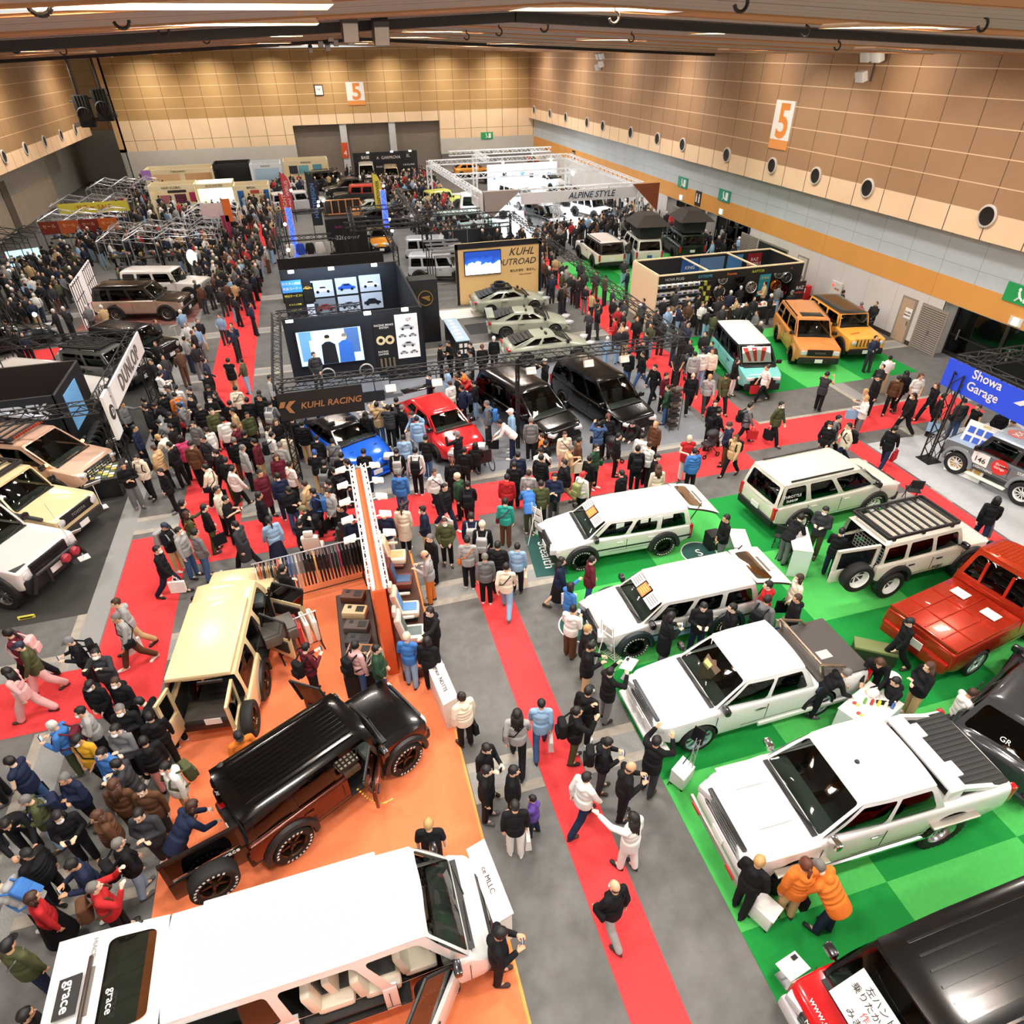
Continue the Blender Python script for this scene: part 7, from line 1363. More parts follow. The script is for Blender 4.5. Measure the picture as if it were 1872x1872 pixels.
for p_, c_ in ((.3, '#eef4fc'), (.42, '#cfe0f6'), (.48, '#2b62c8'), (.8, '#173f9c')):
 e = rp.color_ramp.elements.new(p_); e.color = (*lin(c_), 1)
rp.color_ramp.elements.remove(rp.color_ramp.elements[0]); rp.color_ramp.elements.remove(rp.color_ramp.elements[-1]); nt.links.new(tc.outputs['Object'], nz.inputs['Vector']); nt.links.new(tc.outputs['Object'], sp_.inputs[0]); nt.links.new(nz.outputs['Fac'], ad.inputs[0]); nt.links.new(sp_.outputs[2], ad.inputs[2]); nt.links.new(ad.outputs[0], rp.inputs[0]); nt.links.new(rp.outputs[0], b_.inputs['Emission Color']); nt.links.new(rp.outputs[0], b_.inputs['Base Color']); b_.inputs['Emission Strength'].default_value = 1.2
MB().box((0, -.045, 0), (2.12, .01, 1.27)).build('picture', sm, s)
for k, (x, y) in enumerate(((8.6, 36.9), (9.6, 34.2))): p_ = thing('plinth', 'low %s plinth beneath the grey-green coupes' % ('white' if k == 0 else 'black'), 'plinth', (x, y+.0, 0)); MB().box((0, 0, .004 if k else .004), (5, 1.6, .008)).build('top', wp if k == 0 else K('#1a1a1c'), p_)
# railing wall and lamps behind the cream wall
frame('lattice_frame', 'dark lattice frame with lamps behind the cream screen wall', [((7.4, 46.5, 2.6), (13.0, 46.5, 2.6)), ((7.4, 52, 2.6), (13.0, 52, 2.6))], [(7.4, 46.5), (13, 46.5), (7.4, 52), (13, 52)], 2.6, tblk, .25)
panel_wall('railing_wall', 'low dark wall of three panels before the turquoise wagon', (8.6, 50.2), (13.0, 50.2), 1.7, K('#1c2228'), sm='#b9bcbf')
frame('lattice_frame', 'dark stepped lattice frame over the orange-hooded sports car', [((2.4, 45.5, 3.2), (2.6, 52, 3.2)), ((2.4, 45.5, 3.2), (7.2, 45.5, 3.2)), ((6.9, 45.5, 3.2), (7.0, 60, 3.2)), ((2.6, 52, 3.2), (6.9, 52, 3.2)), ((4.4, 40.8, 2.8), (4.5, 45.4, 2.8))], [(2.4, 45.5), (6.9, 45.5), (2.6, 52), (4.4, 40.8)], 3.2, tblk, .28)
for k in range(5): 
 rk = thing('tube_rack', 'grey tubular rail rack beside the dark stand, '+['lowest', 'second lowest', 'middle', 'second highest', 'highest']  [k]+' rail', 'rack', (6.6, 40.2+1.0*k, 0)); MB().cyl((0, 0, 2.4), (2.3, 0, 2.35), .035).cyl((0, .3, 2.4), (2.3, .3, 2.35), .035).build('rail', mat('#77797b', .4, .5), rk); [MB().cyl((q, 0, 0), (q, 0, 2.4), .03).build('upright', tblk, rk) for q in (0, 2.3)]
# --- parts stand with clothes and black box
bx = thing('lettered_box_room', 'black box room lettered in pink and silver with an open timber crate on top', 'booth', (2.3, 53.5, 0)); MB().box((0, 0, 1.25), (2.9, 1.6, 2.5)).build('walls', K('#101013'), bx); lettering('build', .26, mat('#b02a78', .5), (-.55, -.81, 1.95), (1, 0, 0), (0, 0, 1), bx); lettering('326power', .42, mat('#c2c5c9', .4), (-.0, -.81, 1.2), (1, 0, 0), (0, 0, 1), bx)
mb = MB(); [mb.box((-1.3+.52*k, .7, 3.0), (.07, .08, 1.0)) for k in range(6)]; mb.box((0, .7, 3.5), (2.7, .08, .07)); mb.box((0, .7, 2.55), (2.7, .08, .07)); mb.box((1.35, 0, 3.3), (.07, 1.5, .07)); mb.build('timber_frame', mat('#c48a5a', .6), bx); MB().box((0, .76, 3.0), (2.7, .04, 1.0)).build('backing', K('#1c1613'), bx); MB().box((.9, .2, 2.7), (.5, .5, .4)).build('carton', mat('#c98f58', .7), bx)
frame('lattice_frame', 'dark lattice frame with bright lamps around the hanging shirts', [((-2.3, 45.5, 2.9), (1.0, 45.5, 2.9)), ((-2.3, 54, 2.9), (1.0, 54, 2.9)), ((-2.3, 45.5, 2.9), (-2.3, 54, 2.9))], [(-2.3, 45.5), (-2.3, 54), (1.0, 45.5), (1.0, 54)], 2.9, tblk, .28)
for k, (px, py, y) in enumerate(((521, 410, 45.2), (527, 457, 41), (532, 348, 53), (582, 369, 54), (591, 367, 53.8), (582, 376, 53.6), (717, 422, 47), (712, 401, 52), (701, 340, 58))):
 P = gy(px, py, y); l = thing('bright_spotlight', 'small dazzling white spotlight, '+['at the frame corner by the shirts', 'low at the dark counter end', 'at the blue light column top', 'upper of three by the raised off-roader', 'second of three by the raised off-roader', 'lower of three by the raised off-roader', 'over the orange-hooded sports car', 'on the dark frame beam above the crate cars', 'beside the tall blue light column'][k], 'spotlight', P)
 MB().ell((0, 0, 0), (.09, .07, .09)).build('lens', mat('#ffffff', .3, emit=40), l); MB().cyl((0, .12, 0), (0, .14, -max(.2, P.z-2.4) if P.z > 2.6 else -.3), .03).build('bracket', tblk, l)
for k, (c, lab) in enumerate((('#e9e6df', 'white'), ('#2a4fc0', 'blue'), ('#17181a', 'black'), ('#dedbd4', 'off-white'), ('#b5b1a9', 'grey'))):
 sh = thing('hanging_shirt', lab+' long-sleeved shirt hung on the lamp-lit parts stand', 'shirt', (-1.7+.62*k, 47.2, 1.95)); mb = MB(); mb.box((0, 0, -.1), (.42, .1, .72), bev=.04); [mb.cyl((s_*.18, 0, .2), (s_*.3, 0, -.4), .07, .05, n=8) for s_ in (1, -1)]; mb.build('cloth', mat(c, .8), sh); MB().cyl((0, 0, .24), (0, 0, .4), .01).build('hanger', stl, sh)
MB().box((-.35, 47.2, 2.36), (3.3, .03, .03)).build('shirt_rail', stl, None, label='thin steel rail the shirts hang from on the parts stand', cat='rail')
ct = thing('parts_counter', 'dark counter spread with small goods under the hanging shirts', 'counter', (-.5, 45.2, 0)); MB().box((0, 0, .5), (3.6, .8, 1.0)).build('body', K('#121a2a'), ct); mb = MB(); [mb.box((rnd.uniform(-1.6, 1.6), rnd.uniform(-.3, .3), 1.04), (.2, .14, .08), k % 4, rot=rnd.uniform(0, 3)) for k in range(26)]; mb.build('goods', [wp, mat('#2f56b0', .5), mat('#d6b64a', .5), mat('#b53a34', .5)], ct)
ct = thing('motor_counter', 'black counter holding dark engine parts in front of the clothes stand', 'counter', (-.4, 42.4, 0)); MB().box((0, 0, .45), (4.2, .9, .9)).build('body', K('#101113'), ct); mb = MB(); [mb.box((rnd.uniform(-1.9, 1.9), rnd.uniform(-.3, .3), 1.0), (.3, .22, .2), k % 2, rot=rnd.uniform(0, 3), bev=.04) for k in range(18)]; mb.build('engine_parts', [stl, tblk], ct)
# flags and light columns
def feather(px, py, y, h, col, txt, lab, tcol='#f0f0f0'):
 P = gy(px, py, y); f = thing('feather_flag', lab, 'flag', (P.x, y, 0)); MB().cyl((0, 0, 0), (0, 0, h), .03).build('pole', tblk, f); n = 10; w = .75; a = [(0, h*.22+(h*.78)*i/n) for i in range(n+1)]; b = [(w*min(1, sqrt(max(0, 1-(i/n)**5))), h*.22+(h*.78)*i/n) for i in range(n, -1, -1)]; MB().prism(a+b, .015, 0, M.Rotation(pi/2, 4, 'X')).build('sail', mat(col, .6), f)
 lettering(txt, .42, mat(tcol, .5), (w*.5, -.03, h*.58), (0, 0, 1), (-1, 0, 0), f)
feather(508, 350, 60, 3.3, '#e2502a', 'MOONSIGHT', 'orange feather flag with white lettering, in front of the pinkish-red one'); feather(516, 345, 66, 4.0, '#cf4a4e', 'AD WIRUS', 'pinkish-red feather flag just behind the orange flag'); feather(568, 380, 58, 5.0, '#23262c', 'HALTDESIGN', 'tall dark feather flag with blue vertical lettering', '#6fa4e8'); feather(686, 375, 63, 4.0, '#e3cf45', '326POWER', 'slim yellow feather flag near the brand wall', '#2a2a22')
for k, (px, py, y) in enumerate(((528, 392, 53), (704, 390, 58))):
 P = gy(px, py, y); l = thing('light_column', 'blue-lit lattice light column '+('beside the shirt stand' if k == 0 else 'beside the yellow flag'), 'light column', (P.x, y, 0)); truss(MB(), (0, 0, .02), (0, 0, 3.4), .4, .03).build('lattice', mat('#cfd6e8', .4), l); MB().box((0, 0, 1.7), (.26, .26, 3.3)).build('glow_core', mat('#2a4cff', .5, emit=3), l)
bw = panel_wall('brand_wall', 'wide black wall of white brand emblems before the shutters', (5.6, 85.5), (12.9, 85.5), 3.0, K('#17181c'), sm='#24262a')
for x, z, t_ in ((-2.3, 2.5, 'BASE'), (-.9, 2.4, 'A'), (.6, 2.4, 'GARPROVA'), (2.6, 2.5, 'EL'), (-.8, 1.5, 'ROAD'), (.7, 1.5, 'LAND'), (2.6, 1.6, 'CALMLAND')): lettering(t_, .42 if z > 2 else .26, wp, (x, -.07, z), (1, 0, 0), (0, 0, 1), bw)
for x in (-2, .7, 2.8): arm_lamp(bw, (x, 0, 2.95))
flat('gate_number_sign', 'orange board with a white 4 on the white gate pillar', gy(631, 275, YB+.06), 'S', .75, 1.6, mat('#d2562e', .5), [('4', 0, -.3, .8, wp, {})], 'sign')
# --- the white lit stand
Z = 3.6
wf = frame('lattice_frame', 'white lattice frame of the large lit stand with a long sign beam', [((11.6, 70, Z), (25.8, 70, Z)), ((12.3, 52, Z), (25.4, 52, Z)), ((11.6, 70, Z), (12.3, 52, Z)), ((25.8, 70, Z), (25.4, 52, Z)), ((17.5, 70, Z), (17.5, 76, Z)), ((12, 61, Z), (25.6, 61, Z)), ((14.8, 76, Z), (26, 76, Z))], [(12.3, 52.1), (25.4, 52.1), (11.6, 70), (25.8, 70), (18.4, 52.1), (17.5, 76)], Z, twht, .4, 'truss', .035)
sb = thing('sign_beam', 'sloped white sign beam with dark ALPINE STYLE lettering', 'sign', (20.2, 51.75, 3.2)); MB().box((0, 0, 0), (9.6, .1, .8)).build('board', mat('#f2f4f6', .5), sb); lettering('ALPINE STYLE', .62, mat('#27405e', .4), (.9, -.07, 0), (1, 0, 0), (0, 0, 1), sb, shear=.25, bold=.01)
MB().prism([(-.1, .55), (2.2, .55), (2.2, -1.5)], .12, 0, M.Translation(V((4.4, .0, 0))) @ M.Rotation(pi/2, 4, 'X')).build('timber_wedge', grid_mat('timber_boards', '#9a5634', [(2, .16, 0, .02, '#6d3a22')], .6), sb)
sk = thing('canopy_spike', 'grey pointed canopy panel at the corner of the white stand', 'canopy', (12.4, 51.8, 0)); MB().prism([(0, 3.9), (2.9, 3.9), (.6, 2.1), (.1, 2.5)], .5, 0, M.Rotation(pi/2, 4, 'X')).build('front_face', mat('#a39a94', .6), sk); MB().box((-.1, 1.2, 3.2), (.1, 3.4, 1.2)).build('side_face', mat('#e9e4de', .6), sk)
dw = panel_wall('white_display_wall', 'bright white display wall with small product pictures deep in the white stand', (18.6, 75), (26.4, 75), 2.5, mat('#f4f6f8', .5), seams=False)
mb = MB(); [mb.box((-3+1.0*k, -.07, 1.3+.2*(k % 2)), (.45, .02, .4), k % 3) for k in range(7)]; mb.build('product_prints', [mat('#4f90d0', .5), mat('#2c2f36', .5), mat('#b9d3ea', .5)], dw)
slab('white_stand_floor', 11.8, 52, 26.2, 75, mat('#dfe3e6', .35), .006, 'glossy white flooring of the lit stand', 'floor covering')
area_light('stand_light', (16, 57, 3.4), (6, 4), 420, (.93, .97, 1)); area_light('stand_light', (22, 57, 3.4), (5, 4), 420, (.93, .97, 1)); area_light('stand_light', (19, 66, 3.4), (9, 5), 560, (.93, .97, 1)); area_light('stand_light', (22.5, 73.6, 3.2), (6, .5), 200, (.95, .98, 1), (22.5, 75, 1.2))
for k, (x, y) in enumerate(((14, 52), (20, 61), (16, 61), (23, 61), (19, 70), (24, 70))): l = thing('bright_spotlight', 'dazzling spotlight on the white stand frame, '+['front beam corner', 'middle of the inner beam', 'inner beam near the spike', 'inner beam near the side wall', 'far beam middle', 'far beam near the side wall'][k], 'spotlight', (x, y, 3.3)); MB().ell((0, 0, 0), (.12, .1, .12)).build('lens', mat('#ffffff', .3, emit=25), l); MB().cyl((0, 0, .1), (0, 0, .3), .04).build('bracket', twht, l)
tv = thing('flower_stand', 'large flower arrangement before the far wall near the corner', 'flower arrangement', gy(975, 298, 83)); mb = MB(); [mb.ell((rnd.uniform(-.6, .6), rnd.uniform(-.4, .4), rnd.uniform(-.2, .7)), (.22, .22, .22), k % 3, 6, 5) for k in range(26)]; mb.build('blossoms', [mat('#c9562e', .7), mat('#e8d7b5', .7), mat('#3d6a3a', .7)], tv); MB().cyl((0, 0, -1.0), (0, 0, 0), .2).build('vase', wp, tv)
# --- the wheel shop
cr = mat('#efd9b2', .6); X0, X1, Y0_, Y1_ = 16.9, 25.6, 31.5, 34.6
sh = thing('wheel_shop', 'cream-walled wheel shop booth with black header boards and crowded shelves', 'booth', (0, 0, 0))
MB().box((X0-.04, (Y0_+Y1_)/2, 1.35), (.08, Y1_-Y0_, 2.7)).build('side_wall', cr, sh); MB().box((X1+.04, (Y0_+Y1_)/2, 1.35), (.08, Y1_-Y0_, 2.7)).build('side_wall', K('#1b1b1d'), sh); MB().box(((X0+X1)/2, Y1_, 1.35), (X1-X0, .08, 2.7)).build('back_wall', K('#1d2126'), sh); MB().box(((X0+X1)/2, Y0_, 2.5), (X1-X0, .08, .42)).build('header_board', K('#17181a'), sh)
mb = MB(); mb.box(((X0+X1)/2, Y0_, 2.74), (X1-X0, .12, .06)); mb.box(((X0+X1)/2, Y1_, 2.74), (X1-X0, .12, .06)); [mb.box((x, (Y0_+Y1_)/2, 2.74), (.1, Y1_-Y0_, .06)) for x in (X0, X0+2.9, X0+5.8, X1)]; mb.build('top_rails', cr, sh)
for x, t_, c_ in ((17.8, 'NOVA PLUG', '#c9c9c6'), (19.6, 'EXTREME', '#3fa8c8'), (21.2, 'Kaniwa', '#e07a32'), (22.8, 'RAPTOR', '#b8c83a'), (24.9, 'A', '#c23a44')): lettering(t_, .2, mat(c_, .5), (x, Y0_-.055, 2.5), (1, 0, 0), (0, 0, 1), sh)
for x, w_, t_, c_ in ((20.4, 1.1, 'KING', '#2c5a9a'), (21.8, 1.6, '', '#5b7ea8'), (23.3, 1.0, '', '#4a86c0'), (24.6, .9, 'RAZ\nWHEELS', '#8f2028')): flat('shop_poster', {'KING': 'dark poster with pale lettering', '': 'blue scenic poster' if x < 22 else 'sky-blue car poster', 'RAZ\nWHEELS': 'red and black RAZ WHEELS poster'}[t_]+' high on the wheel shop back wall', (x, Y1_-.05, 2.1), 'S', w_, .95, mat(c_, .5), [(t_, 0, 0, .26, wp, {})] if t_ else (), 'poster')
for r_ in range(4):
 sf = thing('goods_shelf', 'steel shelf of boxed goods in the wheel shop, '+['lowest', 'second from floor', 'third from floor', 'topmost'][r_], 'shelf', (18.6, Y0_+.9, .55+.42*r_)); MB().box((0, 0, 0), (3.0, .4, .03)).build('board', stl, sf); [MB().box((q, 0, -.2), (.03, .38, .4)).build('upright', stl, sf) for q in (-1.5, 0, 1.5)]
 for k in range(9):
  it = thing('boxed_lamp_kit', 'white and %s lamp kit box on the %s wheel shop shelf' % (['silver', 'blue', 'black'][k % 3], ['lowest', 'second', 'third', 'topmost'][r_]), 'box', (17.3+.33*k, Y0_+.82, .64+.42*r_), 0, 'boxed kits on the wheel shop shelves'); MB().box((0, 0, 0), (.27, .24, .15), bev=.02).build('carton', wp, it); MB().box((0, -.125, -.01), (.2, .01, .09)).build('window', [stl, mat('#3a62c0', .4), tblk][k % 3], it)
WH = [(21.2, 2.0, .3, '#e8e8e6', 'white spoked wheel, upper of two'), (21.1, 1.35, .36, '#f0f0ee', 'white spoked wheel, lower and larger'), (22.3, 1.95, .3, '#2a2a2b', 'black wheel beside the upper white wheel'), (22.25, 1.3, .32, '#222223', 'black wheel beside the lower white wheel'), (23.1, 1.4, .36, '#f0f0ee', 'white wheel beside the turquoise banner'), (23.1, .75, .32, '#1f1f20', 'black wheel near the floor'), (24.75, 2.0, .3, '#d2d2d0', 'silver-rimmed black wheel high near the end wall'), (25.3, 1.75, .34, '#c9cbcc', 'polished wheel by the end wall'), (24.7, 1.35, .34, '#e87a2a', 'orange wheel'), (25.2, 1.05, .32, '#7a2030', 'dark red wheel'), (22.2, .72, .3, '#232324', 'black wheel lowest beside the counter')]
for x, z_, r_, c_, lb in WH:
 tm, rm = wheel_meshes(.36, .22, 'spoke10', c_, None); w_ = thing('alloy_wheel', lb+' displayed in the wheel shop', 'wheel', (x, Y0_+.75, z_), 0, None, r_/.27); q = obj('rim', rm, w_); q.rotation_euler = (0, 0, pi); MB().lathe([(.225, -.05), (.235, -.06), (.235, .05), (.225, .04)], 24, closed=True).build('outer_lip', mat(c_, .3, .5), w_)
panel_wall('wheel_wall', 'black shop wall the display wheels hang on', (20.3, Y0_+.95), (X1, Y0_+.95), 2.25, K('#1c1d1f'), seams=False); flat('turquoise_banner', 'turquoise fabric banner with yellow mark in the wheel shop', (24.0, Y0_+.88, 1.5), 'S', .7, 1.4, mat('#2fa6bd', .6), [('KANI', 0, .3, .2, mat('#e8d24a', .5), {})], 'banner'); flat('red_wheel_poster', 'black and red poster on the wheel shop end', (25.5, Y0_-.3, 1.3), 'S', .7, 1.0, mat('#2a1618', .5), [('RAZ', 0, .15, .26, wp, {}), ('WHEELS', 0, -.12, .14, mat('#d84a4a', .5), {})])
mb = MB(); [mb.box((19.9+.22*(k % 3), Y0_+.7, .5+.28*(k//3)), (.18, .12, .22), k % 2) for k in range(18)]; mb.build('pegboard_goods', [mat('#c9d24a', .5), tblk], None, label='yellow-green packets pegged beside the shelves of boxed kits', cat='packets', kind='stuff')
for k, (x, w_) in enumerate(((18.3, 1.9), (21.3, 2.4), (23.4, 1.2))):
 ct = thing('goods_table', ['white goods table under the boxed kits', 'goods table stacked with colourful packets at the shop middle', 'small goods table near the turquoise banner'][k], 'table', (x, Y0_-.3, 0)); MB().box((0, 0, .74), (w_, .7, .05)).build('top', wp, ct); MB().box((0, -.3, .37), (w_, .04, .72)).build('front_cloth', K('#2a2b2d'), ct); [MB().cyl((sx*w_*.46, sy*.3, 0), (sx*w_*.46, sy*.3, .72), .02).build('leg', stl, ct) for sx in (1, -1) for sy in (1, -1)]
 for j in range(8): it = thing('goods_packet', ['white', 'red', 'black', 'orange'][j % 4]+' goods packet on the '+['white table under the kits', 'middle goods table', 'small goods table'][k], 'packet', (x-w_*.42+w_*.12*j, Y0_-.3+.15*(-1)**j, .8), .3*j, 'packets on the wheel shop tables'); MB().box((0, 0, 0), (.16, .13, .08), bev=.015).build('packet', [wp, mat('#b8322c', .5), tblk, mat('#e08a3a', .5)][j % 4], it)
cp = thing('carton_stall', 'low cream counter stall behind the wheel shop', 'counter', (20.3, 37.0, 0)); MB().box((0, 0, .9), (4.0, 1.2, 1.8)).build('walls', cr, cp); MB().box((0, 0, 1.82), (3.8, 1.0, .03)).build('cloth_top', mat('#c9a878', .7), cp)
# --- blue arch at the frame edge
ar = frame('lattice_frame', 'black lattice arch carrying the blue banner beside the rally car', [((20.45, 16.2, 3.6), (27.6, 16.2, 3.6)), ((20.45, 16.2, 3.6), (20.45, 8.6, 3.6))], [(20.3, 15.75), (20.3, 8.6)], 3.6, tblk, .38, 'truss', .03)
bb = thing('blue_banner', 'blue banner with white Showa Garage lettering', 'banner', (20.25, 12.6, 3.22), -pi/2); MB().box((0, 0, 0), (7.6, .08, .95)).build('cloth', mat('#2c55ee', .5), bb); lettering('Showa\nGarage', .42, wp, (-2.2, -.06, .12), (1, 0, 0), (0, 0, 1), bb, bold=.012); lettering('S', .8, wp, (1.6, -.06, .02), (1, 0, 0), (0, 0, 1), bb, bold=.03); lettering('SHOWA GARAGE', .16, wp, (1.7, -.06, -.36), (1, 0, 0), (0, 0, 1), bb); MB().prism([(-.2, -.1), (.1, .12), (.3, .12), (.2, .0), (.05, -.1)], .02, 0, M.Translation(V((-.9, -.05, .15))) @ M.Rotation(pi/2, 4, 'X')).build('swoosh', wp, bb)
bd = thing('product_board', 'leaning white board of blue product pictures by the arch column', 'display board', (20.5, 14.5, .02), R_(-70)); pl_ = MB().box((0, 0, .95), (1.2, .05, 1.9), rot=None).build('board', wp, bd); bd.rotation_euler = (R_(-16), 0, R_(-72)); mb = MB(); [mb.box((-.4+.27*(k % 4), -.035, 1.6-.32*(k//4)), (.2, .02, .22), 0 if k < 16 else 1) for k in range(20)]; mb.build('product_pictures', [mat('#3a62c8', .5), mat('#c99a3a', .5)], bd); lettering('BASE', .12, mat('#d8c23a', .5), (0, -.035, 1.83), (1, 0, 0), (0, 0, 1), bd)
for k, (x, y) in enumerate(((19.6, 12.6), (20.1, 10.9))): rp_ = thing('ramp_plate', 'pale yellow wheel chock plate by the rally car, '+('front' if k == 0 else 'rear')+' wheel', 'wheel chock', (x+.4, y, .015)); MB().box((0, 0, .02), (.5, .16, .04)).build('plate', mat('#e6dc8a', .5), rp_)
# --- tyre brand stand on the far side
tf = frame('lattice_frame', 'black lattice frame with the lettered tyre sign over the aisle edge', [((-7.9, 22.9, 3.0), (-7.9, 29.6, 3.0)), ((-7.9, 22.9, 2.9), (-14.5, 22.6, 2.9)), ((-7.9, 29.6, 3.0), (-18, 30.5, 3.0))], [(-7.9, 23.2), (-7.9, 29.4), (-13.5, 30.2)], 3.0, tblk, .34)
sg = thing('tyre_sign', 'long white DUNLOP sign with grey letters facing the red carpet', 'sign', (-7.7, 26.6, 2.75), pi/2); MB().box((0, 0, 0), (5.6, .1, .85)).build('board', mat('#f4f3f0', .5), sg); lettering('DUNLOP', .8, mat('#6d6a67', .5), (0, -.07, 0), (1, 0, 0), (0, 0, 1), sg, bold=.02, space=1.1)
sg = thing('tyre_emblem_board', 'white vertical board with a dark round D emblem at the sign end', 'sign', (-7.72, 23.2, 2.4), pi/2); MB().box((0, 0, 0), (.7, .1, 1.6)).build('board', mat('#f4f3f0', .5), sg); MB().lathe([(0, .0), (.26, 0), (.26, .02), (0, .02)], 24, 0, M.Translation(V((0, -.07, .1)))).build('emblem_disc', mat('#3b2f33', .5), sg); lettering('D', .36, wp, (0, -.08, .1), (1, 0, 0), (0, 0, 1), sg, shear=.2)
for i in range(2):
 for k in range(6):
  tm, rm = wheel_meshes(.36, .26, 'spoke6', '#2a2a2b', None); w_ = thing('road_tyre', 'black tyre standing in the row under the white sign, '+['first', 'second', 'third', 'fourth', 'fifth', 'sixth'][k]+(' from the emblem board' if i == 0 else ' of the rear row'), 'tyre', (-8.5-.9*i, 24.4+.42*k, .4), R_(60)); obj('tyre', tm, w_)
tb = thing('flyer_table', 'table of yellow and white flyers under the emblem board', 'table', (-8.3, 22.4, 0)); MB().box((0, 0, .74), (1.0, 1.4, .05)).build('top', K('#2a2a2a'), tb); MB().box((0, 0, .37), (.9, 1.3, .7)).build('cloth', K('#191a1c'), tb); mb = MB(); [mb.box((-.35+.2*(k % 4), -.5+.17*(k//4), .775), (.16, .13, .012), k % 3) for k in range(24)]; mb.build('flyers', [mat('#d8c25a', .6), wp, mat('#5b6a48', .6)], tb)
sw = thing('dark_shop_room', 'charcoal shop room with white outfitter lettering behind the rose people carrier', 'booth', (-13.2, 27.0, 0)); MB().box((0, -2.2, 1.35), (6.8, .1, 2.7)).build('front_wall', K('#171c25'), sw); MB().box((3.4, -.6, 1.35), (.1, 3.3, 2.7)).build('side_wall', K('#12161d'), sw); MB().box((0, 1.1, 1.35), (6.8, .1, 2.7)).build('rear_wall', K('#2a2422'), sw); lettering('MOTREK', .62, mat('#cfd3d8', .5), (1.9, -2.27, 2.2), (1, 0, 0), (0, 0, 1), sw, bold=.02); lettering('Soto  Lover', .5, mat('#cfd3d8', .5), (2.0, -2.27, 1.35), (1, 0, 0), (0, 0, 1), sw, bold=.012); mb = MB(); mb.prism([(-.18, 0), (0, .26), (.18, 0)], .02, 0, M.Translation(V((1.95, -2.26, 1.28))) @ M.Rotation(pi/2, 4, 'X')); mb.build('tent_mark', mat('#cfd3d8', .5), sw); MB().box((3.46, -.8, 1.7), (.02, 1.6, 1.4)).build('side_picture', mat('#6fa8d8', .5, emit=.3), sw); MB().ell((2.2, -2.5, 1.76), (.12, .08, .1)).build('spotlight', lamp_on, sw)
for k, (px, py, lb) in enumerate(((188, 928, 'beige off-roader'), (154, 1020, 'white off-roader with driving lamps'), (224, 845, 'rose people carrier'), (328, 630, 'glossy black off-roader'))):
 p = g(px, py); s_ = thing('info_stand', 'white information plate on a stand beside the '+lb, 'sign', p, R_(30)); MB().box((0, 0, .01), (.3, .3, .02)).build('base', wp, s_); MB().cyl((0, 0, 0), (0, 0, .9), .015).build('stem', wp, s_); MB().box((0, 0, .95), (.5, .36, .02), rot=M.Rotation(-.7, 4, 'X')).build('plate', wp, s_)
for k, (px, py) in enumerate(((50, 1131),)): p = g(px, py); s_ = thing('wheel_label', 'small yellow label block before the white off-roader front wheel', 'label', p); MB().box((0, 0, .06), (.4, .05, .1)).build('block', mat('#e6dc5a', .5), s_); MB().box((0, -.028, .06), (.3, .006, .04)).build('print', tblk, s_)
# --- plinth, lattice screen, stalls and shell booths on the far side
pn = thing('patterned_plinth', 'patterned red-brown plinth beneath the bronze off-roader', 'plinth', (-10.4, 42.3, 0), R_(-4)); MB().box((0, 0, .004), (6.2, 4.2, .008)).build('top', mat('#8c5a50', .7, noise=.5, nscale=3), pn)
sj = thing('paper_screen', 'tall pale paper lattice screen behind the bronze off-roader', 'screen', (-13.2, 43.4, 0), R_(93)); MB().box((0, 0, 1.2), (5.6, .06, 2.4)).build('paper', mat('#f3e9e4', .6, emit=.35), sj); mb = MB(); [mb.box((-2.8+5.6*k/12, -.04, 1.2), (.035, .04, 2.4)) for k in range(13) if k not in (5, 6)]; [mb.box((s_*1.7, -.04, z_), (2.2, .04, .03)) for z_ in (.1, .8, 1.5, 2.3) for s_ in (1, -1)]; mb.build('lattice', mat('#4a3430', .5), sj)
lt_ = thing('paper_lantern', 'white upright paper lantern on a stand by the aisle', 'lantern', g(363, 515)); MB().ell((0, 0, 1.55), (.32, .32, .5)).build('shade', mat('#fbf3e6', .6, emit=.9), lt_); MB().cyl((0, 0, 0), (0, 0, 1.1), .03).cyl((0, 0, 0), (0, 0, .04), .25).build('stand', tblk, lt_)
rnd2 = random.Random(3)
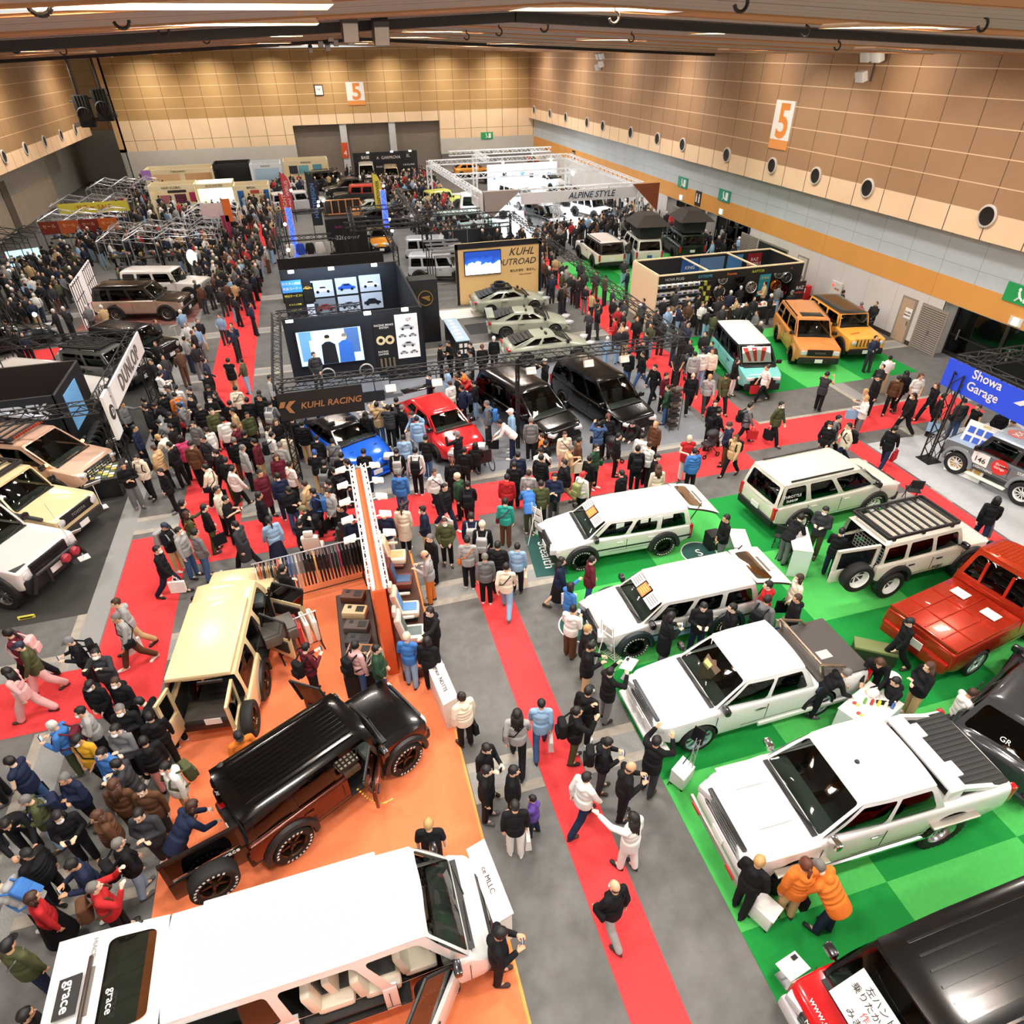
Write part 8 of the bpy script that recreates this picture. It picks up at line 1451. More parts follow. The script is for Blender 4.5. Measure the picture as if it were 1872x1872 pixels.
def stall(x0, y0, x1, y1, h, m, lab, goods):
 s_ = thing('scaffold_stall', lab, 'stall', ((x0+x1)/2, (y0+y1)/2, 0)); w_, d_ = x1-x0, y1-y0; nx, ny = max(1, round(w_/1.8)), max(1, round(d_/1.8))
 for i in range(nx+1):
  for j in range(ny+1):
   x, y = -w_/2+w_*i/nx, -d_/2+d_*j/ny; MB().cyl((x, y, 0), (x, y, h), .03, n=5).build('post', m, s_)
 mb = MB()
 for i in range(nx):
  for j in range(ny):
   x, y, dx, dy = -w_/2+w_*i/nx, -d_/2+d_*j/ny, w_/nx, d_/ny; c = (x+dx/2, y+dy/2, h+.4)
   for p in ((x, y), (x+dx, y), (x+dx, y+dy), (x, y+dy)): mb.cyl((*p, h), c, .022, n=4, cap=False)
   for a, b in (((x, y), (x+dx, y)), ((x, y), (x, y+dy)), ((x+dx, y), (x+dx, y+dy)), ((x, y+dy), (x+dx, y+dy))): mb.cyl((*a, h), ((a[0]+b[0])/2, (a[1]+b[1])/2, h+.12), .02, n=4, cap=False); mb.cyl(((a[0]+b[0])/2, (a[1]+b[1])/2, h+.12), (*b, h), .02, n=4, cap=False); mb.cyl((*a, h), (*b, h-.3), .016, n=4, cap=False)
 mb.build('roof_lattice', m, s_); MB().box((0, -d_*.2, .8), (w_*.9, .6, .08)).build('table_top', K('#3a3633'), s_)
 mb = MB(); [mb.box((rnd2.uniform(-w_*.44, w_*.44), -d_*.2+rnd2.uniform(-.25, .25), .88+.3*rnd2.random()), (.16, .12, .12), k % 6) for k in range(int(w_*14))]; mb.build('small_goods', [mat(c, .6) for c in goods], s_); s_.children[-1]['kind'] = 'stuff'
GD = ['#8f8a86', '#3a3b40', '#b5453a', '#e2ddd4', '#4a6a9a', '#c9a04a']
stall(-12.4, 51.2, -6.6, 57, 2.3, stl, 'white scaffold stall of small goods nearest the lantern', GD); stall(-14.2, 52, -12.6, 57.5, 2.2, stl, 'narrow white scaffold stall beside the larger scaffold stall', GD); stall(-9.4, 58.5, -5.6, 63, 2.3, twht, 'white scaffold stall carrying a pale pink hanging cloth', GD); stall(-20, 60.5, -14.4, 64, 2.2, stl, 'scaffold stall with orange car posters along its edge', GD); stall(-20.5, 66, -15, 70, 2.3, stl, 'scaffold stall with a yellow banner at its front', GD); stall(-19.5, 74, -14, 79, 2.3, stl, 'farthest scaffold stall lit by a white lamp in the corner', GD); stall(-22, 53, -19, 58, 2.2, tblk, 'black scaffold stall hung with caps by the side wall', GD)
P = gy(357, 395, 58.3); flat('hanging_cloth', 'pale pink hanging cloth over the scaffold stall', (-7.1, 58.45, 2.55), 'S', 1.9, 1.1, mat('#e8d2d2', .7), [('', 0, 0, .1, wp, {})] if False else (), 'cloth'); flat('yellow_banner', 'yellow lettered banner along the farther scaffold stall', (-17.2, 65.9, 2.1), 'S', 5.2, .8, mat('#ddd24a', .6), [('ガチャ SALE', 0, 0, .5, mat('#b8442c', .5), {})], 'banner')
for k in range(4): flat('orange_poster', 'orange and blue stall poster, '+['closest to the side wall', 'second from the side wall', 'third from the side wall', 'closest to the aisle'][k], (-19.2+1.35*k, 60.35, 1.75), 'S', 1.3, .9, mat(['#8f2f1e', '#d8642c', '#8f2f1e', '#e0702c'][k], .6), [('セール', 0, .1, .3, mat('#f2d9a0', .5), {})])
for px, py, c_, lb in ((408, 385, '#e8742c', 'orange vertical stall flag, taller one'), (407, 415, '#a82a4a', 'crimson vertical stall flag below the orange one')): P = gy(px, py, 57.4); f = thing('stall_flag', lb, 'flag', (P.x, 57.4, 0)); MB().cyl((0, 0, 0), (0, 0, P.z+1), .025).build('pole', stl, f); MB().box((.3, 0, P.z), (.6, .02, 1.6)).build('cloth', mat(c_, .6), f)
for k, (px, py) in enumerate(((172, 371), (60, 466), (16, 495), (63, 575))): P = gy(px, py, (77, 56, 50, 36)[k]); l = thing('bright_spotlight', 'dazzling stall lamp, '+['over the corner scaffold stall', 'by the wall television', 'low at the frame edge', 'on the lattice tower by the side aisle'][k], 'spotlight', P); MB().ell((0, 0, 0), (.1, .08, .1)).build('lens', mat('#ffffff', .3, emit=30), l); MB().cyl((0, .1, 0), (0, .1, -P.z), .03).build('pole', tblk, l)
P = gy(45, 470, 55); flat('stall_television', 'tilted lit television among the side stalls', P, R_(200), 2.0, 1.0, mat('#bfe3ef', .3, emit=1.2), [('AD', 0, 0, .4, mat('#3a4a5a', .4), {})], 'television'); MB().cyl((P.x, P.y+.1, 0), (P.x, P.y+.1, P.z), .04).build('television_pole', tblk, None, label='dark pole holding the tilted television', cat='pole')
frame('lattice_frame', 'black lattice tower with a lamp by the side aisle', [], [(-14.6, 35.5)], 3.4, tblk, .5)
def shell(x0, x1, y, d_, h, lab, sign, posters, m=None):
 b = thing('shell_booth', lab, 'booth', ((x0+x1)/2, y, 0)); w_ = x1-x0; m = m or mat('#efe0b8', .6); MB().box((0, d_, h/2), (w_, .08, h)).build('back_wall', m, b); [MB().box((s_*w_/2, d_/2, h/2), (.08, d_, h)).build('side_wall', m, b) for s_ in (1, -1)]; MB().box((0, 0, h-.2), (w_, .06, .4)).build('header', m, b); lettering(sign, .26, K('#2a2a28'), (0, -.05, h-.2), (1, 0, 0), (0, 0, 1), b)
 for k, (x, z_, pw, ph, c_) in enumerate(posters): MB().box((x, d_-.06, z_), (pw, .03, ph)).build('poster', mat(c_, .6), b)
 mb = MB(); mb.box((0, .4, .45), (w_*.7, .5, .9)); mb.build('counter', wp, b)
shell(-15.4, -9.0, 80, 3, 2.9, 'long cream shell booth under the grey wall with two food pictures', 'TAKEAWAY', [(-1.7, 1.6, 2.6, 1.3, '#d9b48a'), (1.4, 1.6, 2.6, 1.3, '#d2a878')]); shell(-13.6, -9.8, 70.5, 2.5, 2.8, 'cream shell booth with dark red picture panels nearest the crowd', 'HAIR GLOBAL', [(-1.1, 1.3, .9, .7, '#b06a78'), (.2, 1.3, 1.0, .8, '#5a2340'), (1.3, 1.4, .6, .8, '#b02a5a'), (0, 2.0, 1.6, .35, '#2a2725')]); shell(-9.7, -6.6, 71, 2.5, 2.7, 'cream shell booth glowing turquoise inside', 'ECO SYSTEM', [(.2, 1.2, 2.2, 1.6, '#bff0ea')]); shell(-6.4, -3.4, 69.5, 2.5, 2.6, 'cream shell booth with blue side banners', 'IPPON', [(-1.2, 1.2, .6, 1.5, '#2f6fc0'), (1.2, 1.2, .6, 1.5, '#2f6fc0'), (.1, 1.8, .8, .5, '#b8443a')]); shell(-8.9, -5.4, 80.5, 3, 3.1, 'black shell booth with white script sign', 'On.Track', [], K('#1a1b1d')); shell(-5.3, -2.3, 80, 3, 3.0, 'white shell booth with pale blue boat picture', 'SAILING', [(0, 1.7, 2.4, 1.3, '#b9d3e6')], mat('#e6ebf0', .5)); shell(-2.0, 2.6, 82, 3, 2.9, 'cream shell booth nearest the shutters with sea pictures', 'PREMIUM', [(-1.4, 1.7, .9, .8, '#3a3a42'), (-.3, 1.7, 1.1, .8, '#6fb4c4'), (1.2, 1.9, 1.0, .7, '#5a9ab0')])
MB().box((-15.2, 79.94, 2.5), (.9, .05, .9)).build('purple_notice', mat('#a87ac0', .6), None, label='purple square notice on the corner of the long cream booth', cat='notice')
area_light('booth_light', (-8.1, 72, 2.5), (2, 1.5), 120, (.9, 1, .98), (-8.1, 73.5, 1.2)); area_light('stage_light', (.5, 27.2, 3.4), (4, .4), 50, (.75, .86, 1), (.5, 28.7, 1.8)); area_light('display_light', (.6, 35.4, 3.3), (5, .4), 110, (.6, .78, 1), (.6, 36.5, 2.0))
# ------------------------------------------------------------------ the orange stand
ow = thing('orange_partition', 'slim orange partition wall topped by white lamps between seats and consoles', 'partition', (.06, 11.2, .012)); oo = mat('#e8602e', .6)
MB().box((0, 2.65, 1.38), (.26, 5.3, 2.76)).build('panel', oo, ow); MB().box((0, -.01, 1.38), (.24, .02, 2.7)).build('end_face', oo, ow)
truss(MB(), (-.16, .05, 2.86), (-.16, 5.3, 2.86), .12, .02).build('lamp_rail', mat('#fbf3e6', .5), ow); truss(MB(), (.16, .05, 2.86), (.16, 5.3, 2.86), .12, .02).build('lamp_rail', mat('#fbf3e6', .5), ow)
MB().box((-.13, 2.65, 2.79), (.07, 5.3, .06)).build('white_edge', mat('#fff6ea', .5), ow); MB().box((.13, 2.65, 2.79), (.07, 5.3, .06)).build('white_edge', mat('#fff6ea', .5), ow)
for k in range(5):
 for s in (1, -1):
  l = thing('partition_lamp', 'white floodlight on the orange partition, %s from its near end, %s side' % (['first', 'second', 'third', 'fourth', 'fifth'][k], 'seat' if s > 0 else 'clothes rail'), 'floodlight', (.06+s*.25, 13.0+.82*k, 2.9)); MB().box((s*.22, 0, .06), (.3, .22, .07), bev=.02, rot=M.Rotation(s*.25, 4, 'Y')).build('housing', mat('#fbf7ee', .4), l); MB().box((s*.24, 0, .02), (.24, .16, .02)).build('lens', mat('#fff4de', .4, emit=2), l); MB().cyl((0, 0, .02), (s*.12, 0, .05), .02).build('arm', wp, l)
pl2 = thing('seat_plinth', 'dark brown plinth with orange edge under the display seats', 'plinth', (.7, 13.2, 0)); MB().box((0, 0, .16), (.86, 4.6, .3)).build('body', mat('#4a2a1c', .6), pl2); MB().box((.43, 0, .31), (.03, 4.6, .03)).build('edge_trim', mat('#f08a3c', .5), pl2); MB().box((-.0, -1.75, .33), (.8, 1.0, .02)).build('orange_top', oo, pl2)
def car_seat(lab, P, rz, c1, c2, z):
 s = thing('upholstered_seat', lab, 'car seat', (P[0], P[1], z), R_(rz)); a, b = mat(c1, .5), mat(c2, .5)
 MB().box((0, 0, .1), (.5, .46, .12), bev=.03).build('base', K('#1c1a19'), s); MB().box((.04, 0, .26), (.52, .52, .2), bev=.08).build('cushion', a, s); MB().box((.06, 0, .365), (.36, .3, .02), bev=.01).build('cushion_panel', b, s)
 MB().box((-.26, 0, .62), (.17, .5, .7), bev=.07, rot=M.Rotation(-.2, 4, 'Y')).build('backrest', a, s); MB().box((-.175, 0, .62), (.02, .3, .5), bev=.01, rot=M.Rotation(-.2, 4, 'Y')).build('back_panel', b, s); MB().box((-.37, 0, 1.08), (.11, .28, .2), bev=.05).build('headrest', a, s); MB().box((-.1, .3, .55), (.36, .07, .07), bev=.03).build('armrest', a, s)
car_seat('cream leather car seat at the far end of the plinth', (.68, 15.0), -10, '#eadfc8', '#e0bd88', .32); car_seat('brown car seat with blue cushion panel on the plinth', (.7, 13.9), -12, '#6a3226', '#3f5f86', .32); car_seat('cream and blue striped car seat at the plinth end', (.7, 12.75), -10, '#e2d6c0', '#5c8fc4', .32); car_seat('chequered grey-green car seat nearest the visitors', (.68, 11.85), -8, '#d9d4c8', '#5f6e6a', .32)
car_seat('ivory leather car seat seen from behind beyond the clothes rail', (-1.55, 16.1), 82, '#ece8dd', '#ece8dd', .3); car_seat('black leather car seat seen from behind beyond the clothes rail', (-.55, 16.25), 78, '#2b2d30', '#2b2d30', .3)
for k, x in enumerate((-1.55, -.55)): b = thing('seat_box', 'dark box under the '+('ivory' if k == 0 else 'black')+' car seat', 'box', (x, 16.15, 0)); MB().box((0, 0, .15), (.7, .7, .29)).build('box', mat('#3a2018', .6), b); MB().box((0, 0, .296), (.66, .66, .008)).build('top_sheet', K('#1a1614'), b)
# clothes rail: every hanging cover is one piece
def rail(lab, a, b, h): 
 r = thing('clothes_rail', lab, 'clothes rail', ((a[0]+b[0])/2, (a[1]+b[1])/2, 0), atan2(b[1]-a[1], b[0]-a[0])); L = hypot(b[0]-a[0], b[1]-a[1]); MB().cyl((-L/2, 0, h), (L/2, 0, h), .02).build('bar', stl, r)
 for s in (1, -1): MB().cyl((s*L*.47, 0, .06), (s*L*.47, 0, h), .018).build('upright', tblk, r); MB().cyl((s*L*.47, -.28, .05), (s*L*.47, .28, .05), .018).build('foot', tblk, r)
 MB().cyl((-L*.47, 0, .15), (L*.47, 0, .15), .015).build('lower_bar', tblk, r); return r
A, B = V((-3.05, 14.55, 0)), V((-.2, 14.9, 0)); rail('chrome clothes rail packed with hanging seat covers', A, B, 1.55)
HC = ['#e8d9c4', '#c9542e', '#3a3432', '#b58a5a', '#201f1f', '#8c6a4a', '#c23a30', '#e0cfa0', '#1d2a4c', '#3c5fa0', '#6a7ea8', '#d8d0c4', '#8a6f5a', '#1c1c1e', '#242426', '#1a1a1c', '#e0b878', '#1f1c1c', '#2b2024', '#191919', '#5a2a3a', '#1b1b1d', '#262628', '#a83a5a', '#1a1a1a', '#202022', '#3a3a3c', '#171717', '#222', '#1c1c1c']
cnm = ['cream', 'rust', 'dark brown', 'tan', 'black', 'brown', 'red', 'straw', 'navy', 'blue', 'slate blue', 'off-white', 'taupe', 'black', 'charcoal', 'black', 'gold', 'black', 'dark plum', 'black', 'wine', 'black', 'charcoal', 'raspberry', 'black', 'charcoal', 'grey', 'black', 'charcoal', 'black']
gm_ = None
for k, c in enumerate(HC):
 c = c if len(c) == 7 else '#222222'; p = A.lerp(B, (k+.7)/(len(HC)+.5)); o = thing('hanging_cover', cnm[k]+' seat cover on the chrome rail, between its two ends', 'seat cover', (p.x, p.y, 1.5), R_(7+90), 'seat covers hanging on the chrome rail')
 if gm_ is None: gm_ = (MB().box((0, 0, -.52), (.42, .05, .9), bev=.02).mesh('cloth', mat('#333333')), MB().path([(-.2, 0, -.08), (0, 0, .02), (.2, 0, -.08)], .008, 4).cyl((0, 0, .02), (0, 0, .07), .006).mesh('hanger', stl))
 put(o, 'cloth', gm_[0], mat(c, .7)); put(o, 'hanger', gm_[1], None)
 o['label'] = f"{cnm[k]} seat cover, {['first', 'second', 'third', 'fourth', 'fifth', 'sixth', 'seventh', 'eighth', 'ninth', 'tenth'][k % 10]} {['from the cream end', 'past the navy ones', 'towards the orange partition'][k//10]} of the chrome rail"
C2, D2 = V((-2.6, 12.45, 0)), V((-1.55, 12.75, 0)); rail('short black rail of quilted seat covers', C2, D2, 1.15)
for k, (c, lb) in enumerate((('#efe6d6', 'cream quilted'), ('#f1eadc', 'ivory quilted'), ('#b8323a', 'red'), ('#57544f', 'grey-brown'), ('#4a4744', 'charcoal'))): p = D2.lerp(C2, .12+.18*k); o = thing('quilted_cover', lb+' seat cover on the short black rail', 'seat cover', (p.x, p.y, 1.1), R_(16+90)); MB().box((0, 0, -.36), (.6, .12, .66), bev=.06).build('cloth', mat(c, .6), o); MB().path([(-.2, 0, 0), (0, 0, .08), (.2, 0, 0)], .01, 4).build('hanger', stl, o)
dr = thing('folded_cover', 'grey leather cover draped over the end of the short rail', 'seat cover', (-2.45, 12.4, 1.2), R_(16)); MB().box((0, 0, .02), (.8, .6, .1), bev=.04).build('drape', mat('#5a5650', .6), dr); MB().box((0, -.32, -.12), (.78, .08, .3), bev=.03, rot=None).build('hanging_edge', mat('#5a5650', .6), dr)
# console tables
ct = thing('console_table', 'low table under black cloth beside the orange partition', 'table', (-.62, 12.2, 0)); MB().box((0, 0, .36), (.9, 2.9, .72)).build('black_cloth', K('#171516', .9), ct); MB().box((0, 0, .735), (.86, 2.86, .03)).build('top', mat('#3a2a22', .6), ct)
for k, (y, c, lb) in enumerate(((1.15, '#5a3524', 'brown leather tray console with swatches'), (.55, '#d2b98e', 'wooden-topped console'), (.0, '#4f463f', 'dark grey console with screen recess'), (-.5, '#2b2d30', 'black padded console'), (-.85, '#a0714e', 'tan console box'))):
 b = thing('centre_console', lb+' on the black-clothed table', 'console', (-.62, 12.2+y, .76), R_(-20)); MB().box((0, 0, .1), (.6, .34, .2), bev=.03).build('body', mat(c, .5), b); MB().box((.14, 0, .205), (.2, .2, .01)).build('recess', K('#1a1a1a'), b); MB().box((-.14, .06, .205), (.1, .1, .01)).build('cup_holder', K('#1a1a1a'), b)
for k in range(4): s_ = thing('steering_ring', 'pale leather steering wheel ring leaning at the table end, '+['first', 'second', 'third', 'fourth'][k], 'steering wheel', (-.55+.12*k, 10.95, .98), R_(60), 'pale steering wheels at the table end'); MB().lathe([(.17+.017*cos(a), .017*sin(a)) for a in [i*pi/3 for i in range(6)]], 20, closed=True).build('ring', mat('#ece2d0', .5), s_); MB().cyl((-.16, 0, 0), (.16, 0, 0), .014).build('spoke', stl, s_)
for k, (px, py, lb) in enumerate(((812, 1290, 'white sloped name board beside the woman in the fluffy top'), (897, 1655, 'white sloped name board at the nose of the white van'))):
 p = g(px, py); s_ = thing('name_board', lb, 'sign', (p.x, p.y, 0), R_(-83)); MB().box((0, 0, .45), (1.3, .3, .9), bev=.01).build('box', mat('#f1ede4', .5), s_); MB().box((0, 0, .92), (1.34, .36, .03), rot=M.Rotation(.3, 4, 'X')).build('sloped_top', wp, s_); lettering('grace  NOTTE' if k == 0 else 'ce MLLC', .13, K('#4a3a34'), (0, -.02, .945), (1, 0, 0), (0, .95, .28), s_)
cb = thing('chair_back_stand', 'black banner frame leaning behind the display seats', 'banner frame', (1.0, 16.4, 0), R_(40)); MB().box((0, 0, .8), (.5, .05, 1.6), rot=M.Rotation(.35, 4, 'X')).build('frame', K('#1e1e20'), cb); MB().box((0, -.03, .8), (.36, .02, 1.3), rot=M.Rotation(.35, 4, 'X')).build('print', mat('#6a6a6c', .5), cb)
# --- on and around the green stand
def mat_sign(px, py, w, h, deg, lab, txt, rnd_=False):
 p = g(px, py); s_ = thing('logo_mat', lab, 'mat', (p.x, p.y, .012), R_(deg)); dg = mat('#1f4f4a', .8)
 if rnd_: MB().lathe([(0, 0), (w, 0), (w, .012), (0, .012)], 32, 0, M.Rotation(pi/2, 4, 'X')).build('mat', dg, s_); MB().lathe([(w*.94, .013), (w, .013), (w, .0), (w*.94, 0)], 32, 0, M.Rotation(pi/2, 4, 'X'), True).build('border', wp, s_)
 else: MB().box((0, 0, .005), (w, h, .012)).build('mat', dg, s_)
 lettering(txt, h*.5 if not rnd_ else w*.8, wp, (0, 0, .016), (1, 0, 0), (0, 1, 0), s_)
mat_sign(998, 1015, 1.9, .95, -97, 'dark green rectangular mat lettered Stealth before the ivory wagon', 'Stealth'); mat_sign(1278, 1012, .55, .55, 0, 'round dark green mat between the two wagons', 'S', True); mat_sign(1062, 1145, .6, .6, 0, 'round dark green mat at the nose of the silver wagon', 'S', True)
def easel(px, py, deg, lab):
 p = g(px, py); e = thing('wire_easel', lab, 'easel', (p.x, p.y, .012), R_(deg)); m = mat('#ecebe6', .4)
 for s in (1, -1): MB().cyl((s*.25, 0, 0), (s*.18, .14, 1.35), .014).build('leg', m, e)
 MB().cyl((0, .5, 0), (0, .14, 1.3), .014).build('rear_leg', m, e); mb = MB(); [mb.cyl((-.24, .02+.1*k, .15+.24*k), (.24, .02+.1*k, .15+.24*k), .01, n=4) for k in range(1)]; [mb.cyl((-.26+.065*k, -.22, .1), (-.26+.065*k, .03, .16), .007, n=4) for k in range(9)]; [mb.cyl((-.26, -.22+.06*k, .1+.015*k), (.26, -.22+.06*k, .1+.015*k), .007, n=4) for k in range(4)]; mb.build('wire_tray', m, e)
 for k in range(3): MB().box((0, .03+.04*k, .5+.3*k), (.3, .012, .24), rot=M.Rotation(-.12, 4, 'X')).build('flyer', wp, e)
easel(985, 985, 120, 'white wire leaflet easel at the nose of the ivory wagon'); easel(1110, 1205, 115, 'white wire leaflet easel at the nose of the silver wagon')
def cart(px, py, deg, lab, scr):
 p = g(px, py); c = thing('equipment_cart', lab, 'cart', (p.x, p.y, .012), R_(deg), None, .78); MB().box((0, 0, .35), (.5, .42, .5), bev=.02).build('cabinet', mat('#e9e9e6', .4), c); MB().box((0, .2, .3), (.36, .02, .3)).build('vent', K('#3a3a3a'), c)
 for sx in (1, -1):
  for sy in (1, -1): MB().cyl((sx*.2, sy*.16, .0), (sx*.2, sy*.16, .1), .035).build('caster', tblk, c)
 MB().box((.0, -.0, .62), (.56, .4, .02), rot=M.Rotation(.25, 4, 'X')).build('plate', wp, c)
 if scr: truss(MB(), (.2, -.1, .6), (.45, -.05, 1.5), .1, .01).build('mast', stl, c); MB().box((.5, 0, 1.5), (.04, .32, .42), rot=M.Rotation(.3, 4, 'Y')).build('screen', K('#15171a', .2), c); MB().cyl((-.3, .2, .0), (.6, -.1, 1.5), .015).build('brace', tblk, c)
cart(1243, 1430, 30, 'white trolley with a slim screen on a mast between the two white pickups', True); cart(1391, 1680, -65, 'white metal trolley with a printed sheet by the people in orange coats', False)
for px, py, deg, lb in ((1436, 1790, 10, 'white paper sheet stand before the red van'), (1146, 1240, 40, 'white paper sheet stand at the nose of the neon-wheeled pickup')): p = g(px, py); s_ = thing('sheet_stand', lb, 'sign', (p.x, p.y, .012), R_(deg)); MB().box((0, 0, .5), (.42, .32, .012), rot=M.Rotation(-.25, 4, 'X')).build('sheet', wp, s_); MB().cyl((0, 0, 0), (0, 0, .5), .015).build('stem', stl, s_); MB().box((0, 0, .01), (.25, .25, .02)).build('base', stl, s_); MB().box((.1, .08, .53), (.1, .07, .004), rot=M.Rotation(-.25, 4, 'X')).build('printed_mark', tblk, s_)
def tbl(P, deg, lab, w=1.2, d=.62, h=.75):
 t = thing('display_table', lab, 'table', (P.x, P.y, .012), R_(deg)); MB().box((0, 0, h), (w, d, .04), bev=.01).build('top', wp, t); MB().box((0, -d/2+.02, h/2), (w-.02, .03, h)).build('front_panel', mat('#dfe9ea', .5), t); [MB().box((s*(w/2-.02), 0, h/2), (.03, d-.04, h)).build('side_panel', mat('#e6ecec', .5), t) for s in (1, -1)]; return t
T1 = g(1592, 1292, .75); tbl(T1, 20, 'white table of snacks and drinks behind the lifted pickup', 1.25, .8)
T2 = g(1805, 1370, .75); tbl(T2, -50, 'white table of leaflets and bottles behind the matte grey hatchback', 1.5, .6)
T3 = g(1463, 985, .95); tbl(T3, 62, 'white desk where the man with lettered hoodie stands', 1.2, .55, .95)
T4 = g(1352, 985, .7); tbl(T4, 70, 'small white table half hidden behind the ivory wagon tailgate', .9, .5, .7)
cols = ['#7fae5a', '#b8443a', '#d8d24a', '#e6e2da', '#4a6aa8', '#8fc06a']
def item(P, k, lab):
 b = thing('drink_bottle', lab, 'bottle', P); MB().lathe([(0, 0), (.035, 0), (.035, .13), (.014, .17), (.014, .2), (0, .2)], 10, 0, M.Rotation(pi/2, 4, 'X')).build('bottle', mat(cols[k % 6], .3), b); MB().cyl((0, 0, .2), (0, 0, .225), .016).build('bottle_cap', wp, b)
for k in range(5): item((T1.x-.1+.12*k, T1.y+.1-.07*k, .785), k, ['green', 'red', 'yellow', 'milky', 'blue'][k]+' drink bottle on the snack table')
for k in range(2): pt = thing('food_plate', 'paper plate of fruit on the snack table, '+('front edge' if k == 0 else 'rear corner'), 'plate', (T1.x-.42+.1*k, T1.y-.12+.25*k, .787)); MB().lathe([(0, 0), (.12, 0), (.14, .02), (.12, .008), (0, .008)], 18, 0, M.Rotation(pi/2, 4, 'X')).build('plate', wp, pt); MB().ell((0, .02, .03), (.05, .04, .025)).build('fruit_red', mat('#d8423a', .4), pt); MB().ell((.03, -.04, .03), (.045, .035, .022)).build('fruit_yellow', mat('#eccb5a', .4), pt)
bg = thing('plastic_bag', 'crumpled white plastic bag on the snack table', 'bag', (T1.x+.2, T1.y+.22, .79)); MB().ell((0, 0, .09), (.15, .11, .1), seg=10).build('bag', wp, bg); MB().path([(-.08, 0, .15), (-.03, 0, .26), (.04, 0, .26), (.08, 0, .15)], .012, 5).build('handles', wp, bg)
for k in range(2): item((T2.x+.1+.2*k, T2.y+.05-.2*k, .785), 1-k, ['red', 'green'][k]+' drink bottle on the leaflet table')
for k in range(5): lf = thing('leaflet', ['photo', 'orange', 'white', 'red-printed', 'catalogue'][k]+' leaflet on the table behind the hatchback', 'leaflet', (T2.x-.35+.16*k, T2.y+.42-.2*k, .786), .5*k); MB().box((0, 0, 0), (.2, .15, .006)).build('sheet', mat(['#c9b8b0', '#e0904a', '#f0efec', '#d89a90', '#e9e6e2'][k], .5), lf); MB().box((.02, .01, .004), (.12, .06, .003)).build('print', K('#4a4444'), lf)
def chair(P, deg, lab):
 c = thing('folding_chair', lab, 'chair', (P.x, P.y, .012), R_(deg)); k = K('#1d1d1f'); MB().box((0, 0, .44), (.4, .4, .04), bev=.015).build('seat', k, c); MB().box((-.2, 0, .75), (.04, .38, .3), bev=.015).build('backrest', k, c); [MB().cyl((.16, s*.18, 0), (-.2, s*.18, .9), .014).build('leg', k, c) for s in (1, -1)]; [MB().cyl((-.2, s*.17, 0), (.16, s*.17, .44), .014).build('leg', k, c) for s in (1, -1)]
chair(g(1424, 1000), 40, 'black folding chair behind the white staff desk, nearer the minivan'); chair(g(1432, 1022), 30, 'black folding chair behind the white staff desk, nearer the wagons'); chair(g(1661, 915), 60, 'grey folding chair at the edge of the green carpet by the narrow red strip')
st_ = thing('round_stool', 'small round white stool near the snack table', 'stool', (*g(1620, 1262)[:2], .012)); MB().lathe([(0, .44), (.18, .44), (.19, .47), (.17, .49), (0, .49)], 20, 0, M.Rotation(-pi/2, 4, 'X') @ M.Diagonal((1, -1, 1, 1))).build('seat', wp, st_); [MB().cyl((.14*cos(a), .14*sin(a), 0), (.1*cos(a), .1*sin(a), .45), .014).build('leg', stl, st_) for a in (0, 1.57, 3.14, 4.71)]
bn = thing('olive_bench', 'low olive padded box bench by the red micro truck', 'bench', (*g(1592, 1205)[:2], .012), R_(-35)); MB().box((0, 0, .2), (.95, .36, .38)).build('box', K('#2c3020'), bn); MB().box((0, 0, .42), (1.0, .4, .08), bev=.03).build('pad', mat('#6f7a4a', .7), bn)
bk_ = thing('black_case', 'black equipment case behind the man in the lanyard', 'case', (*g(1300, 1000)[:2], .012)); MB().box((0, 0, .27), (.4, .4, .54), bev=.03).build('case', K('#1b1b1d'), bk_); MB().box((0, -.21, .35), (.2, .02, .05)).build('handle', stl, bk_)
for px, py, pk_, top_, h_, dg in ((1642, 1247, 't', 'kh', 'k', 165), (1772, 1268, 't', 'wh', 'b', -20)):
 P = g(px, py, 1.25); o_ = person((P.x, P.y, .012), dg, pk_, top_, 'k', h_, '', 1.0); o_['px'] = py
 P = o_.location; s_ = thing('low_stool', 'dark low stool under the seated person in '+('black hoodie' if top_ == 'kh' else 'white hoodie'), 'stool', (P.x, P.y, .012)); MB().box((0, 0, .33), (.34, .34, .04), bev=.01).build('seat', K('#2a2a2b'), s_); [MB().cyl((sx*.14, sy*.14, 0), (sx*.12, sy*.12, .32), .014).build('leg', tblk, s_) for sx in (1, -1) for sy in (1, -1)]
def stroller(px, py, deg, lab):
 p = g(px, py); s = thing('baby_stroller', lab, 'stroller', (p.x, p.y, .007), R_(deg)); k = K('#1e1e20')
 for sx, sy in ((.32, .2), (.32, -.2), (-.28, .22), (-.28, -.22)): MB().lathe([(.06, -.02), (.09, -.02), (.09, .02), (.06, .02)], 14, 0, M.Translation(V((sx, sy, .09))), True).build('wheel', k, s)
 mb = MB(); [mb.path([(.32, q, .1), (-.1, q, .6), (-.5, q, 1.0)], .014).path([(-.28, q, .1), (.1, q, .55)], .014) for q in (.2, -.2)]; mb.cyl((-.5, .2, 1.0), (-.5, -.2, 1.0), .02); mb.build('frame', k, s); MB().box((.05, 0, .48), (.42, .36, .12), bev=.04).box((-.14, 0, .7), (.1, .36, .46), bev=.04, rot=M.Rotation(-.35, 4, 'Y')).build('seat', K('#3a3034'), s); MB().ell((-.08, 0, .9), (.26, .2, .16)).build('canopy', K('#25262a'), s)
stroller(1293, 832, 190, 'black baby stroller pushed by the man in beanie at the carpet crossing'); stroller(1252, 690, -90, 'dark baby stroller beneath the black frame post'); stroller(1118, 845, -60, 'folded-hood stroller beside the green jersey child')
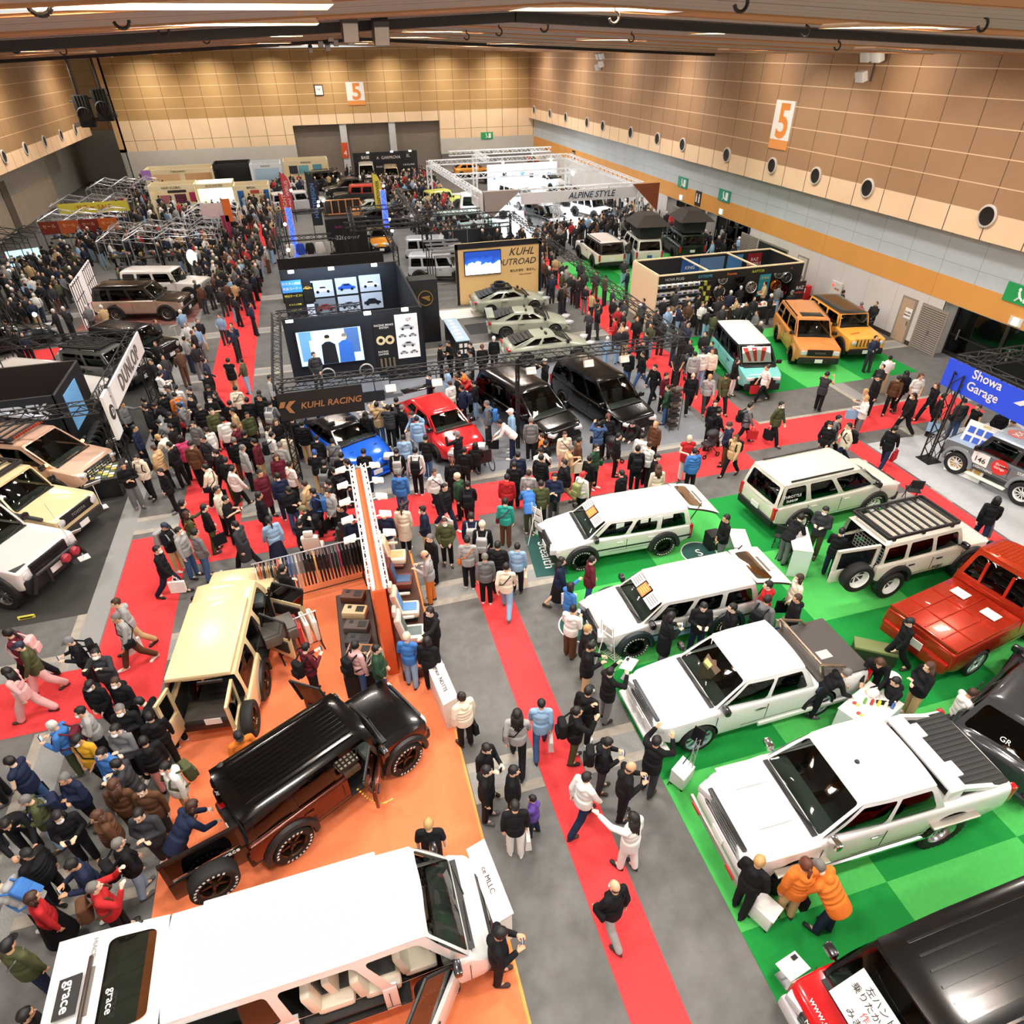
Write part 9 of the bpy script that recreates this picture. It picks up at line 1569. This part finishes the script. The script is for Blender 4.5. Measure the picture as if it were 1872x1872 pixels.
p = g(885, 862); wc = thing('wheelchair', 'black wheelchair facing the red hatchback', 'wheelchair', (p.x, p.y, .007), R_(100))
for s in (1, -1): MB().lathe([(.27, -.015), (.3, -.015), (.3, .015), (.27, .015)], 24, 0, M.Translation(V((-.05, s*.28, .3))), True).build('drive_wheel', tblk, wc); MB().lathe([(.05, -.015), (.08, -.015), (.08, .015), (.05, .015)], 12, 0, M.Translation(V((.38, s*.2, .08))), True).build('front_caster', tblk, wc)
MB().box((.05, 0, .46), (.42, .44, .05), bev=.01).build('seat', tblk, wc); MB().box((-.2, 0, .74), (.04, .44, .5), bev=.01).build('backrest', tblk, wc); mb = MB(); [mb.path([(-.26, s*.23, .98), (-.2, s*.23, .4), (.36, s*.2, .35), (.46, s*.16, .1)], .014) for s in (1, -1)]; mb.build('frame', stl, wc)
tr = thing('part_rack', 'slim black rack of tyres and gloves at the black frame post', 'rack', (*g(1228, 785)[:2], .006)); [MB().cyl((sx*.2, sy*.15, 0), (sx*.2, sy*.15, 1.9), .014).build('upright', tblk, tr) for sx in (1, -1) for sy in (1, -1)]; mb = MB(); [mb.box((0, 0, .2+.22*k), (.36, .26, .12), k % 3, bev=.03) for k in range(8)]; mb.build('stacked_goods', [K('#3a2f26'), K('#5a5048'), K('#26262a')], tr)
# ------------------------------------------------------------------ the crowd further away
def inpoly(x, y, lp):
 c = False; k = len(lp)-1
 for i in range(len(lp)):
  if (lp[i][1] > y) != (lp[k][1] > y) and x < (lp[k][0]-lp[i][0])*(y-lp[i][1])/(lp[k][1]-lp[i][1])+lp[i][0]: c = not c
  k = i
 return c
ZONES = [([(0, 560), (60, 505), (150, 475), (240, 470), (330, 478), (370, 520), (350, 470), (420, 470), (480, 490), (478, 545), (440, 600), (400, 560), (330, 480), (200, 490), (165, 500), (150, 560), (100, 580), (0, 640)], .72, 0), ([(265, 345), (300, 345), (330, 400), (430, 400), (520, 345), (560, 350), (525, 400), (505, 480), (470, 540), (430, 540), (440, 470), (350, 425), (250, 430), (150, 440), (215, 400)], .8, 0), ([(165, 445), (400, 455), (395, 478), (250, 470), (150, 470)], .62, 0), ([(690, 350), (770, 332), (795, 345), (835, 420), (830, 470), (795, 465), (750, 420), (705, 385)], .62, 0), ([(800, 430), (840, 440), (985, 455), (1005, 500), (1050, 560), (1010, 560), (970, 480), (840, 460)], .85, 0), ([(990, 445), (1060, 435), (1140, 412), (1210, 384), (1230, 395), (1195, 425), (1130, 445), (1065, 452), (1000, 478)], .64, 0), ([(1160, 600), (1300, 575), (1415, 575), (1440, 590), (1320, 625), (1260, 655), (1190, 655)], 1.15, 0), ([(1100, 375), (1160, 368), (1225, 380), (1180, 400), (1110, 404)], 1.0, 1), ([(1215, 420), (1290, 440), (1350, 480), (1335, 495), (1240, 450)], 1.1, 0), ([(560, 345), (640, 330), (690, 345), (660, 352), (580, 360)], 1.1, 0), ([(300, 640), (345, 620), (420, 760), (400, 830), (330, 800), (290, 720)], 1.3, 0), ([(1060, 520), (1120, 560), (1200, 650), (1180, 700), (1110, 640), (1050, 560)], 1.3, 0), ([(330, 760), (520, 800), (560, 900), (480, 950), (330, 880)], 1.25, 0), ([(940, 930), (1010, 870), (1060, 880), (1010, 930)], 1.2, 0), ([(0, 1450), (230, 1480), (150, 1640), (0, 1560)], 1.15, 0)]
TOPS = ['kj']*14+['kh']*8+['sj', 'sh', 'kc']+['kp']*2+['sj', 'gh', 'Gs', 'wh', 'ws', 'nj', 'bj', 'ej', 'tj', 'rj', 'mj', 'lj', 'cj', 'ah', 'oj', 'gj', 'ks', 'fj']
def gen():
 out = []
 for lp, sp_, hot in ZONES:
  xs = [p[0] for p in lp]; ys = [p[1] for p in lp]; n = 0; mine = []
  for t in range(9000):
   x, y = rnd.uniform(min(xs), max(xs)), rnd.uniform(min(ys), max(ys))
   if not inpoly(x, y, lp): continue
   P = g(x, y)
   if any((P.xy-q.xy).length < sp_ for q in mine) or any((P.xy-q.xy).length < .55 for q in spots): continue
   if any(abs(P.x-v.location.x) < 3 and abs(P.y-v.location.y) < 3 and hit(v, P) for v in VEH): continue
   mine.append(P)
   if len(mine) > 420: break
  out += mine
 return out
VEH = [o for o in bpy.data.objects if o.parent is None and 'dims' in o.keys()]
def hit(v, P, m=.35):
 q = M.Rotation(-v.rotation_euler.z, 3, 'Z') @ (V((P.x, P.y, 0))-v.location); d = v['dims']; return d[1]-m < q.x < d[0]+m and abs(q.y) < d[2]+m
crowd = gen(); crowd.sort(key=lambda P: (P-EYE).length)
ALL = LIST+[((P.x, P.y, .006), rnd.uniform(0, 360), rnd.choice('sssshhpawvc'), rnd.choice(TOPS), rnd.choice('kkkkksgdntbe'), rnd.choice('kkkkkkbgclOmTNh'), rnd.choice(['', '', '', 'M', 'Bk', 'Sk']), rnd.uniform(.95, 1.05), 0) for P in crowd]
ALL.sort(key=lambda q: (V(q[0])-EYE).length); NEED = 318-len(PEOPLE)
for P, deg, pk, top, bot, hair, ex, s, y in ALL[:NEED]:
 near_ = (V(P)-EYE).length < 30; o = person(P, deg, pk, top, bot, hair, ex, s, fine=near_)
 if y > 640:
  for kd, c in (('B', 'backpack'), ('T', 'tote_bag'), ('S', 'shoulder_bag')):
   for i, ch in enumerate(ex[:-1]):
    if ch == kd and ex[i+1] in CLR: BAGQ.append((c, ex[i+1], o, pk))
  if pk == 'p' and y > 900: BAGQ.append(('phone', None, o, pk))
unique_people()
def far_crowd(pts):
 """people too far off and too many to tell apart: one mass"""
 pal = ['#17171a', '#222226', '#35363a', '#6f7072', '#a3a3a1', '#e6e4df', '#1f2740', '#5b3d2a', '#c6a87c', '#b3272b', '#8fb0cf', '#4b4f33', '#dcae8c', '#141110']; ms = [mat(c, .8) for c in pal]; mb = MB()
 for P in pts:
  t = rnd.choice([0, 0, 0, 0, 0, 0, 0, 1, 1, 1, 1, 2, 2, 2, 0, 6, 3, 4, 5, 6, 7, 8, 9, 10, 11]); b = rnd.choice([0, 0, 0, 0, 1, 1, 2, 3, 6, 7, 8, 10]); k = rnd.uniform(.94, 1.05); m_ = M.Translation(V((P.x, P.y, 0))) @ M.Rotation(rnd.uniform(0, 6.28), 4, 'Z') @ M.Scale(k, 4); one = MB()
  for s in (1, -1):
   one.cyl((rnd.uniform(-.1, .1), s*.1, .0), (0, s*.09, .9), .06, .095, 7, b); one.cyl((0, s*.2, 1.4), (.06, s*.24, 1.12), .065, .055, 6, t); e = V((rnd.choice([.28, .1]), s*.14, rnd.choice([1.1, .9]))); one.cyl((.06, s*.24, 1.12), e, .055, .04, 6, t); one.ell(e, (.04, .035, .05), 12, 6, 4); one.ell((.05, s*.1, .035), (.12, .045, .04), 0, 6, 4)
  one.ell((0, 0, 1.2), (.15, .22, .33), t, 9, 6); one.ell((0, 0, .98), (.14, .18, .16), t, 9, 5); one.cyl((0, 0, 1.4), (0, 0, 1.55), .06, .055, 6, 12); one.ell((.015, 0, 1.6), (.09, .075, .115), 12, 8, 6); one.ell((-.015, 0, 1.635), (.1, .085, .1), rnd.choice([13, 13, 13, 7, 3, 5, 0]), 8, 6)
  o = len(mb.v); mb.v += [tuple(m_ @ V(p)) for p in one.v]; mb.f += [tuple(i+o for i in f) for f in one.f]; mb.m += one.m
 mb.build('distant_crowd', ms, None, 60, None, label='dense distant crowd of visitors between the far stands', cat='crowd', kind='stuff')
far_crowd([V(q[0]) for q in ALL[NEED:]])
for c, col, o, pk in BAGQ:
 w = ', '.join(o['label'].split(', ')[2:4]); l = o['label'].split(', ')[-1]
 if c == 'phone': b = phone(o, pk); b['label'] = f"dark phone held by person in {o['label'].split(', ')[2]} {l}"
 else: b = bag(c, col, o, pk, f"{CNAME[col]} {c.replace('_', ' ')} carried by person in {o['label'].split(', ')[2]} {l}")
_seen = {}
for b in [o for o in bpy.data.objects if o.parent is None and o.get('category') in ('bag', 'phone')]:
 L = b['label']; k = _seen.get(L, 0); _seen[L] = k+1
 if k: b['label'] = L.replace('carried', ['', 'also carried', 'likewise carried', 'again carried'][min(k, 3)]).replace('held', 'also held')
print('PEOPLE', len(PEOPLE), 'crowd', len(crowd), 'bags', len(BAGQ))
